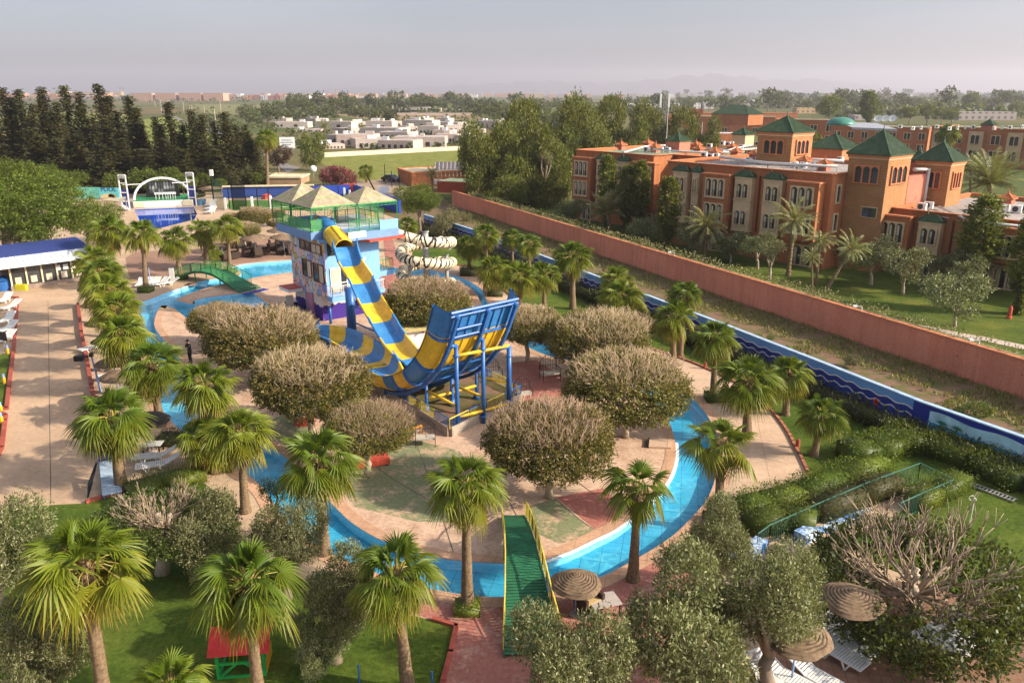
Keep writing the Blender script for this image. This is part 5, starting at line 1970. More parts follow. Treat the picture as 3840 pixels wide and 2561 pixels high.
def m_mural():
 m, nt, out = nt_new('wave_mural')
 tc = N(nt, 'ShaderNodeUVMap', uv_map='UVMap')
 sp = nt.nodes.new('ShaderNodeSeparateXYZ')
 nt.links.new(tc.outputs[0], sp.inputs[0])
 x, z = sp.outputs[0], sp.outputs[1]
 nz = noise(nt, coords(nt, 'Position'), .35, 3)
 def wave(z0, amp, per, ph):
  a = math_n(nt, 'SINE', math_n(nt, 'MULTIPLY_ADD', x, 2 * pi / per, ph))
  b = math_n(nt, 'MULTIPLY_ADD', a, amp, z0)
  return math_n(nt, 'ADD', b, math_n(nt, 'MULTIPLY_ADD', nz, .22, -.11))
 w1, w2 = wave(1.52, .06, 1.25, 0), wave(1.12, .08, 1.05, 1.3)
 base = ramp(nt, noise(nt, coords(nt, 'Position'), 1.5, 4), [(.3, (.010, .025, .20)), (.7, (.016, .045, .30))])
 up = ramp(nt, noise(nt, coords(nt, 'Position'), .8, 4), [(.3, (.09, .24, .56)), (.7, (.14, .32, .66))])
 low = (.018, .06, .36)
 c = mixc(nt, ramp(nt, math_n(nt, 'MULTIPLY_ADD', math_n(nt, 'SUBTRACT', z, w1), 40, .5, True), [(.4, (0, 0, 0)), (.6, (1, 1, 1))]), base, up)
 c = mixc(nt, ramp(nt, math_n(nt, 'MULTIPLY_ADD', math_n(nt, 'SUBTRACT', w2, z), 40, .5, True), [(.4, (0, 0, 0)), (.6, (1, 1, 1))]), c, low)
 for w, t in ((w1, .035), (w2, .04)):
  d = math_n(nt, 'ABSOLUTE', math_n(nt, 'SUBTRACT', z, w))
  c = mixc(nt, ramp(nt, math_n(nt, 'DIVIDE', d, t * 2), [(.4, (1, 1, 1)), (.6, (0, 0, 0))]), c, (.70, .66, .62))
 finish(nt, out, c, .6)
 return m

def wall_run(name, pts, h, t, m, parent=None, uv=False, cap=None):
 """wall with thickness along plan points, with metric UVs on the faces"""
 b = MB()
 n = len(pts)
 P = [Vector((p[0], p[1], 0)) for p in pts]
 off = []
 for i in range(n):
  d = (P[min(i + 1, n - 1)] - P[max(i - 1, 0)]).normalized()
  off.append(Vector((-d.y, d.x, 0)) * t / 2)
 V = [p - o for p, o in zip(P, off)] + [p + o for p, o in zip(P, off)]
 V = V + [v + Vector((0, 0, h)) for v in V]
 F = []
 for i in range(n - 1):
  F += [(i, i + 1, 2 * n + i + 1, 2 * n + i), (n + i + 1, n + i, 3 * n + i, 3 * n + i + 1), (2 * n + i, 2 * n + i + 1, 3 * n + i + 1, 3 * n + i)]
 F += [(n, 0, 2 * n, 3 * n), (n - 1, 2 * n - 1, 4 * n - 1, 3 * n - 1)]
 o = b.add(V, F).build(name, m, parent)
 if uv:
  L = [0]
  for a, c in zip(P[:-1], P[1:]):
   L.append(L[-1] + (c - a).length)
  uvl = o.data.uv_layers.new(name='UVMap')
  for lp in o.data.loops:
   k = lp.vertex_index
   uvl.data[lp.index].uv = (L[k % n], h if k >= 2 * n else 0.0)
 return o

SPLIT = (22.05, 40.6)
mw = thing('mural_wall', 'long low blue wall painted with white waves, a starfish and dolphins', 'wall')
MT['mural'] = m_mural()
wall_run('wave_wall', MURAL[:6] + [SPLIT], 1.98, .22, MT['mural'], mw, True)
wall_run('picture_wall', [SPLIT] + MURAL[7:], 1.99, .23, mat('royal_blue_wall', (.013, .03, .25), .15, 1, .6), mw)
cp = MB()
for a, c in zip(MURAL[:-1], MURAL[1:]):
 cp.bar((a[0], a[1], 2.03), (c[0], c[1], 2.03), .30, .07)
cp.build('wall_cap', mat('pale_blue_cap', (.34, .46, .62), .2, 2), mw)
pd_ = Vector((MURAL[8][0] - SPLIT[0], MURAL[8][1] - SPLIT[1], 0)).normalized()
pn = Vector((pd_.y, -pd_.x, 0))
if pn.dot(Vector((-1, -.3, 0))) < 0:
 pn = -pn
po_ = Vector((SPLIT[0], SPLIT[1], 0)) + pn * .125
def paint(poly, m, name, lift, par=None):
 b = MB().plate(poly, po_ + pn * lift, pd_, (0, 0, 1), pn, .006)
 return b.build(name, m, mw if par is None else par)
def wavy(x0, x1, zt, zb, at, ab, k):
 n = 40
 top = [(x0 + (x1 - x0) * i / n, zt + at * sin(i / n * k * 2 * pi) - .0 * i) for i in range(n + 1)]
 bot = [(x0 + (x1 - x0) * i / n, zb + ab * sin(i / n * k * 2 * pi + 1)) for i in range(n, -1, -1)]
 return top + bot
pnl = paint(wavy(1.0, 13.5, 1.72, .42, .07, .12, 4), mat('painted_sky', (.38, .62, .72), .25, 1.5, .6), 'sky_panel', .004)
paint(wavy(1.05, 13.4, 1.12, .50, .03, .10, 3), mat('painted_sea', (.06, .30, .52), .3, 2, .6), 'sea_panel', .012, pnl)
paint(wavy(1.1, 13.3, .72, .46, .08, .10, 5), mat('painted_foam', (.52, .68, .74), .2, 3, .6), 'foam_panel', .02, pnl)
grey = mat('painted_dolphin', (.22, .30, .36), .15, 3, .6)
def dolphin(x, z, s, flip=1, rot=0.0):
 sh = [(-1, -.25), (-.85, -.05), (-.95, .12), (-.72, .02), (-.4, .16), (-.05, .26), (.02, .48), (.14, .26), (.45, .18), (.72, .06), (.98, -.04), (.74, -.08), (.4, -.14), (.22, -.3), (.12, -.13), (-.3, -.06), (-.72, -.08)]
 c_, s_ = cos(rot), sin(rot)
 return [(x + s * flip * (a * c_ - b_ * s_), z + s * (a * s_ + b_ * c_)) for a, b_ in sh][::1 if flip > 0 else -1]
paint(dolphin(6.1, 1.0, .95, -1, -.15), grey, 'dolphin', .028, pnl)
paint(dolphin(8.4, .85, .6, -1, .55), grey, 'dolphin', .028, pnl)
pg = mat('painted_palm', (.03, .16, .10), .2, 3, .6)
for x in (1.75, 2.6):
 sh = []
 for i in range(14):
  a = pi * i / 13
  r = .34 if i % 2 == 0 else .16
  sh.append((x + r * cos(a) * 1.2, 1.25 + r * sin(a) * .7))
 sh += [(x - .06, 1.2), (x - .1, .75), (x - .02, .75), (x + .03, 1.2)]
 paint(sh, pg, 'painted_palm', .028, pnl)
wd_ = Vector((SPLIT[0] - MURAL[5][0], SPLIT[1] - MURAL[5][1], 0)).normalized()
wn_ = Vector((wd_.y, -wd_.x, 0))
if wn_.dot(Vector((-1, -.3, 0))) < 0:
 wn_ = -wn_
sp_ = Vector((MURAL[5][0], MURAL[5][1], 0)) + wd_ * 4.1 + wn_ * .115
star = [(r * cos(pi / 2 + i * pi / 5), 1.0 + r * sin(pi / 2 + i * pi / 5)) for i, r in enumerate([.36, .14] * 5)]
MB().plate(star, sp_, wd_, (0, 0, 1), wn_, .01).build('starfish', mat('starfish_red', (.55, .05, .03), .15, 4), mw)

gw = thing('garden_wall', 'long terracotta rendered garden wall between the rough strip and the hotel', 'wall')
gp = [ol(Y) for Y in (134.0, 118, 100, 82, 66, 52, 40, 30)]
wall_run('wall_face', gp, 2.35, .3, HM['wallpink'], gw)
cp = MB()
for a, c in zip(gp[:-1], gp[1:]):
 cp.bar((a[0], a[1], 2.4), (c[0], c[1], 2.4), .42, .1)
cp.build('wall_cap', HM['trim'], gw)
for Y, lb in ((78.5, 'small white floodlight on the garden wall by the palms'), (57.5, 'little lamp bracket on the right part of the garden wall'), (49.0, 'curved lamp bracket near the right end of the garden wall')):
 x, y = ol(Y)
 b = MB()
 b.bar((x, y, 2.4), (x, y, 2.75), .05)
 b.bar((x, y, 2.75), (x - .5, y + .1, 2.8), .04)
 b.obox((x - .5, y + .1, 2.78), (.14, 0, 0), (0, .1, 0), (0, 0, .06))
 tag(b.build('wall_lamp', PM['white']), lb, 'lamp')

# ------------------------------------------------------------------ hotel, in its own axes: s along the front, o outwards
HO = Vector((19.34, 99.9, 0))
HU = Vector((.643, -.766, 0))
HN = Vector((-.766, -.643, 0))
def Hp(s, o, z):
 return HO + HU * s + HN * o + Vector((0, 0, z))
def hbox(b, s0, s1, o0, o1, z0, z1):
 return b.obox(Hp((s0 + s1) / 2, (o0 + o1) / 2, (z0 + z1) / 2), HU * abs(s1 - s0) / 2, HN * abs(o1 - o0) / 2, (0, 0, abs(z1 - z0) / 2))
def s_at(x, o, y=680):
 """s coordinate where image column x meets the vertical plane o"""
 d = ray(x, y)
 a = Hp(0, o, 0)
 den = d[0] * HN.x + d[1] * HN.y
 t = (a.x * HN.x + a.y * HN.y) / den
 q = Vector((d[0] * t, d[1] * t, 0)) - a
 return q.dot(HU)

def arch(cx, w, z0, z1, n=10):
 r = w / 2 * 1.06
 zc = z1 - r
 return [(cx - w / 2, z0), (cx + w / 2, z0), (cx + w / 2, zc - r * .25)] + [(cx + r * cos(a), zc + r * sin(a)) for a in np.linspace(-.12, pi + .12, n)] + [(cx - w / 2, zc - r * .25)]

def arch_window(parent, s0, s1, o, z0, z1, n, rail=True, side=None, frame=None, curtain=True):
 """cream surround with n arched openings and dark panes behind; a side window uses (org, u, nrm)"""
 W, Hh = s1 - s0, z1 - z0
 if side is None:
  org, u, nrm = Hp(s0, o, z0), HU, HN
 else:
  org, u, nrm = side
 mrg = .14
 aw = (W - mrg * 2 - .16 * (n - 1)) / n
 holes = [arch(mrg + aw / 2 + i * (aw + .16), aw, .12, Hh - .12) for i in range(n)]
 fr = MB().plate([(0, 0), (W, 0), (W, Hh), (0, Hh)], org, u, (0, 0, 1), nrm, .16, holes)
 w = fr.build('window', frame or HM['cream'], parent)
 p = MB().plate([(.05, .05), (W - .05, .05), (W - .05, Hh - .05), (.05, Hh - .05)], org + nrm * .012, u, (0, 0, 1), nrm, .01)
 p.build('pane', PM['glass'], w)
 d = MB()
 for i in range(n):
  cx = mrg + aw / 2 + i * (aw + .16)
  d.plate([(cx - aw * .42, .14), (cx - aw * .08, .14), (cx - aw * .08, Hh - .35), (cx - aw * .42, Hh - .35)], org + nrm * .03, u, (0, 0, 1), nrm, .01)
 if curtain:
  d.build('curtain', PM['curtain'], w)
 if rail:
  r = MB()
  for i in range(n):
   cx = mrg + aw / 2 + i * (aw + .16)
   for z in (.16, .78):
    r.obox(org + u * cx + Vector((0, 0, z)) + nrm * .11, u * aw * .48, nrm * .012, (0, 0, .014))
   for k in range(7):
    r.obox(org + u * (cx + aw * (-.42 + .14 * k)) + Vector((0, 0, .47)) + nrm * .11, u * .009, nrm * .009, (0, 0, .31))
  r.build('window_rail', PM['black'], w)
 return w

def tiled_roof(parent, s0, s1, o0, o1, z, h, ridge=0.0, name='roof', ov=.22, tile=None):
 """four sided roof with raised tile rolls down the slopes"""
 b = MB()
 s0, s1, o0, o1 = s0 - ov, s1 + ov, o0 - ov, o1 + ov
 C = [(s0, o0), (s1, o0), (s1, o1), (s0, o1)]
 cs, co = (s0 + s1) / 2, (o0 + o1) / 2
 if ridge > 0:
  A, B2 = Hp(cs - ridge / 2, co, z + h), Hp(cs + ridge / 2, co, z + h)
  tops = [(A, B2), (B2, B2), (B2, A), (A, A)]
 else:
  A = Hp(cs, co, z + h)
  tops = [(A, A)] * 4
 for k in range(4):
  p, q = Hp(*C[k], z), Hp(*C[(k + 1) % 4], z)
  t0, t1 = tops[k]
  b.add([p, q, t1, t0], [(0, 1, 2, 3)])
  n = max(4, int((q - p).length / .24))
  nr = (q - p).cross(t0 - p).normalized()
  if nr.z < 0:
   nr = -nr
  for i in range(1, n):
   f = i / n
   a = p.lerp(q, f)
   mid = (p + q) / 2
   tm = (t0 + t1) / 2
   fall = min(1.0, (1 - abs(2 * f - 1)) * 1.0) if ridge == 0 else min(1.0, min(f, 1 - f) * (q - p).length / max(.01, ((q - p).length - (t1 - t0).length) / 2))
   e = a + (tm - mid) * fall
   b.bar(a + nr * .02, e + nr * .02, .09, .07)
  b.add([p - Vector((0, 0, .1)), q - Vector((0, 0, .1)), q, p], [(0, 1, 2, 3)])
 for k in range(4):
  b.bar(Hp(*C[k], z + .04), tops[k][0] + Vector((0, 0, .04)), .16, .1)
 b.lathe([(.07, 0), (.1, .12), (.03, .3), (.05, .38), (.005, .6)], A, 8)
 return b.build(name, tile or HM['tile'], parent)

def block(name, label, s0, s1, o0, o1, h, roofm=None):
 root = thing(name, label, 'hotel wing', (0, 0, 0), 0, None)
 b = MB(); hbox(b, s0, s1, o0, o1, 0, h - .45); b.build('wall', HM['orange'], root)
 b = MB(); b.prism([Hp(*c, 0)[:2] for c in ((s0, o0), (s1, o0), (s1, o1), (s0, o1))][::-1], h - .44, h, [[Hp(*c, 0)[:2] for c in ((s0 + .3, o0 + .3), (s1 - .3, o0 + .3), (s1 - .3, o1 - .3), (s0 + .3, o1 - .3))][::-1]])
 b.build('parapet', HM['orange'], root)
 b = MB()
 cs = [Hp(*c, h + .03) for c in ((s0, o0), (s1, o0), (s1, o1), (s0, o1))]
 for i in range(4):
  b.bar(cs[i], cs[(i + 1) % 4], .42, .08)
 b.build('parapet_cap', HM['trim'], root)
 b = MB(); hbox(b, s0 + .31, s1 - .31, o0 + .31, o1 - .31, h - .44, h - .40); b.build('roof', roofm or HM['roof'], root)
 return root

def orange_bay(root, s0, s1, o, z0, z1, floors, proj=1.25, n=3):
 b = MB()
 hbox(b, s0, s1, o + .002, o + proj, z0, z1)
 w = b.build('bay', HM['orange'], root)
 b = MB(); hbox(b, s0 - .1, s1 + .1, o + .004, o + proj + .12, z1 + .002, z1 + .16); b.build('bay_cornice', HM['trim'], w)
 for f in floors:
  m = (s1 - s0) * .13
  arch_window(root, s0 + m, s1 - m, o + proj, f, f + 2.15, n)
  b = MB(); hbox(b, s0 + m - .05, s1 - m + .05, o + proj + .004, o + proj + .24, f - .1, f - .004); b.build('sill', HM['cream'], root)

def cream_bay(root, s0, s1, o, z0, z1, floors, proj=.75):
 b = MB()
 hbox(b, s0, s1, o + .002, o + proj, z0, z1)
 w = b.build('bay', HM['cream'], root)
 for z in [z0] + [f - .25 for f in floors[1:]] + [z1 - .3]:
  b = MB()
  hbox(b, s0 - .06, s1 + .06, o + .004, o + proj + .07, z, z + .14)
  b.build('bay_cornice', HM['cream'], w)
 tiled_roof(root, s0, s1, o + .02, o + proj, z1, .55, (s1 - s0) * .45, 'bay_roof', .1)
 for f in floors:
  m = (s1 - s0) * .12
  arch_window(root, s0 + m, s1 - m, o + proj, f, f + 1.75, 2)

def slit(root, s, o, z0, z1):
 b = MB(); hbox(b, s - .12, s + .12, o + .003, o + .05, z0, z1)  # dark strip on the wall, its colour standing for shade in the slit
 b.build('slit_shade', mat('recess_shade', (.10, .03, .015), .2), root)

def ground_door(root, s, o, n=2, w=2.0):
 arch_window(root, s - w / 2, s + w / 2, o, .05, 2.35, n, True)

oA = -5.2
A = block('hotel_left_wing', 'left orange hotel wing with three storeys behind the slim poplars', -21.6, -6.9, -24.0, oA, 10.0)
for x0, x1, kd in ((2143, 2222, 'o'), (2232, 2287, 'c'), (2309, 2361, 'c'), (2366, 2462, 'o')):
 pr = 1.25 if kd == 'o' else .75
 s0, s1 = s_at(x0 + 3, oA + pr), s_at(x1 - 10, oA + pr)
 if kd == 'o':
  orange_bay(A, s0, s1, oA, 3.0, 9.0, [3.7, 6.5])
  ground_door(A, (s0 + s1) / 2, oA)
 else:
  cream_bay(A, s0, s1, oA, 2.9, 9.1, [3.6, 6.6])
slit(A, s_at(2300, oA), oA, 3, 9.2)
K = block('hotel_link', 'recessed orange link between the two main hotel wings', -6.88, -.02, -24.2, -9.5, 9.9)
oB = .3
B = block('hotel_middle_wing', 'middle orange hotel wing with cream bays left of the brick tower', 0, 21.6, -17.0, oB, 10.0, HM['roofgrey'])
for x0, x1, kd in ((2520, 2586, 'c'), (2592, 2630, 'c'), (2632, 2747, 'o'), (2753, 2830, 'c'), (2862, 2945, 'c'), (2951, 3088, 'o')):
 pr = 1.25 if kd == 'o' else .75
 s0, s1 = s_at(x0 + 3, oB + pr), s_at(x1 - (14 if kd == 'o' else 10), oB + pr)
 if kd == 'o':
  orange_bay(B, s0, s1, oB, 3.0, 9.0, [3.7, 6.5])
  ground_door(B, (s0 + s1) / 2, oB, 2, 2.4)
 else:
  cream_bay(B, s0, s1, oB, 2.9, 9.1, [3.6, 6.6])
slit(B, s_at(2592, oB) if False else s_at(2608, oB), oB, 3, 9.2)
slit(B, s_at(2851, oB), oB, 3, 9.2)
for z in (3.9, 6.9):
 arch_window(B, 0, 1.0, 0, 0, 2.0, 1, False, (Hp(21.6, -.5, z), -HN, HU))
 b = None
oC = -4.6
Cw = block('hotel_low_wing', 'low two storey orange hotel wing at the right edge', 25.9, 52.0, -24.0, oC, 6.6, HM['roofgrey'])
for x0, x1, kd in ((3284, 3421, 'o'), (3441, 3542, 'c'), (3725, 3870, 'o')):
 pr = 1.25 if kd == 'o' else .75
 s0, s1 = s_at(x0 + 3, oC + pr, 850), s_at(x1 - 12, oC + pr, 850)
 if kd == 'o':
  orange_bay(Cw, s0, s1, oC, 2.7, 5.9, [3.25])
  ground_door(Cw, (s0 + s1) / 2, oC, 2, 2.4)
 else:
  cream_bay(Cw, s0, s1, oC, 2.5, 5.8, [3.4], .8)
slit(Cw, s_at(3575, oC, 850), oC, 2.5, 6.0)
for s in (30.5, 36.0, 41.0):
 ground_door(Cw, s, oC, 2, 2.0)

def brick_tower(name, label, s0, s1, o0, o1, zb, ze, h, n=3, wz=(1.1, 3.0), gap=.75):
 root = thing(name, label, 'tower')
 b = MB(); hbox(b, s0, s1, o0, o1, zb, ze - .5); b.build('wall', HM['brick'], root)
 b = MB(); hbox(b, s0 - .05, s1 + .05, o0 - .05, o1 + .05, ze - .5, ze - .36); b.build('white_band', HM['cream'], root)
 b = MB(); hbox(b, s0 - .12, s1 + .12, o0 - .12, o1 + .12, ze - .36, ze - .02); b.build('eave', HM['trim'], root)
 tiled_roof(root, s0, s1, o0, o1, ze, h, 0, 'roof', .25)
 z1 = ze - wz[0] + .0
 z0 = ze - wz[1]
 fr = HM['brick']
 arch_window(root, s0 + gap, s1 - gap, o1, z0, z1, n, False, None, HM['trim'], False)
 L = o1 - o0
 arch_window(root, 0, L - 2 * gap, 0, 0, z1 - z0, n, False, (Hp(s1, o1 - gap, z0), -HN, HU), HM['trim'], False)
 return root
bt = brick_tower('brick_tower', 'tallest square brick tower with a green pyramid roof', 21.65, 25.85, -7.3, -2.4, 0, 12.0, 2.3)
w = MB().plate([(0, 0), (1.7, 0), (1.7, 1.15), (0, 1.15)], Hp(23.7, -2.38, 5.6), HU, (0, 0, 1), HN, .06)
o = w.build('window', HM['cream'], bt)
MB().plate([(.1, .1), (1.6, .1), (1.6, 1.05), (.1, 1.05)], Hp(23.7, -2.30, 5.6), HU, (0, 0, 1), HN, .02).build('pane', PM['glass'], o)
brick_tower('brick_tower', 'square brick tower right of the tallest one, above the pink wall', 24.3, 27.9, -15.9, -12.3, 0, 11.0, 1.9)
brick_tower('brick_tower', 'brick roof tower in the middle of the hotel behind the pipes', 6.2, 10.9, -13.6, -9.0, 9.7, 13.5, 1.75, 3, (.9, 2.7), .9)
b = MB(); hbox(b, 25.0, 25.88, -12.2, -7.35, 6.7, 9.6)
tag(b.build('stair_wall', HM['salmon']), 'blank salmon pink wall between the two right brick towers', 'wall')

def kiosk(px, py, w, h, z, rh, label, body='salmon', name='roof_kiosk', group=None, tile='tile'):
 p = G(px, py, z)
 q = p - HO
 s, o = q.dot(HU), q.dot(HN)
 r = thing(name, label, 'roof kiosk', (0, 0, 0), 0, group)
 b = MB(); hbox(b, s - w / 2, s + w / 2, o - w / 2, o + w / 2, z - .3, z + h); b.build('wall', HM[body], r)
 tiled_roof(r, s - w / 2, s + w / 2, o - w / 2, o + w / 2, z + h + .02, rh, 0, 'roof', .18, HM[tile])
 return r
kiosk(2541, 566, 2.6, 1.5, 9.6, 1.1, 'green capped roof kiosk on the left hotel wing')
kiosk(2785, 540, 2.6, 1.6, 9.6, 1.0, 'green capped kiosk with a cream face left of the roof tower', 'cream')
kiosk(2925, 600, 2.5, 1.5, 9.6, 1.2, 'green capped roof kiosk right of the white cooling units')
kiosk(3440, 650, 2.2, 1.4, 9.2, 1.1, 'small green capped kiosk between the right brick towers')
kiosk(3125, 585, 5.6, 1.2, 8.9, 2.0, 'broad green pyramid roof of the courtyard hall left of the tallest tower', 'trim')
RV = [(2330, 562), (2458, 572), (2430, 555), (2620, 578), (2610, 562), (2682, 590), (2760, 590), (2745, 570), (2830, 600), (2868, 602), (2905, 560), (3015, 625), (2985, 605), (3090, 640)]
for x, y in RV:
 kiosk(x, y, 1.05, .75, 9.62, .42, 'little brick red vent stack with a pyramid cap on the hotel roof', 'salmon', 'vent_stack', 'vent stacks on the main roof', 'trim')
for x, y, lb in ((3462, 765, 'red vent stack beside the tall grey pipe'), (3500, 755, 'red vent stack right of the grey pipe foot'), (3700, 790, 'red vent stack left of the large low roof one'), (3775, 770, 'large red vent stack on the low wing roof')):
 kiosk(x, y, 1.15, .8, 6.25, .45, lb, 'salmon', 'vent_stack', None, 'trim')

fan_m = mat('fan_grille', (.05, .05, .055), .2, 4, .6)
ab = MB().box(-.48, .48, -.18, .18, .08, .82); a_body = ab.mesh('casing', HM['acwhite'])
ab = MB()
ab.lathe([(.30, 0), (.30, .02)], (0, 0, 0), 16)
V2 = [(x - .1, -.185 - z, y + .45) for x, y, z in ab.v]
ab.v = V2
a_fan = ab.mesh('fan', fan_m)
ab = MB()
for x in (-.38, .38):
 ab.box(x - .04, x + .04, -.2, .2, 0, .08)
a_foot = ab.mesh('foot', PM['grey'])
def cooler(px, py, z, rz, sc=1.0, lb='white cooling unit standing on the hotel roof', grp='cooling units on the hotel roofs'):
 r = thing('cooling_unit', lb, 'cooling unit', G(px, py, z), rz, grp, sc)
 link('casing', a_body, r); link('fan', a_fan, r); link('foot', a_foot, r)
facz = radians(-50)
ACS = [(2312, 560), (2328, 562), (2424, 570), (2448, 572), (2478, 570), (2495, 566), (2664, 598), (2684, 596), (2808, 613), (2843, 612), (2979, 630), (3012, 632), (3050, 632), (3062, 628), (3098, 634), (2710, 546), (2742, 548), (2730, 550), (2840, 548), (2660, 556), (2596, 552), (3004, 604), (2640, 592), (2505, 572), (2780, 560), (3150, 610)]
for i, (x, y) in enumerate(ACS):
 cooler(x, y, 9.62, facz + (.1 * ((i * 7) % 5) - .2), .85)
for i, (x, y) in enumerate([(3455, 790), (3480, 785), (3700, 815), (3750, 800), (3765, 795), (3810, 800), (3835, 798), (3745, 830)]):
 cooler(x, y, 6.22, facz + .1 * ((i * 5) % 4), .95, 'white cooling unit on the low wing roof', 'cooling units on the low wing roof')
def pipe(pts, z, r, lb, leg=True):
 P = [G(x, y, z) for x, y in pts]
 t = thing('roof_pipe', lb, 'pipe')
 MB().tube(P, r, 8).build('duct', HM['pipe'], t, 'all')
 if leg:
  b = MB()
  for a, c in zip(P[:-1], P[1:]):
   n = max(1, int((c - a).length / 2.0))
   for i in range(n + 1):
    q = a.lerp(c, i / n)
    b.bar((q.x, q.y, 9.55 if z > 9 else 6.15), (q.x, q.y, q.z), .05)
  b.build('pipe_stand', PM['grey'], t)
pipe([(2700, 590), (2880, 612), (2990, 618), (3140, 625)], 10.2, .16, 'long pale pipe in front of the vent stacks on the middle wing')
pipe([(2450, 560), (2560, 570), (2660, 573), (2790, 570)], 10.2, .14, 'pale pipe across the left wing roof')
pipe([(2340, 572), (2420, 550), (2520, 545)], 10.2, .13, 'pale pipe at the left end of the hotel roof')
pipe([(2620, 556), (2740, 566), (2860, 556), (2880, 545)], 10.3, .14, 'bent pale pipe before the roof tower')
pipe([(2960, 596), (3060, 600), (3165, 604)], 10.2, .18, 'double pale pipe beside the tallest tower')
pipe([(2690, 575), (2760, 556), (2820, 545)], 10.2, .12, 'pale pipe running back towards the roof tower')
b = MB(); b.tube([Hp(25.95, -11.6, 6.3), Hp(25.95, -11.6, 10.1), Hp(25.6, -9.0, 10.2)], .22, 8)
tag(b.build('downpipe', HM['pipe'], None, 'all'), 'thick pale pipe climbing the salmon pink wall', 'pipe')
pipe([(3520, 775), (3640, 830), (3840, 850)], 6.5, .12, 'pale pipe over the low wing roof')
for i, (a, c) in enumerate((((2790, 612), (2930, 650)), ((2900, 605), (3060, 645)), ((2330, 577), (2460, 590)), ((3400, 790), (3560, 818)), ((3560, 800), (3800, 850)))):
 z = 9.64 if i < 3 else 6.24
 p, q = G(*a, z), G(*c, z)
 b = MB(); b.bar(p, q, .16, .02)
 tag(b.build('roof_seam', PM['white']), ['white roof joint on the middle wing nearest the edge', 'white roof joint beside the cooling units', 'white roof joint on the left wing', 'white roof joint at the ladder end of the low wing', 'long white roof joint of the low wing'][i], 'roof joint')
b = MB()
for i in range(5):
 p = G(3378 + i * 11, 775, 6.25)
 for s in (-.12, .12):
  b.bar(p + HU * s, p + HU * (s + .3) + Vector((0, 0, 1.3)), .05)
 for k in range(4):
  b.bar(p + HU * -.12 + (HU * .3 + Vector((0, 0, 1.3))) * (k / 4), p + HU * .12 + (HU * .3 + Vector((0, 0, 1.3))) * (k / 4), .04)
tag(b.build('folded_chairs', PM['cream']), 'folded cream deck chairs leaning on the tallest brick tower', 'folded chairs')

# ------------------------------------------------------------------ rear hotel wings
def far_block(name, label, cat, x0, x1, yb, yt, dep, m, rot=0.0, group=None, roofm=None, wins=None, cap=None, y1=None, extra=None):
 """simple building from its picture box: front foot row yb, roof row yt"""
 a, c = G(x0, yb), G(x1, y1 or yb)
 u = (c - a)
 L = u.length
 u.normalize()
 v = Vector((-u.y, u.x, 0))
 h = HG((a + c) / 2, yt)
 r = thing(name, label, cat, (0, 0, 0), 0, group)
 b = MB(); b.obox((a + c) / 2 + v * dep / 2 + Vector((0, 0, h / 2)), u * L / 2, v * dep / 2, (0, 0, h / 2)); b.build('wall', m, r)
 b = MB(); b.obox((a + c) / 2 + v * dep / 2 + Vector((0, 0, h + .06)), u * (L / 2 - .25), v * (dep / 2 - .25), (0, 0, .05)); b.build('roof', roofm or HM['roof'], r)
 if cap:
  b = MB()
  cs = [a, c, c + v * dep, a + v * dep]
  for i in range(4):
   b.bar(cs[i] + Vector((0, 0, h + .12)), cs[(i + 1) % 4] + Vector((0, 0, h + .12)), .4, .3)
  b.build('parapet', cap, r)
 for k, (f0, f1, z0, z1) in enumerate(wins or []):
  p = a + u * (L * f0) - v * .02
  w = L * (f1 - f0)
  b = MB(); b.obox(p + u * w / 2 + Vector((0, 0, h * (z0 + z1) / 2)), u * w / 2, v * .05, (0, 0, h * (z1 - z0) / 2))
  b.build('window', PM['glass'], r)
 return r, a, u, v, L, h
def rear_wing(label, x0, x1, yb, yt, y1, dep, nwin, creams=()):
 r, a, u, v, L, h = far_block('hotel_rear_wing', label, 'hotel wing', x0, x1, yb, yt, dep, HM['orange'], y1=y1, cap=HM['trim'])
 for i in range(nwin):
  s = L * (i + .3) / nwin
  w = min(2.4, L / nwin * .5)
  if i in creams:
   b = MB(); b.obox(a + u * (s + w / 2) - v * .3 + Vector((0, 0, h * .52)), u * (w * .75), v * .28, (0, 0, h * .40)); b.build('bay', HM['cream'], r)
  for z in (h * .18, h * .58):
   arch_window(r, 0, w, 0, 0, h * .26, 2 if w > 1.6 else 1, False, (a + u * s - v * (.61 if i in creams else .01) + Vector((0, 0, z)), u, -v), None, False)
 return r
rear_wing('curved looking rear hotel wing below the silver roof', 3105, 3470, 575, 478, 590, 14, 7)
rear_wing('rear hotel wing with cream bays at the right edge', 3475, 3900, 610, 484, 640, 14, 6, (0, 2, 4))
rear_wing('plain rear hotel wing behind the first roof tower', 2900, 3130, 545, 452, 552, 14, 4)
rear_wing('long rear hotel wing left of the green hipped roof', 2560, 2900, 505, 440, 510, 16, 3)
far_block('hotel_rear_block', 'far orange block at the left end of the rear hotel wings', 'hotel block', 2508, 2600, 470, 432, 12, HM['orange'], cap=HM['trim'])
far_block('hotel_rear_block', 'small orange block with a grey metal roof behind the left wing', 'hotel block', 2690, 2800, 552, 502, 8, HM['orange'], roofm=HM['pipe'])
far_block('hotel_rear_block', 'long low orange range behind the green hipped roof', 'hotel block', 2620, 2990, 455, 425, 10, HM['orange'], cap=HM['trim'])
def hip(px, py, z, w, d, h, label):
 p = G(px, py, z); q = p - HO
 r = thing('green_roof_hall', label, 'hall')
 s, o = q.dot(HU), q.dot(HN)
 b = MB(); hbox(b, s - w / 2, s + w / 2, o - d / 2, o + d / 2, z - 4, z - .05); b.build('wall', HM['orange'], r)
 tiled_roof(r, s - w / 2, s + w / 2, o - d / 2, o + d / 2, z, h, w * .4)
hip(2765, 428, 10.0, 17, 10, 3.4, 'far hall with a big dark green hipped roof')
p = G(3152, 470, 10.5)
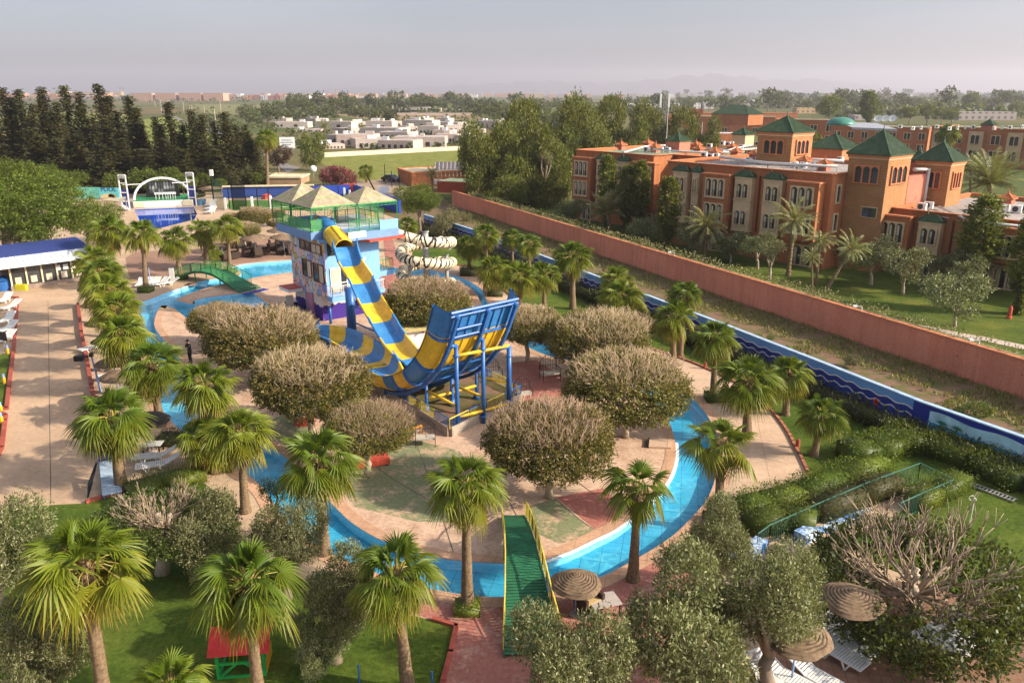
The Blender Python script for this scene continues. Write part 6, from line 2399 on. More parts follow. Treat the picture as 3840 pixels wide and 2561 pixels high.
MB().lathe([(3.4 * cos(a), 1.9 * sin(a)) for a in np.linspace(0, pi / 2 - .02, 8)], p, 24).build('dome', mat('green_dome', (.05, .19, .145), .2, 2, .4), None, 'all')
tag(bpy.data.objects['dome'], 'green glazed dome behind the rear hotel wing', 'dome')
b = MB()
a, c = G(3195, 478, 10.3), G(3365, 485, 10.3)
v = Vector((.1, 1, 0))
b.add([a, c, c + v * 14 + Vector((0, 0, .8)), a + v * 14 + Vector((0, 0, .8)), a - Vector((0, 0, .5)), c - Vector((0, 0, .5))], [(0, 1, 2, 3), (4, 5, 1, 0)])
tag(b.build('silver_roof', mat('silver_sheet', (.42, .42, .45), .15, 1, .4, .5, .3)), 'silver sheet roof right of the green dome', 'roof')
def dish(px, py, z, r, label, m):
 p = G(px, py, z)
 t = thing('satellite_dish', label, 'satellite dish', p)
 d = Vector((-.45, -.75, .5)).normalized()
 s = d.cross(Vector((0, 0, 1))).normalized(); n = s.cross(d)
 c = Vector((0, 0, r * 1.1))
 b = MB(); b.sweep([[c + d * (q * q * r * .3) + (s * cos(k * pi / 9) + n * sin(k * pi / 9)) * r * q for k in range(19)] for q in (0.01, .35, .7, 1)])
 b.build('reflector', m, t, 'all')
 b = MB(); b.bar((0, 0, 0), c, .12); b.bar(c + n * -r * .9, c + d * r * .9, .06); b.build('mount', PM['grey'], t)
for px, lb in ((3292, 'left white satellite dish of the three on the rear roof'), (3318, 'middle white satellite dish of the three on the rear roof'), (3345, 'right white satellite dish of the three on the rear roof')):
 dish(px, 462, 10.2, 1.0, lb, PM['white'])
for px, lb in ((2600, 'left salmon satellite dish on the far block'), (2622, 'right salmon satellite dish on the far block')):
 dish(px, 442, 10.6, 1.3, lb, HM['trim'])
for i, x in enumerate(range(3375, 3840, 34)):
 cooler(x + (i * 13) % 17, 482 + (i * 7) % 9, 10.2, .4 * (i % 4), .95, 'small white cooling unit on the rear right roof', 'cooling units on the rear roof')
kiosk(3707, 483, 2.4, .8, 10.3, 1.2, 'green capped kiosk on the rear right roof')
def mast(px, py, yt, label, kind):
 p = G(px, py); h = HG(p, yt)
 r = thing('aerial_mast', label, 'mast', p)
 b = MB()
 if kind == 'mast':
  for x, y in ((-.5, -.3), (.5, -.3), (0, .5)):
   b.bar((x, y, 0), (x * .6, y * .6, h), .12)
  for i in range(12):
   z = h * i / 12
   b.bar((-.5, -.3, z), (.5, -.3, z + h / 12), .06); b.bar((.5, -.3, z), (0, .5, z + h / 12), .06)
 else:
  b.bar((0, 0, 0), (0, 0, h), .12)
 b.build('lattice' if kind == 'mast' else 'pole', PM['white'] if kind != 'mast' else PM['grey'], r)
 if kind == 'mast':
  for x in (-1.1, 1.1):
   b = MB(); b.obox((x, 0, h - 1.9), (.25, 0, 0), (0, .15, 0), (0, 0, 1.7)); b.build('antenna_panel', PM['white'], r)
mast(2481, 610, 350, 'lattice telephone mast with white antenna panels above the pines', 'mast')
mast(2493, 640, 398, 'thin white pole beside the telephone mast', 'pole')
mast(2625, 600, 459, 'short white pole on the hotel roof line', 'pole')
# ------------------------------------------------------------------ villas, laundry block, huts
VM = {'villa': mat('villa_white', (.52, .445, .385), .1, .2, .85), 'villa2': mat('villa_grey', (.42, .35, .31), .12, .2, .85), 'pinkish': mat('villa_pink', (.55, .42, .36), .1, .2, .85), 'white': mat('bright_white_wall', (.74, .72, .72), .06, .2, .8), 'cream': mat('pale_wall', (.62, .53, .36), .1, .3, .85), 'brown': mat('brown_wall', (.36, .23, .14), .15, .4, .9)}
zv = zoomed(960, 280, 1.4)
VIL = [((95, 272), 280, 250, 'w'), ((18, 160), 250, 231, 'g'), ((310, 502), 285, 248, 'w'), ((250, 315), 262, 232, 'g'), ((515, 580), 265, 248, 'g'), ((578, 715), 300, 246, 'w'), ((715, 770), 275, 246, 'g'), ((768, 925), 290, 241, 'w'), ((500, 565), 315, 283, 'g'), ((545, 752), 318, 281, 'w'), ((635, 797), 336, 304, 'w'), ((790, 850), 310, 273, 'g'), ((850, 960), 322, 272, 'w'), ((925, 1025), 330, 295, 'p'), ((885, 935), 250, 230, 'w'), ((955, 1008), 255, 230, 'w'), ((935, 1060), 285, 252, 'p'), ((1000, 1160), 305, 266, 'w'), ((1045, 1195), 325, 290, 'p'), ((1120, 1200), 265, 243, 'w'), ((1195, 1275), 285, 243, 'w'), ((366, 460), 365, 318, 'g'), ((425, 622), 378, 318, 'p'),
 ((360, 468), 392, 367, 'p'), ((525, 700), 388, 340, 'g'), ((640, 826), 392, 348, 'p'), ((720, 992), 385, 330, 'g'), ((940, 1060), 362, 315, 'p'), ((1040, 1150), 365, 322, 'g'), ((190, 340), 300, 290, 'g'), ((275, 345), 262, 233, 'g')]
r_ = random.Random(3)
for i, ((x0, x1), yb, yt, k) in enumerate(VIL):
 p0, p1 = zv((x0, yb), (x1, yt))
 m = VM[{'w': 'villa', 'g': 'villa2', 'p': 'pinkish'}[k]]
 W = []
 if yb > 300 and x1 - x0 > 90:
  W = [(.12 + .17 * j, .20 + .17 * j, .15, .55) for j in range(5)]
 elif yb > 260:
  W = [(.6, .7, .2, .6), (.2, .26, .2, .6)]
 vr, va, vu, vv, vL, vh = far_block('white_villa', 'flat roofed pale villa in the white estate beyond the meadow', 'villa', p0[0], p1[0], p0[1], p1[1], 8 + r_.random() * 6, m, group='villas of the white estate', roofm=VM['villa2'], wins=W, y1=p0[1] + r_.uniform(-3, 3))
 for q in range(r_.choice((1, 2, 2))):
  f = r_.uniform(.12, .85)
  b = MB(); b.obox(va + vu * vL * f + vv * r_.uniform(2, 6) + Vector((0, 0, vh + .6)), vu * r_.uniform(.5, 1.8), vv * r_.uniform(.5, 1.2), (0, 0, .6)); b.build('roof_room', VM['villa' if q else 'white'], vr)
for (x0, x1), yb, yt in (((655, 750), 195, 172), ((750, 810), 205, 178), ((800, 912), 205, 173), ((912, 972), 200, 178), ((960, 1072), 198, 182), ((768, 880), 172, 158), ((690, 735), 190, 168)):
 p0, p1 = zv((x0, yb), (x1, yt))
 far_block('long_villa', 'long low pale villa far behind the white estate', 'villa', p0[0], p1[0], p0[1], p1[1], 12, VM['villa'], group='long villas behind the estate', roofm=VM['villa'], wins=[(.1, .85, .25, .6)])
p0, p1 = zv((740, 214), (1138, 202))
far_block('estate_wall', 'long low wall in front of the far long villas', 'wall', p0[0], p1[0], p0[1], p1[1], .4, VM['pinkish'])
w0, w1 = G(1216, 590), G(1765, 562)
wall_run('perimeter_wall', [w0[:2], w1[:2]], HG(w0, 573), .4, VM['cream'])
tag(bpy.data.objects['perimeter_wall'], 'long pale cream wall at the back of the green meadow', 'wall')
hh = thing('meadow_block', 'low orange flat roofed house with a laundry terrace behind the terracotta wall', 'house')
far_block('laundry_house', 'orange flat house with rooftop solar panels by the end of the garden wall', 'house', 1545, 1760, 700, 646, 10, HM['orange'], cap=HM['trim'], y1=690, roofm=VM['cream'])
far_block('laundry_house', 'dark red low house below the laundry terrace', 'house', 1640, 1790, 722, 684, 6, mat('dark_red_wall', (.36, .07, .03), .15), y1=728)
bpy.data.objects.remove(hh)
a, c = G(1632, 636, 4.0), G(1750, 634, 4.0)
for i in range(8):
 p, q = a.lerp(c, i / 8), a.lerp(c, (i + .92) / 8)
 t = thing('solar_panel', 'tilted dark solar panel on the orange laundry house', 'solar panel', (0, 0, 0), 0, 'solar panels on the laundry house')
 b = MB(); b.add([p, q, q + Vector((0, .9, 1.3)), p + Vector((0, .9, 1.3)), p + Vector((0, .05, -.05)), q + Vector((0, .05, -.05)), q + Vector((0, .95, 1.25)), p + Vector((0, .95, 1.25))], [(0, 1, 2, 3), (5, 4, 7, 6), (3, 2, 6, 7), (1, 0, 4, 5)])
 b.build('panel', mat('solar_cell', (.10, .085, .10), .15, 2, .25, .6), t)
 b = MB(); b.bar(p, p + Vector((0, .9, 1.3)), .05); b.bar((p + q) / 2 + Vector((0, .9, 1.25)), (p + q) / 2 + Vector((0, .9, -1.5)), .05); b.build('frame', PM['white'], t)
a, c = G(1628, 672, 1.8), G(1752, 676, 1.8)
for i in range(7):
 p, q = a.lerp(c, i / 7), a.lerp(c, (i + .9) / 7)
 b = MB(); n = 8
 b.sweep([[p.lerp(q, k / n) + Vector((0, .06 * sin(k * 2.1), 0)) for k in range(n + 1)], [p.lerp(q, k / n) + Vector((0, .12 * sin(k * 2.1 + 1), -1.0 - .12 * (i % 3))) for k in range(n + 1)]])
 tag(b.build('hung_sheet', PM['white']), 'white sheet hung out to dry on the red terrace', 'sheet', 'washing on the terrace')
far_block('sandy_hut', 'sandy flat roofed hut behind the court wall', 'hut', 1000, 1130, 692, 668, 7, VM['brown'], roofm=VM['cream'], cap=VM['cream'])
far_block('sandy_hut', 'smaller sandy hut left of the plum tree foot', 'hut', 960, 1040, 688, 666, 7, VM['brown'], roofm=VM['cream'], cap=VM['cream'])
p = G(1177, 672)
t = thing('globe_lamp', 'large white globe on a post beside the bougainvillea', 'lamp', p)
MB().lathe([(.75 * sin(a), HG(p, 648) + .8 - .75 * cos(a)) for a in np.linspace(.05, pi - .05, 10)], (0, 0, 0), 16).build('globe', PM['white'], t, 'all')
MB().bar((0, 0, 0), (0, 0, HG(p, 648)), .12).build('post', PM['grey'], t)
p = G(1080, 575)
t = thing('billboard', 'white billboard on posts beside the sandy track', 'billboard', p)
h = HG(p, 515)
b = MB(); b.obox((0, 0, h - 1.7), (2.3, .3, 0), (-.02, .12, 0), (0, 0, 1.7)); b.build('board', PM['white'], t)

b = MB()
for z, w in ((h - .9, 1.5), (h - 1.6, 1.9), (h - 2.3, 1.2)):
 b.obox((-.1, -.16 , z), (w, w * .13, 0), (0, .02, 0), (0, 0, .13))
b.build('print_lines', mat('grey_ink', (.25, .27, .36), .1), t)
b = MB(); b.bar((-1.6, 0, 0), (-1.6, 0, h - 3), .15); b.bar((1.6, 0, 0), (1.6, 0, h - 3), .15); b.build('post', PM['grey'], t)

def car(px, py, rz, label, m):
 r = thing('parked_car', label, 'car', G(px, py), rz)
 prof = [(-2.1, .35), (-2.1, .85), (-1.9, .95), (-1.55, 1.0), (-1.0, 1.45), (.5, 1.48), (1.15, 1.0), (1.95, .85), (2.1, .6), (2.1, .35)]
 b = MB()
 b.sweep([[(x, y, z) for x, z in prof] for y in (-.85, .85)])
 n = len(prof)
 b.add([(x, -.85, z) for x, z in prof], [tuple(range(n))]); b.add([(x, .85, z) for x, z in prof], [tuple(range(n - 1, -1, -1))])
 b.build('body', m, r)
 b = MB()
 for y in (-.86, .86):
  b.add([(-1.35, y, 1.02), (.95, y, 1.02), (.42, y, 1.4), (-.95, y, 1.4)], [(0, 1, 2, 3)])
 b.add([(1.18, -.7, 1.0), (1.18, .7, 1.0), (.56, .65, 1.44), (.56, -.65, 1.44)], [(0, 1, 2, 3)])
 b.build('windows', PM['glass'], r)
 for x in (-1.3, 1.35):
  for y in (-.8, .8):
   b = MB(); b.tube([(x, y - .1, .32), (x, y + .1, .32)], .32, 14); b.build('wheel', PM['black'], r)
 for y in (-.6, .6):
  b = MB(); b.obox((2.08, y, .68), (.04, 0, 0), (0, .2, 0), (0, 0, .08)); b.build('headlight', PM['white'], r)
car(1467, 682, -.6, 'dark blue car parked on sandy ground by the meadow', mat('car_paint', (.03, .04, .07), .1, 1, .25, .6))

for i, (x, yb, yt) in enumerate([(548, 386, 362), (607, 428, 371), (635, 430, 378), (582, 400, 368), (716, 455, 395), (725, 458, 400), (770, 440, 400), (812, 490, 408), (690, 420, 378), (830, 430, 376), (996, 412, 378), (1281, 405, 372), (1246, 412, 386), (1369, 405, 372), (1405, 404, 374)]):
 p = G(x, yb)
 r = thing('lamp_post', 'pale lamp post standing along the straight road over the plain', 'lamp post', p, 0, 'posts over the plain')
 h = HG(p, yt)
 MB().tube([(0, 0, 0), (0, 0, h)], [.22, .12], 6).build('post', VM['villa'], r)
 b = MB(); b.bar((0, 0, h), (1.2, 0, h + .2), .12); b.obox((1.3, 0, h + .2), (.35, 0, 0), (0, .15, 0), (0, 0, .08)); b.build('lamp_head', PM['grey'], r)

# ------------------------------------------------------------------ distant town
def m_town(name, col, win):
 m, nt, out = nt_new(name)
 v = coords(nt, 'Position')
 sp = nt.nodes.new('ShaderNodeSeparateXYZ')
 nt.links.new(v, sp.inputs[0])
 gx = math_n(nt, 'PINGPONG', sp.outputs[0], 2.2)
 gz = math_n(nt, 'PINGPONG', sp.outputs[2], 1.7)
 w = math_n(nt, 'MULTIPLY', math_n(nt, 'GREATER_THAN', gx, 1.25), math_n(nt, 'GREATER_THAN', gz, .8))
 c = mixc(nt, w, col, win)
 finish(nt, out, c, .9)
 return m
TM = [m_town('town_pink', (.48, .29, .20), (.20, .11, .09)), m_town('town_ochre', (.52, .36, .19), (.22, .14, .09)), m_town('town_red', (.38, .13, .09), (.16, .06, .05)), m_town('town_grey', (.38, .33, .31), (.16, .14, .14)), m_town('town_orange', (.50, .26, .14), (.20, .10, .07)), m_town('town_white', (.66, .62, .60), (.25, .24, .24))]
TL = {0: 'pink', 1: 'ochre', 2: 'dark red', 3: 'grey', 4: 'orange', 5: 'white'}
def town(x0, x1, yb, yt, k, dep=25, grp='distant town blocks', lab=None, cat='building'):
 a, c = G(x0, yb), G(x1, yb)
 h = HG(a, yt)
 u = (c - a); L = u.length
 o = MB().box(-L / 2, L / 2, 0, dep, 0, h).build('town_block', TM[k])
 o.location = ((a.x + c.x) / 2, a.y, 0)
 return tag(o, lab or ('distant flat roofed %s block in the town on the plain' % TL[k]), cat, grp if lab else 'distant town blocks, %s' % TL[k])
for (x0, x1) in ((490, 572), (584, 660), (672, 755), (764, 838)):
 town(x0, x1, 379, 350, 0, 40, 'long pink barrack blocks', 'long pink block with rows of windows beside the straight road')
r_ = random.Random(9)
x = -20
while x < 480:
 w = r_.uniform(14, 34)
 town(x, x + w, 377, r_.uniform(353, 364), r_.choice((0, 0, 3, 2, 4, 3)))
 if r_.random() < .9:
  town(x + 4, x + w + 8, 366, r_.uniform(343, 350), r_.choice((1, 1, 1, 4)))
 x += w + r_.uniform(0, 5)
x = 838
while x < 1330:
 w = r_.uniform(10, 26)
 town(x, x + w, 376 if x < 1150 else 374, r_.uniform(352, 361), r_.choice((0, 2, 4, 3, 5, 4)))
 x += w + r_.uniform(0, 6)
x = 980
while x < 2200:
 w = r_.uniform(14, 40)
 town(x, x + w, r_.uniform(364, 368), r_.uniform(350, 355), r_.choice((0, 0, 4, 4, 3, 1)), 40, 'hazy horizon blocks')
 x += w * r_.uniform(.9, 1.5)
x = 2200
while x < 3840:
 w = r_.uniform(10, 34)
 town(x, x + w, r_.uniform(358, 372), r_.uniform(350, 355), r_.choice((0, 3, 5, 3, 4)), 40, 'hazy right horizon blocks')
 x += w * r_.uniform(1.0, 2.6)
for x0, x1, yb, yt in ((1305, 1395, 372, 362), (1745, 1790, 367, 355)):
 town(x0, x1, yb, yt, 5, 40, 'large pale sheds', 'large pale shed in the distant town')
town(1259, 1264, 370, 336, 0, 5, 'tall minaret', 'slender minaret rising over the distant town', 'minaret')
zo = zoomed(1920, 280, 1.4)
for (x0, x1), yb, yt, k in (((190, 232), 183, 158, 4), ((262, 290), 183, 158, 4), ((335, 375), 190, 155, 4), ((375, 435), 185, 155, 1), ((430, 470), 190, 155, 4), ((50, 110), 185, 160, 4), ((120, 180), 180, 158, 3), ((0, 40), 180, 160, 3), ((235, 262), 178, 152, 4), ((530, 560), 188, 153, 5), ((555, 615), 195, 153, 5), ((615, 680), 198, 153, 5), ((680, 740), 198, 153, 5), ((740, 770), 190, 152, 5), ((800, 850), 185, 152, 5), ((845, 880), 180, 152, 5), ((950, 990), 180, 150, 5), ((992, 1015), 178, 147, 1), ((1010, 1060), 180, 143, 5), ((1060, 1080), 175, 140, 3), ((1125, 1190), 180, 140, 3), ((1190, 1250), 178, 150, 3), ((1250, 1340), 165, 132, 5), ((590, 680), 210, 195, 3)):
 p0, p1 = zo((x0, yb), (x1, yt))
 town(p0[0], p1[0], p0[1], p1[1], k, 12, 'houses beyond the pine grove', 'flat roofed %s house beyond the pine grove' % TL[k], 'house')
zq = zoomed(2880, 280, 1.4)
for (x0, x1), yb, yt, k in (((0, 50), 172, 155, 5), ((150, 250), 205, 175, 1), ((570, 650), 205, 175, 0), ((585, 615), 165, 150, 1), ((885, 990), 195, 165, 3), ((1105, 1195), 190, 157, 1), ((1190, 1320), 195, 150, 3), ((1000, 1300), 240, 197, 3), ((455, 560), 240, 215, 3), ((935, 950), 165, 135, 3), ((130, 190), 118, 104, 5)):
 p0, p1 = zq((x0, yb), (x1, yt))
 town(p0[0], p1[0], p0[1], p1[1], k, 12, 'houses on the right plain', 'flat roofed %s house on the plain at right' % TL[k], 'house')
for i, (x, yb, yt, arm) in enumerate([(2000, 365, 341, 14), (2047, 365, 344, 12), (455, 378, 330, 16), (470, 378, 334, -14), (3430, 372, 350, -70), (3475, 372, 348, 60), (1828, 366, 344, 10), (2215, 364, 346, 8)]):
 p = G(x, yb); h = HG(p, yt)
 mp = MPX(p)
 r = thing('tower_crane', 'thin tower crane over the distant building sites', 'crane', p, 0, 'distant cranes')
 w = .35 * mp * 3
 MB().bar((0, 0, 0), (0, 0, h), w).build('mast', PM['grey'], r)
 MB().bar((-arm * .4 * mp, 0, h), (arm * mp, 0, h), w).build('jib', PM['grey'], r)
# ------------------------------------------------------------------ sunbeds, parasols, tables and chairs
plastic = mat('white_plastic', (.70, .70, .68), .06, 3, .35, 0.5)
straw = mat('straw_thatch', (.20, .135, .085), .4, 6, .95, bstr=.8, bscale=60, pos=False)
strawdark = mat('dark_weave', (.055, .045, .04), .3, 8, .8, bstr=.5, bscale=60, pos=False)
wicker = mat('wicker', (.055, .035, .025), .3, 12, .7, bstr=.5, bscale=80, pos=False)
cush = mat('tan_cushion', (.50, .36, .16), .12, 4, .85)
polem = mat('pale_blue_pole', (.22, .34, .62), .12, 3, .5)

def sunbed_parts():
 P = {}
 b = MB()
 for y in (-.30, .30):
  b.bar((-.95, y, .31), (.42, y, .31), .05, .06)
 for i in range(15):
  x = -.93 + i * .095
  b.box(x - .035, x + .035, -.29, .29, .325, .345)
 b.box(-.99, -.94, -.33, .33, .28, .35)
 P['seat'] = b.mesh('seat', plastic)
 b = MB()
 d = Vector((cos(radians(28)), 0, sin(radians(28))))
 o = Vector((.42, 0, .335))
 for y in (-.30, .30):
  b.bar(o + Vector((0, y, 0)), o + d * .72 + Vector((0, y, 0)), .05, .05)
 for i in range(7):
  c = o + d * (.05 + i * .1)
  b.obox(c, d * .035, (0, .29, 0), Vector((-d.z, 0, d.x)) * .01)
 b.obox(o + d * .72, d * .03, (0, .33, 0), Vector((-d.z, 0, d.x)) * .03)
 P['backrest'] = b.mesh('backrest', plastic)
 legs = []
 for x, dx in ((-.62, .16), (.42, -.16)):
  for y in (-.29, .29):
   b = MB()
   b.bar((x, y, .32), (x + dx, y, 0), .045, .05)
   b.bar((x + 2 * dx, y, .32), (x + dx, y, 0), .045, .05)
   legs.append(b.mesh('leg', plastic))
 P['legs'] = legs
 return P
SB = sunbed_parts()
def sunbed(head, foot, label, group=None, z=0.0, sc=1.0):
 a, c = G(*head, z + .35), G(*foot, z + .35)
 d = (a - c)
 r = thing('sunbed', label, 'sunbed', ((a.x + c.x) / 2, (a.y + c.y) / 2, z), atan2(d.y, d.x), group, sc)
 link('seat', SB['seat'], r); link('backrest', SB['backrest'], r)
 for l in SB['legs']:
  link('leg', l, r)
 return r
for (h, f, lb) in [((1090, 1215), (1335, 1355), 'white sunbed in front of its two neighbours under the upper straw parasol'), ((1150, 1150), (1390, 1300), 'middle white sunbed of the three under the upper straw parasol'), ((1220, 1130), (1440, 1245), 'rear white sunbed of the three under the upper straw parasol'),
 ((1975, 1125), (1825, 1240), 'white sunbed half under the huge pruned tree'), ((2085, 1155), (1925, 1290), 'white sunbed with its back to the right at the patio edge'), ((1880, 1120), (1735, 1190), 'white sunbed almost hidden below the pruned tree'),
 ((750, 1410), (880, 1530), 'left white sunbed under the lower straw parasol'), ((815, 1395), (1030, 1510), 'middle white sunbed under the lower straw parasol'), ((1040, 1410), (1185, 1490), 'right white sunbed under the lower straw parasol')]:
 sunbed(zR(h)[0], zR(f)[0], lb, None, .02)
sunbed(zL((1170, 0))[0], zL((925, 18))[0], 'upper white sunbed of the pair behind the left pruned tree', None, .01)
sunbed(zL((1190, 48))[0], zL((950, 82))[0], 'lower white sunbed of the pair behind the left pruned tree', None, .01)
for i, (h, f) in enumerate((((75, 1395), (15, 1425)), ((155, 1470), (60, 1500)),)):
 sunbed(zA(h)[0], zA(f)[0], ['topmost white sunbed at the left edge of the walkway', 'second white sunbed from the top at the left edge of the walkway'][i])
for i, (h, f) in enumerate((((125, 100), (20, 160)), ((120, 210), (20, 250)), ((100, 315), (0, 360)))):
 sunbed(zC(h)[0], zC(f)[0], ['white sunbed at the left edge above the crack in the walkway seam', 'grey looking sunbed at the left edge', 'lowest white sunbed at the left edge beside the dark sign'][i])
sunbed(zC((1360, 740))[0], zC((1120, 760))[0], 'white sunbed under the striped weave parasol of the left row')
sunbed(zC((1330, 625))[0], zC((1095, 650))[0], 'white sunbed behind the blue floodlight post')
sunbed(zC((1075, 420))[0], zC((960, 450))[0], 'white sunbed peeping out under the left palm row')
for i in range(5):
 x = 1510 + i * 75
 sunbed(zA((x + 70, 1205 + i * 4))[0], zA((x, 1270 - i * 10))[0], 'white sunbed in the tight row left of the green arched bridge', 'sunbeds in the row by the green bridge')
for i in range(3):
 sunbed((790 + 14, 762 + i * 13), (775, 772 + i * 13), 'white sunbed on the far pool terrace', 'sunbeds on the far pool terrace', 0, 1.4)
sunbed((463, 775), (478, 790), 'white sunbed left of the stage pool', None, 0, 1.3)
sunbed((1975, 1190), (1975, 1190 + 6), 'x') if False else None

def parasol(top, base, label, kind='straw', dia=2.0, group=None, h=2.25):
 """woven parasol: cone of rope rings on a blue pole"""
 b0 = G(*base)
 t = AY(top[0], top[1], b0.y) if h is None else None
 r = thing('straw_parasol', label, 'parasol', b0, 0, group)
 if b0.y < 60 and h is not None:
  r.rotation_euler = (0, 0, random.uniform(0, 6))
 R_ = dia / 2
 prof = []
 n = 10
 for i in range(n):
  f = i / (n - 1)
  rr = R_ * (1 - f) + .02
  z = h - .42 + .42 * f ** .8
  prof += [(rr + .035, z - .035), (rr + .02, z + .01), (max(.01, rr - R_ / n * .72), z + .028)]
 m = straw if kind == 'straw' else strawdark
 b = MB()
 seed = random.uniform(0, 6)
 b.lathe(prof, (0, 0, 0), 36, False, lambda a, i: 1 + (.04 * sin(3 * a + seed + i * .05) + .02 * sin(7 * a + i * .2)) * (1 if i < 12 else .5))
 b.lathe([(R_ + .01, h - .44), (R_ * .5, h - .26), (.03, h - .08)], (0, 0, 0), 36, False)
 b.build('canopy', m, r, 'all')
 b = MB()
 b.tube([(R_ * 1.01 * cos(k * pi / 12), R_ * 1.01 * sin(k * pi / 12), h - .45) for k in range(25)], .018, 5, False)
 for k in range(6):
  b.bar((0, 0, h - .15), (R_ * cos(k * pi / 3), R_ * sin(k * pi / 3), h - .45), .025)
 b.build('rim_frame', PM['black'], r)
 MB().tube([(0, 0, 0), (0, 0, h)], .032, 8).build('pole', polem, r, 'all')
 MB().lathe([(.22, .0), (.22, .05), (.06, .1)], (0, 0, 0), 12).build('base', PM['concrete'], r)
 return r
parasol(None, (2966, 2572), 'straw parasol nearest the bottom edge, lit on its right half')
parasol(None, (3168, 2422), 'dark shaded straw parasol below the huge pruned tree')
parasol(None, (2157, 2306), 'lopsided straw parasol with a bare wire rim beside the footbridge', dia=1.75, h=1.75)
parasol(None, (572, 1695), 'black woven parasol beside the left river bank', 'dark', 2.1)
parasol(None, (441, 1462), 'ribbed straw parasol behind the floodlight post', dia=2.1)
parasol(None, (462, 1520), 'straw parasol just above the walkway end palm', dia=2.1)
parasol(None, (420, 1372), 'straw parasol under the middle of the left palm row', 'dark', 2.0)
for i, (x, y) in enumerate([(390, 1300), (372, 1225), (352, 1160), (520, 1610)]):
 parasol(None, (x, y), ['straw parasol hidden under the left palm row, fourth from the walkway end', 'straw parasol hidden under the left palm row, fifth from the walkway end', 'straw parasol hidden under the left palm row beside the bar', 'straw parasol behind the head of the walkway end palm'][i], dia=2.1)
thatch_pos = [((765, 955), 'thatched parasol over the round table nearest the wide pool'), ((1080, 940), 'thatched parasol at the tower end of the plaza tables'), ((1045, 860), 'rear thatched parasol of the plaza'), ((400, 985), 'thatched parasol behind the tall palm at the pool'), ((560, 830), 'thatched parasol beside the clipped plaza tree')]
for (x, y), lb in thatch_pos:
 parasol(None, zB((x, y))[0], lb, dia=3.0, h=2.6)

def chair_parts():
 P = {}
 P['seat'] = MB().box(-.3, .3, -.3, .3, .12, .42).mesh('seat', wicker)
 P['backrest'] = MB().obox((0, .30, .62), (.32, 0, 0), (0, .05, .02), (0, -.06, .36)).mesh('backrest', wicker)
 P['arms'] = [MB().box(x - .05, x + .05, -.3, .3, .1, .66).mesh('arm', wicker) for x in (-.33, .33)]
 P['cushion'] = MB().box(-.26, .26, -.27, .26, .425, .5).mesh('cushion', cush)
 return P
CP = chair_parts()
def wchair(loc, rz, label, group=None, cushion=False, sc=1.3):
 r = thing('wicker_chair', label, 'chair', loc, rz, group, sc)
 link('seat', CP['seat'], r); link('backrest', CP['backrest'], r)
 for a in CP['arms']:
  link('arm', a, r)
 if cushion:
  link('cushion', CP['cushion'], r)
 return r
for (x, y), lb in (((768, 940), 'round dark table nearest the wide pool'), ((1050, 870), 'dark table left of the tower among wicker chairs'), ((1130, 915), 'dark table close to the mosaic wall'), ((570, 840), 'dark table behind the clipped plaza tree'), ((430, 980), 'dark table behind the tall pool palm')):
 p = G(*zB((x, y))[0])
 r = thing('round_table', lb, 'table', p)
 MB().lathe([(.5, .70), (.52, .74), (.01, .75)], (0, 0, 0), 18).build('tabletop', wicker, r)
 MB().tube([(0, 0, 0), (0, 0, .7)], .06, 8).build('leg', PM['black'], r)
 for k in range(4):
  a = k * pi / 2 + .5
  wchair((p.x + 1.05 * cos(a), p.y + 1.05 * sin(a), 0), a - pi / 2, 'dark wicker armchair at a plaza table', 'wicker armchairs of the plaza')
c = G(*zG((350, 660))[0])
wchair((c.x, c.y, .02), radians(35), 'wicker armchair with a tan cushion under the lopsided parasol', None, True, 1.15)
p = G(*zG((440, 668))[0])
r = thing('low_table', 'pale topped low table beside the cushioned wicker chair', 'table', (p.x, p.y, .02), .3)
MB().box(-.55, .55, -.4, .4, .5, .55).build('tabletop', mat('pale_stone_top', (.42, .36, .33), .1, 3, .4), r)
for x, y in ((-.5, -.35), (.5, -.35), (.5, .35), (-.5, .35)):
 MB().box(x - .04, x + .04, y - .04, y + .04, 0, .5).build('leg', wicker, r)
p = G(*zL((1050, -5))[0])
r = thing('low_table', 'white slatted table beside the pair of sunbeds', 'table', (p.x, p.y, .01), .1)
b = MB()
for i in range(6):
 b.box(-.5 + i * .17, -.36 + i * .17, -.35, .35, .5, .53)
b.build('tabletop', plastic, r)
for x, y in ((-.4, -.3), (.4, -.3), (.4, .3), (-.4, .3)):
 MB().box(x - .03, x + .03, y - .03, y + .03, 0, .5).build('leg', PM['black'], r)
p = G(*zC((1660, 1545))[0])

def iron_bench(px, py, rz, label, sc=1.0):
 r = thing('iron_bench', label, 'bench', G(px, py), rz, None, sc)
 MB().box(-.5, .5, -.3, .3, .40, .48).build('seat', mat('bench_cushion', (.45, .40, .33), .15, 4), r)
 for x in (-.52, .52):
  for y in (-.32, .32):
   b = MB(); b.bar((x, y, 0), (x, y, .75 if y < 0 else 1.0), .03); b.build('leg', PM['black'], r)
 b = MB()
 b.tube([(-.52 + 1.04 * t, .32, 1.0 + .45 * sin(pi * t)) for t in np.linspace(0, 1, 12)], .018, 5)
 for i in range(7):
  t = (i + .5) / 7
  b.bar((-.52 + 1.04 * t, .32, .5), (-.52 + 1.04 * t, .32, 1.0 + .45 * sin(pi * t)), .014)
 b.bar((-.52, .32, .8), (.52, .32, .8), .02)
 b.build('backrest', PM['black'], r)
 b = MB()
 for x in (-.52, .52):
  b.bar((x, -.32, .75), (x, .32, .78), .025)
  b.bar((x, -.32, .5), (x, .32, .75), .015)
 b.build('armrest', PM['black'], r)
iron_bench(2062, 1425, .35, 'wrought iron bench with an arched back on the red paving', 1.15)
iron_bench(1962, 1500, .3, 'wrought iron bench at the right end of the ramp fence')
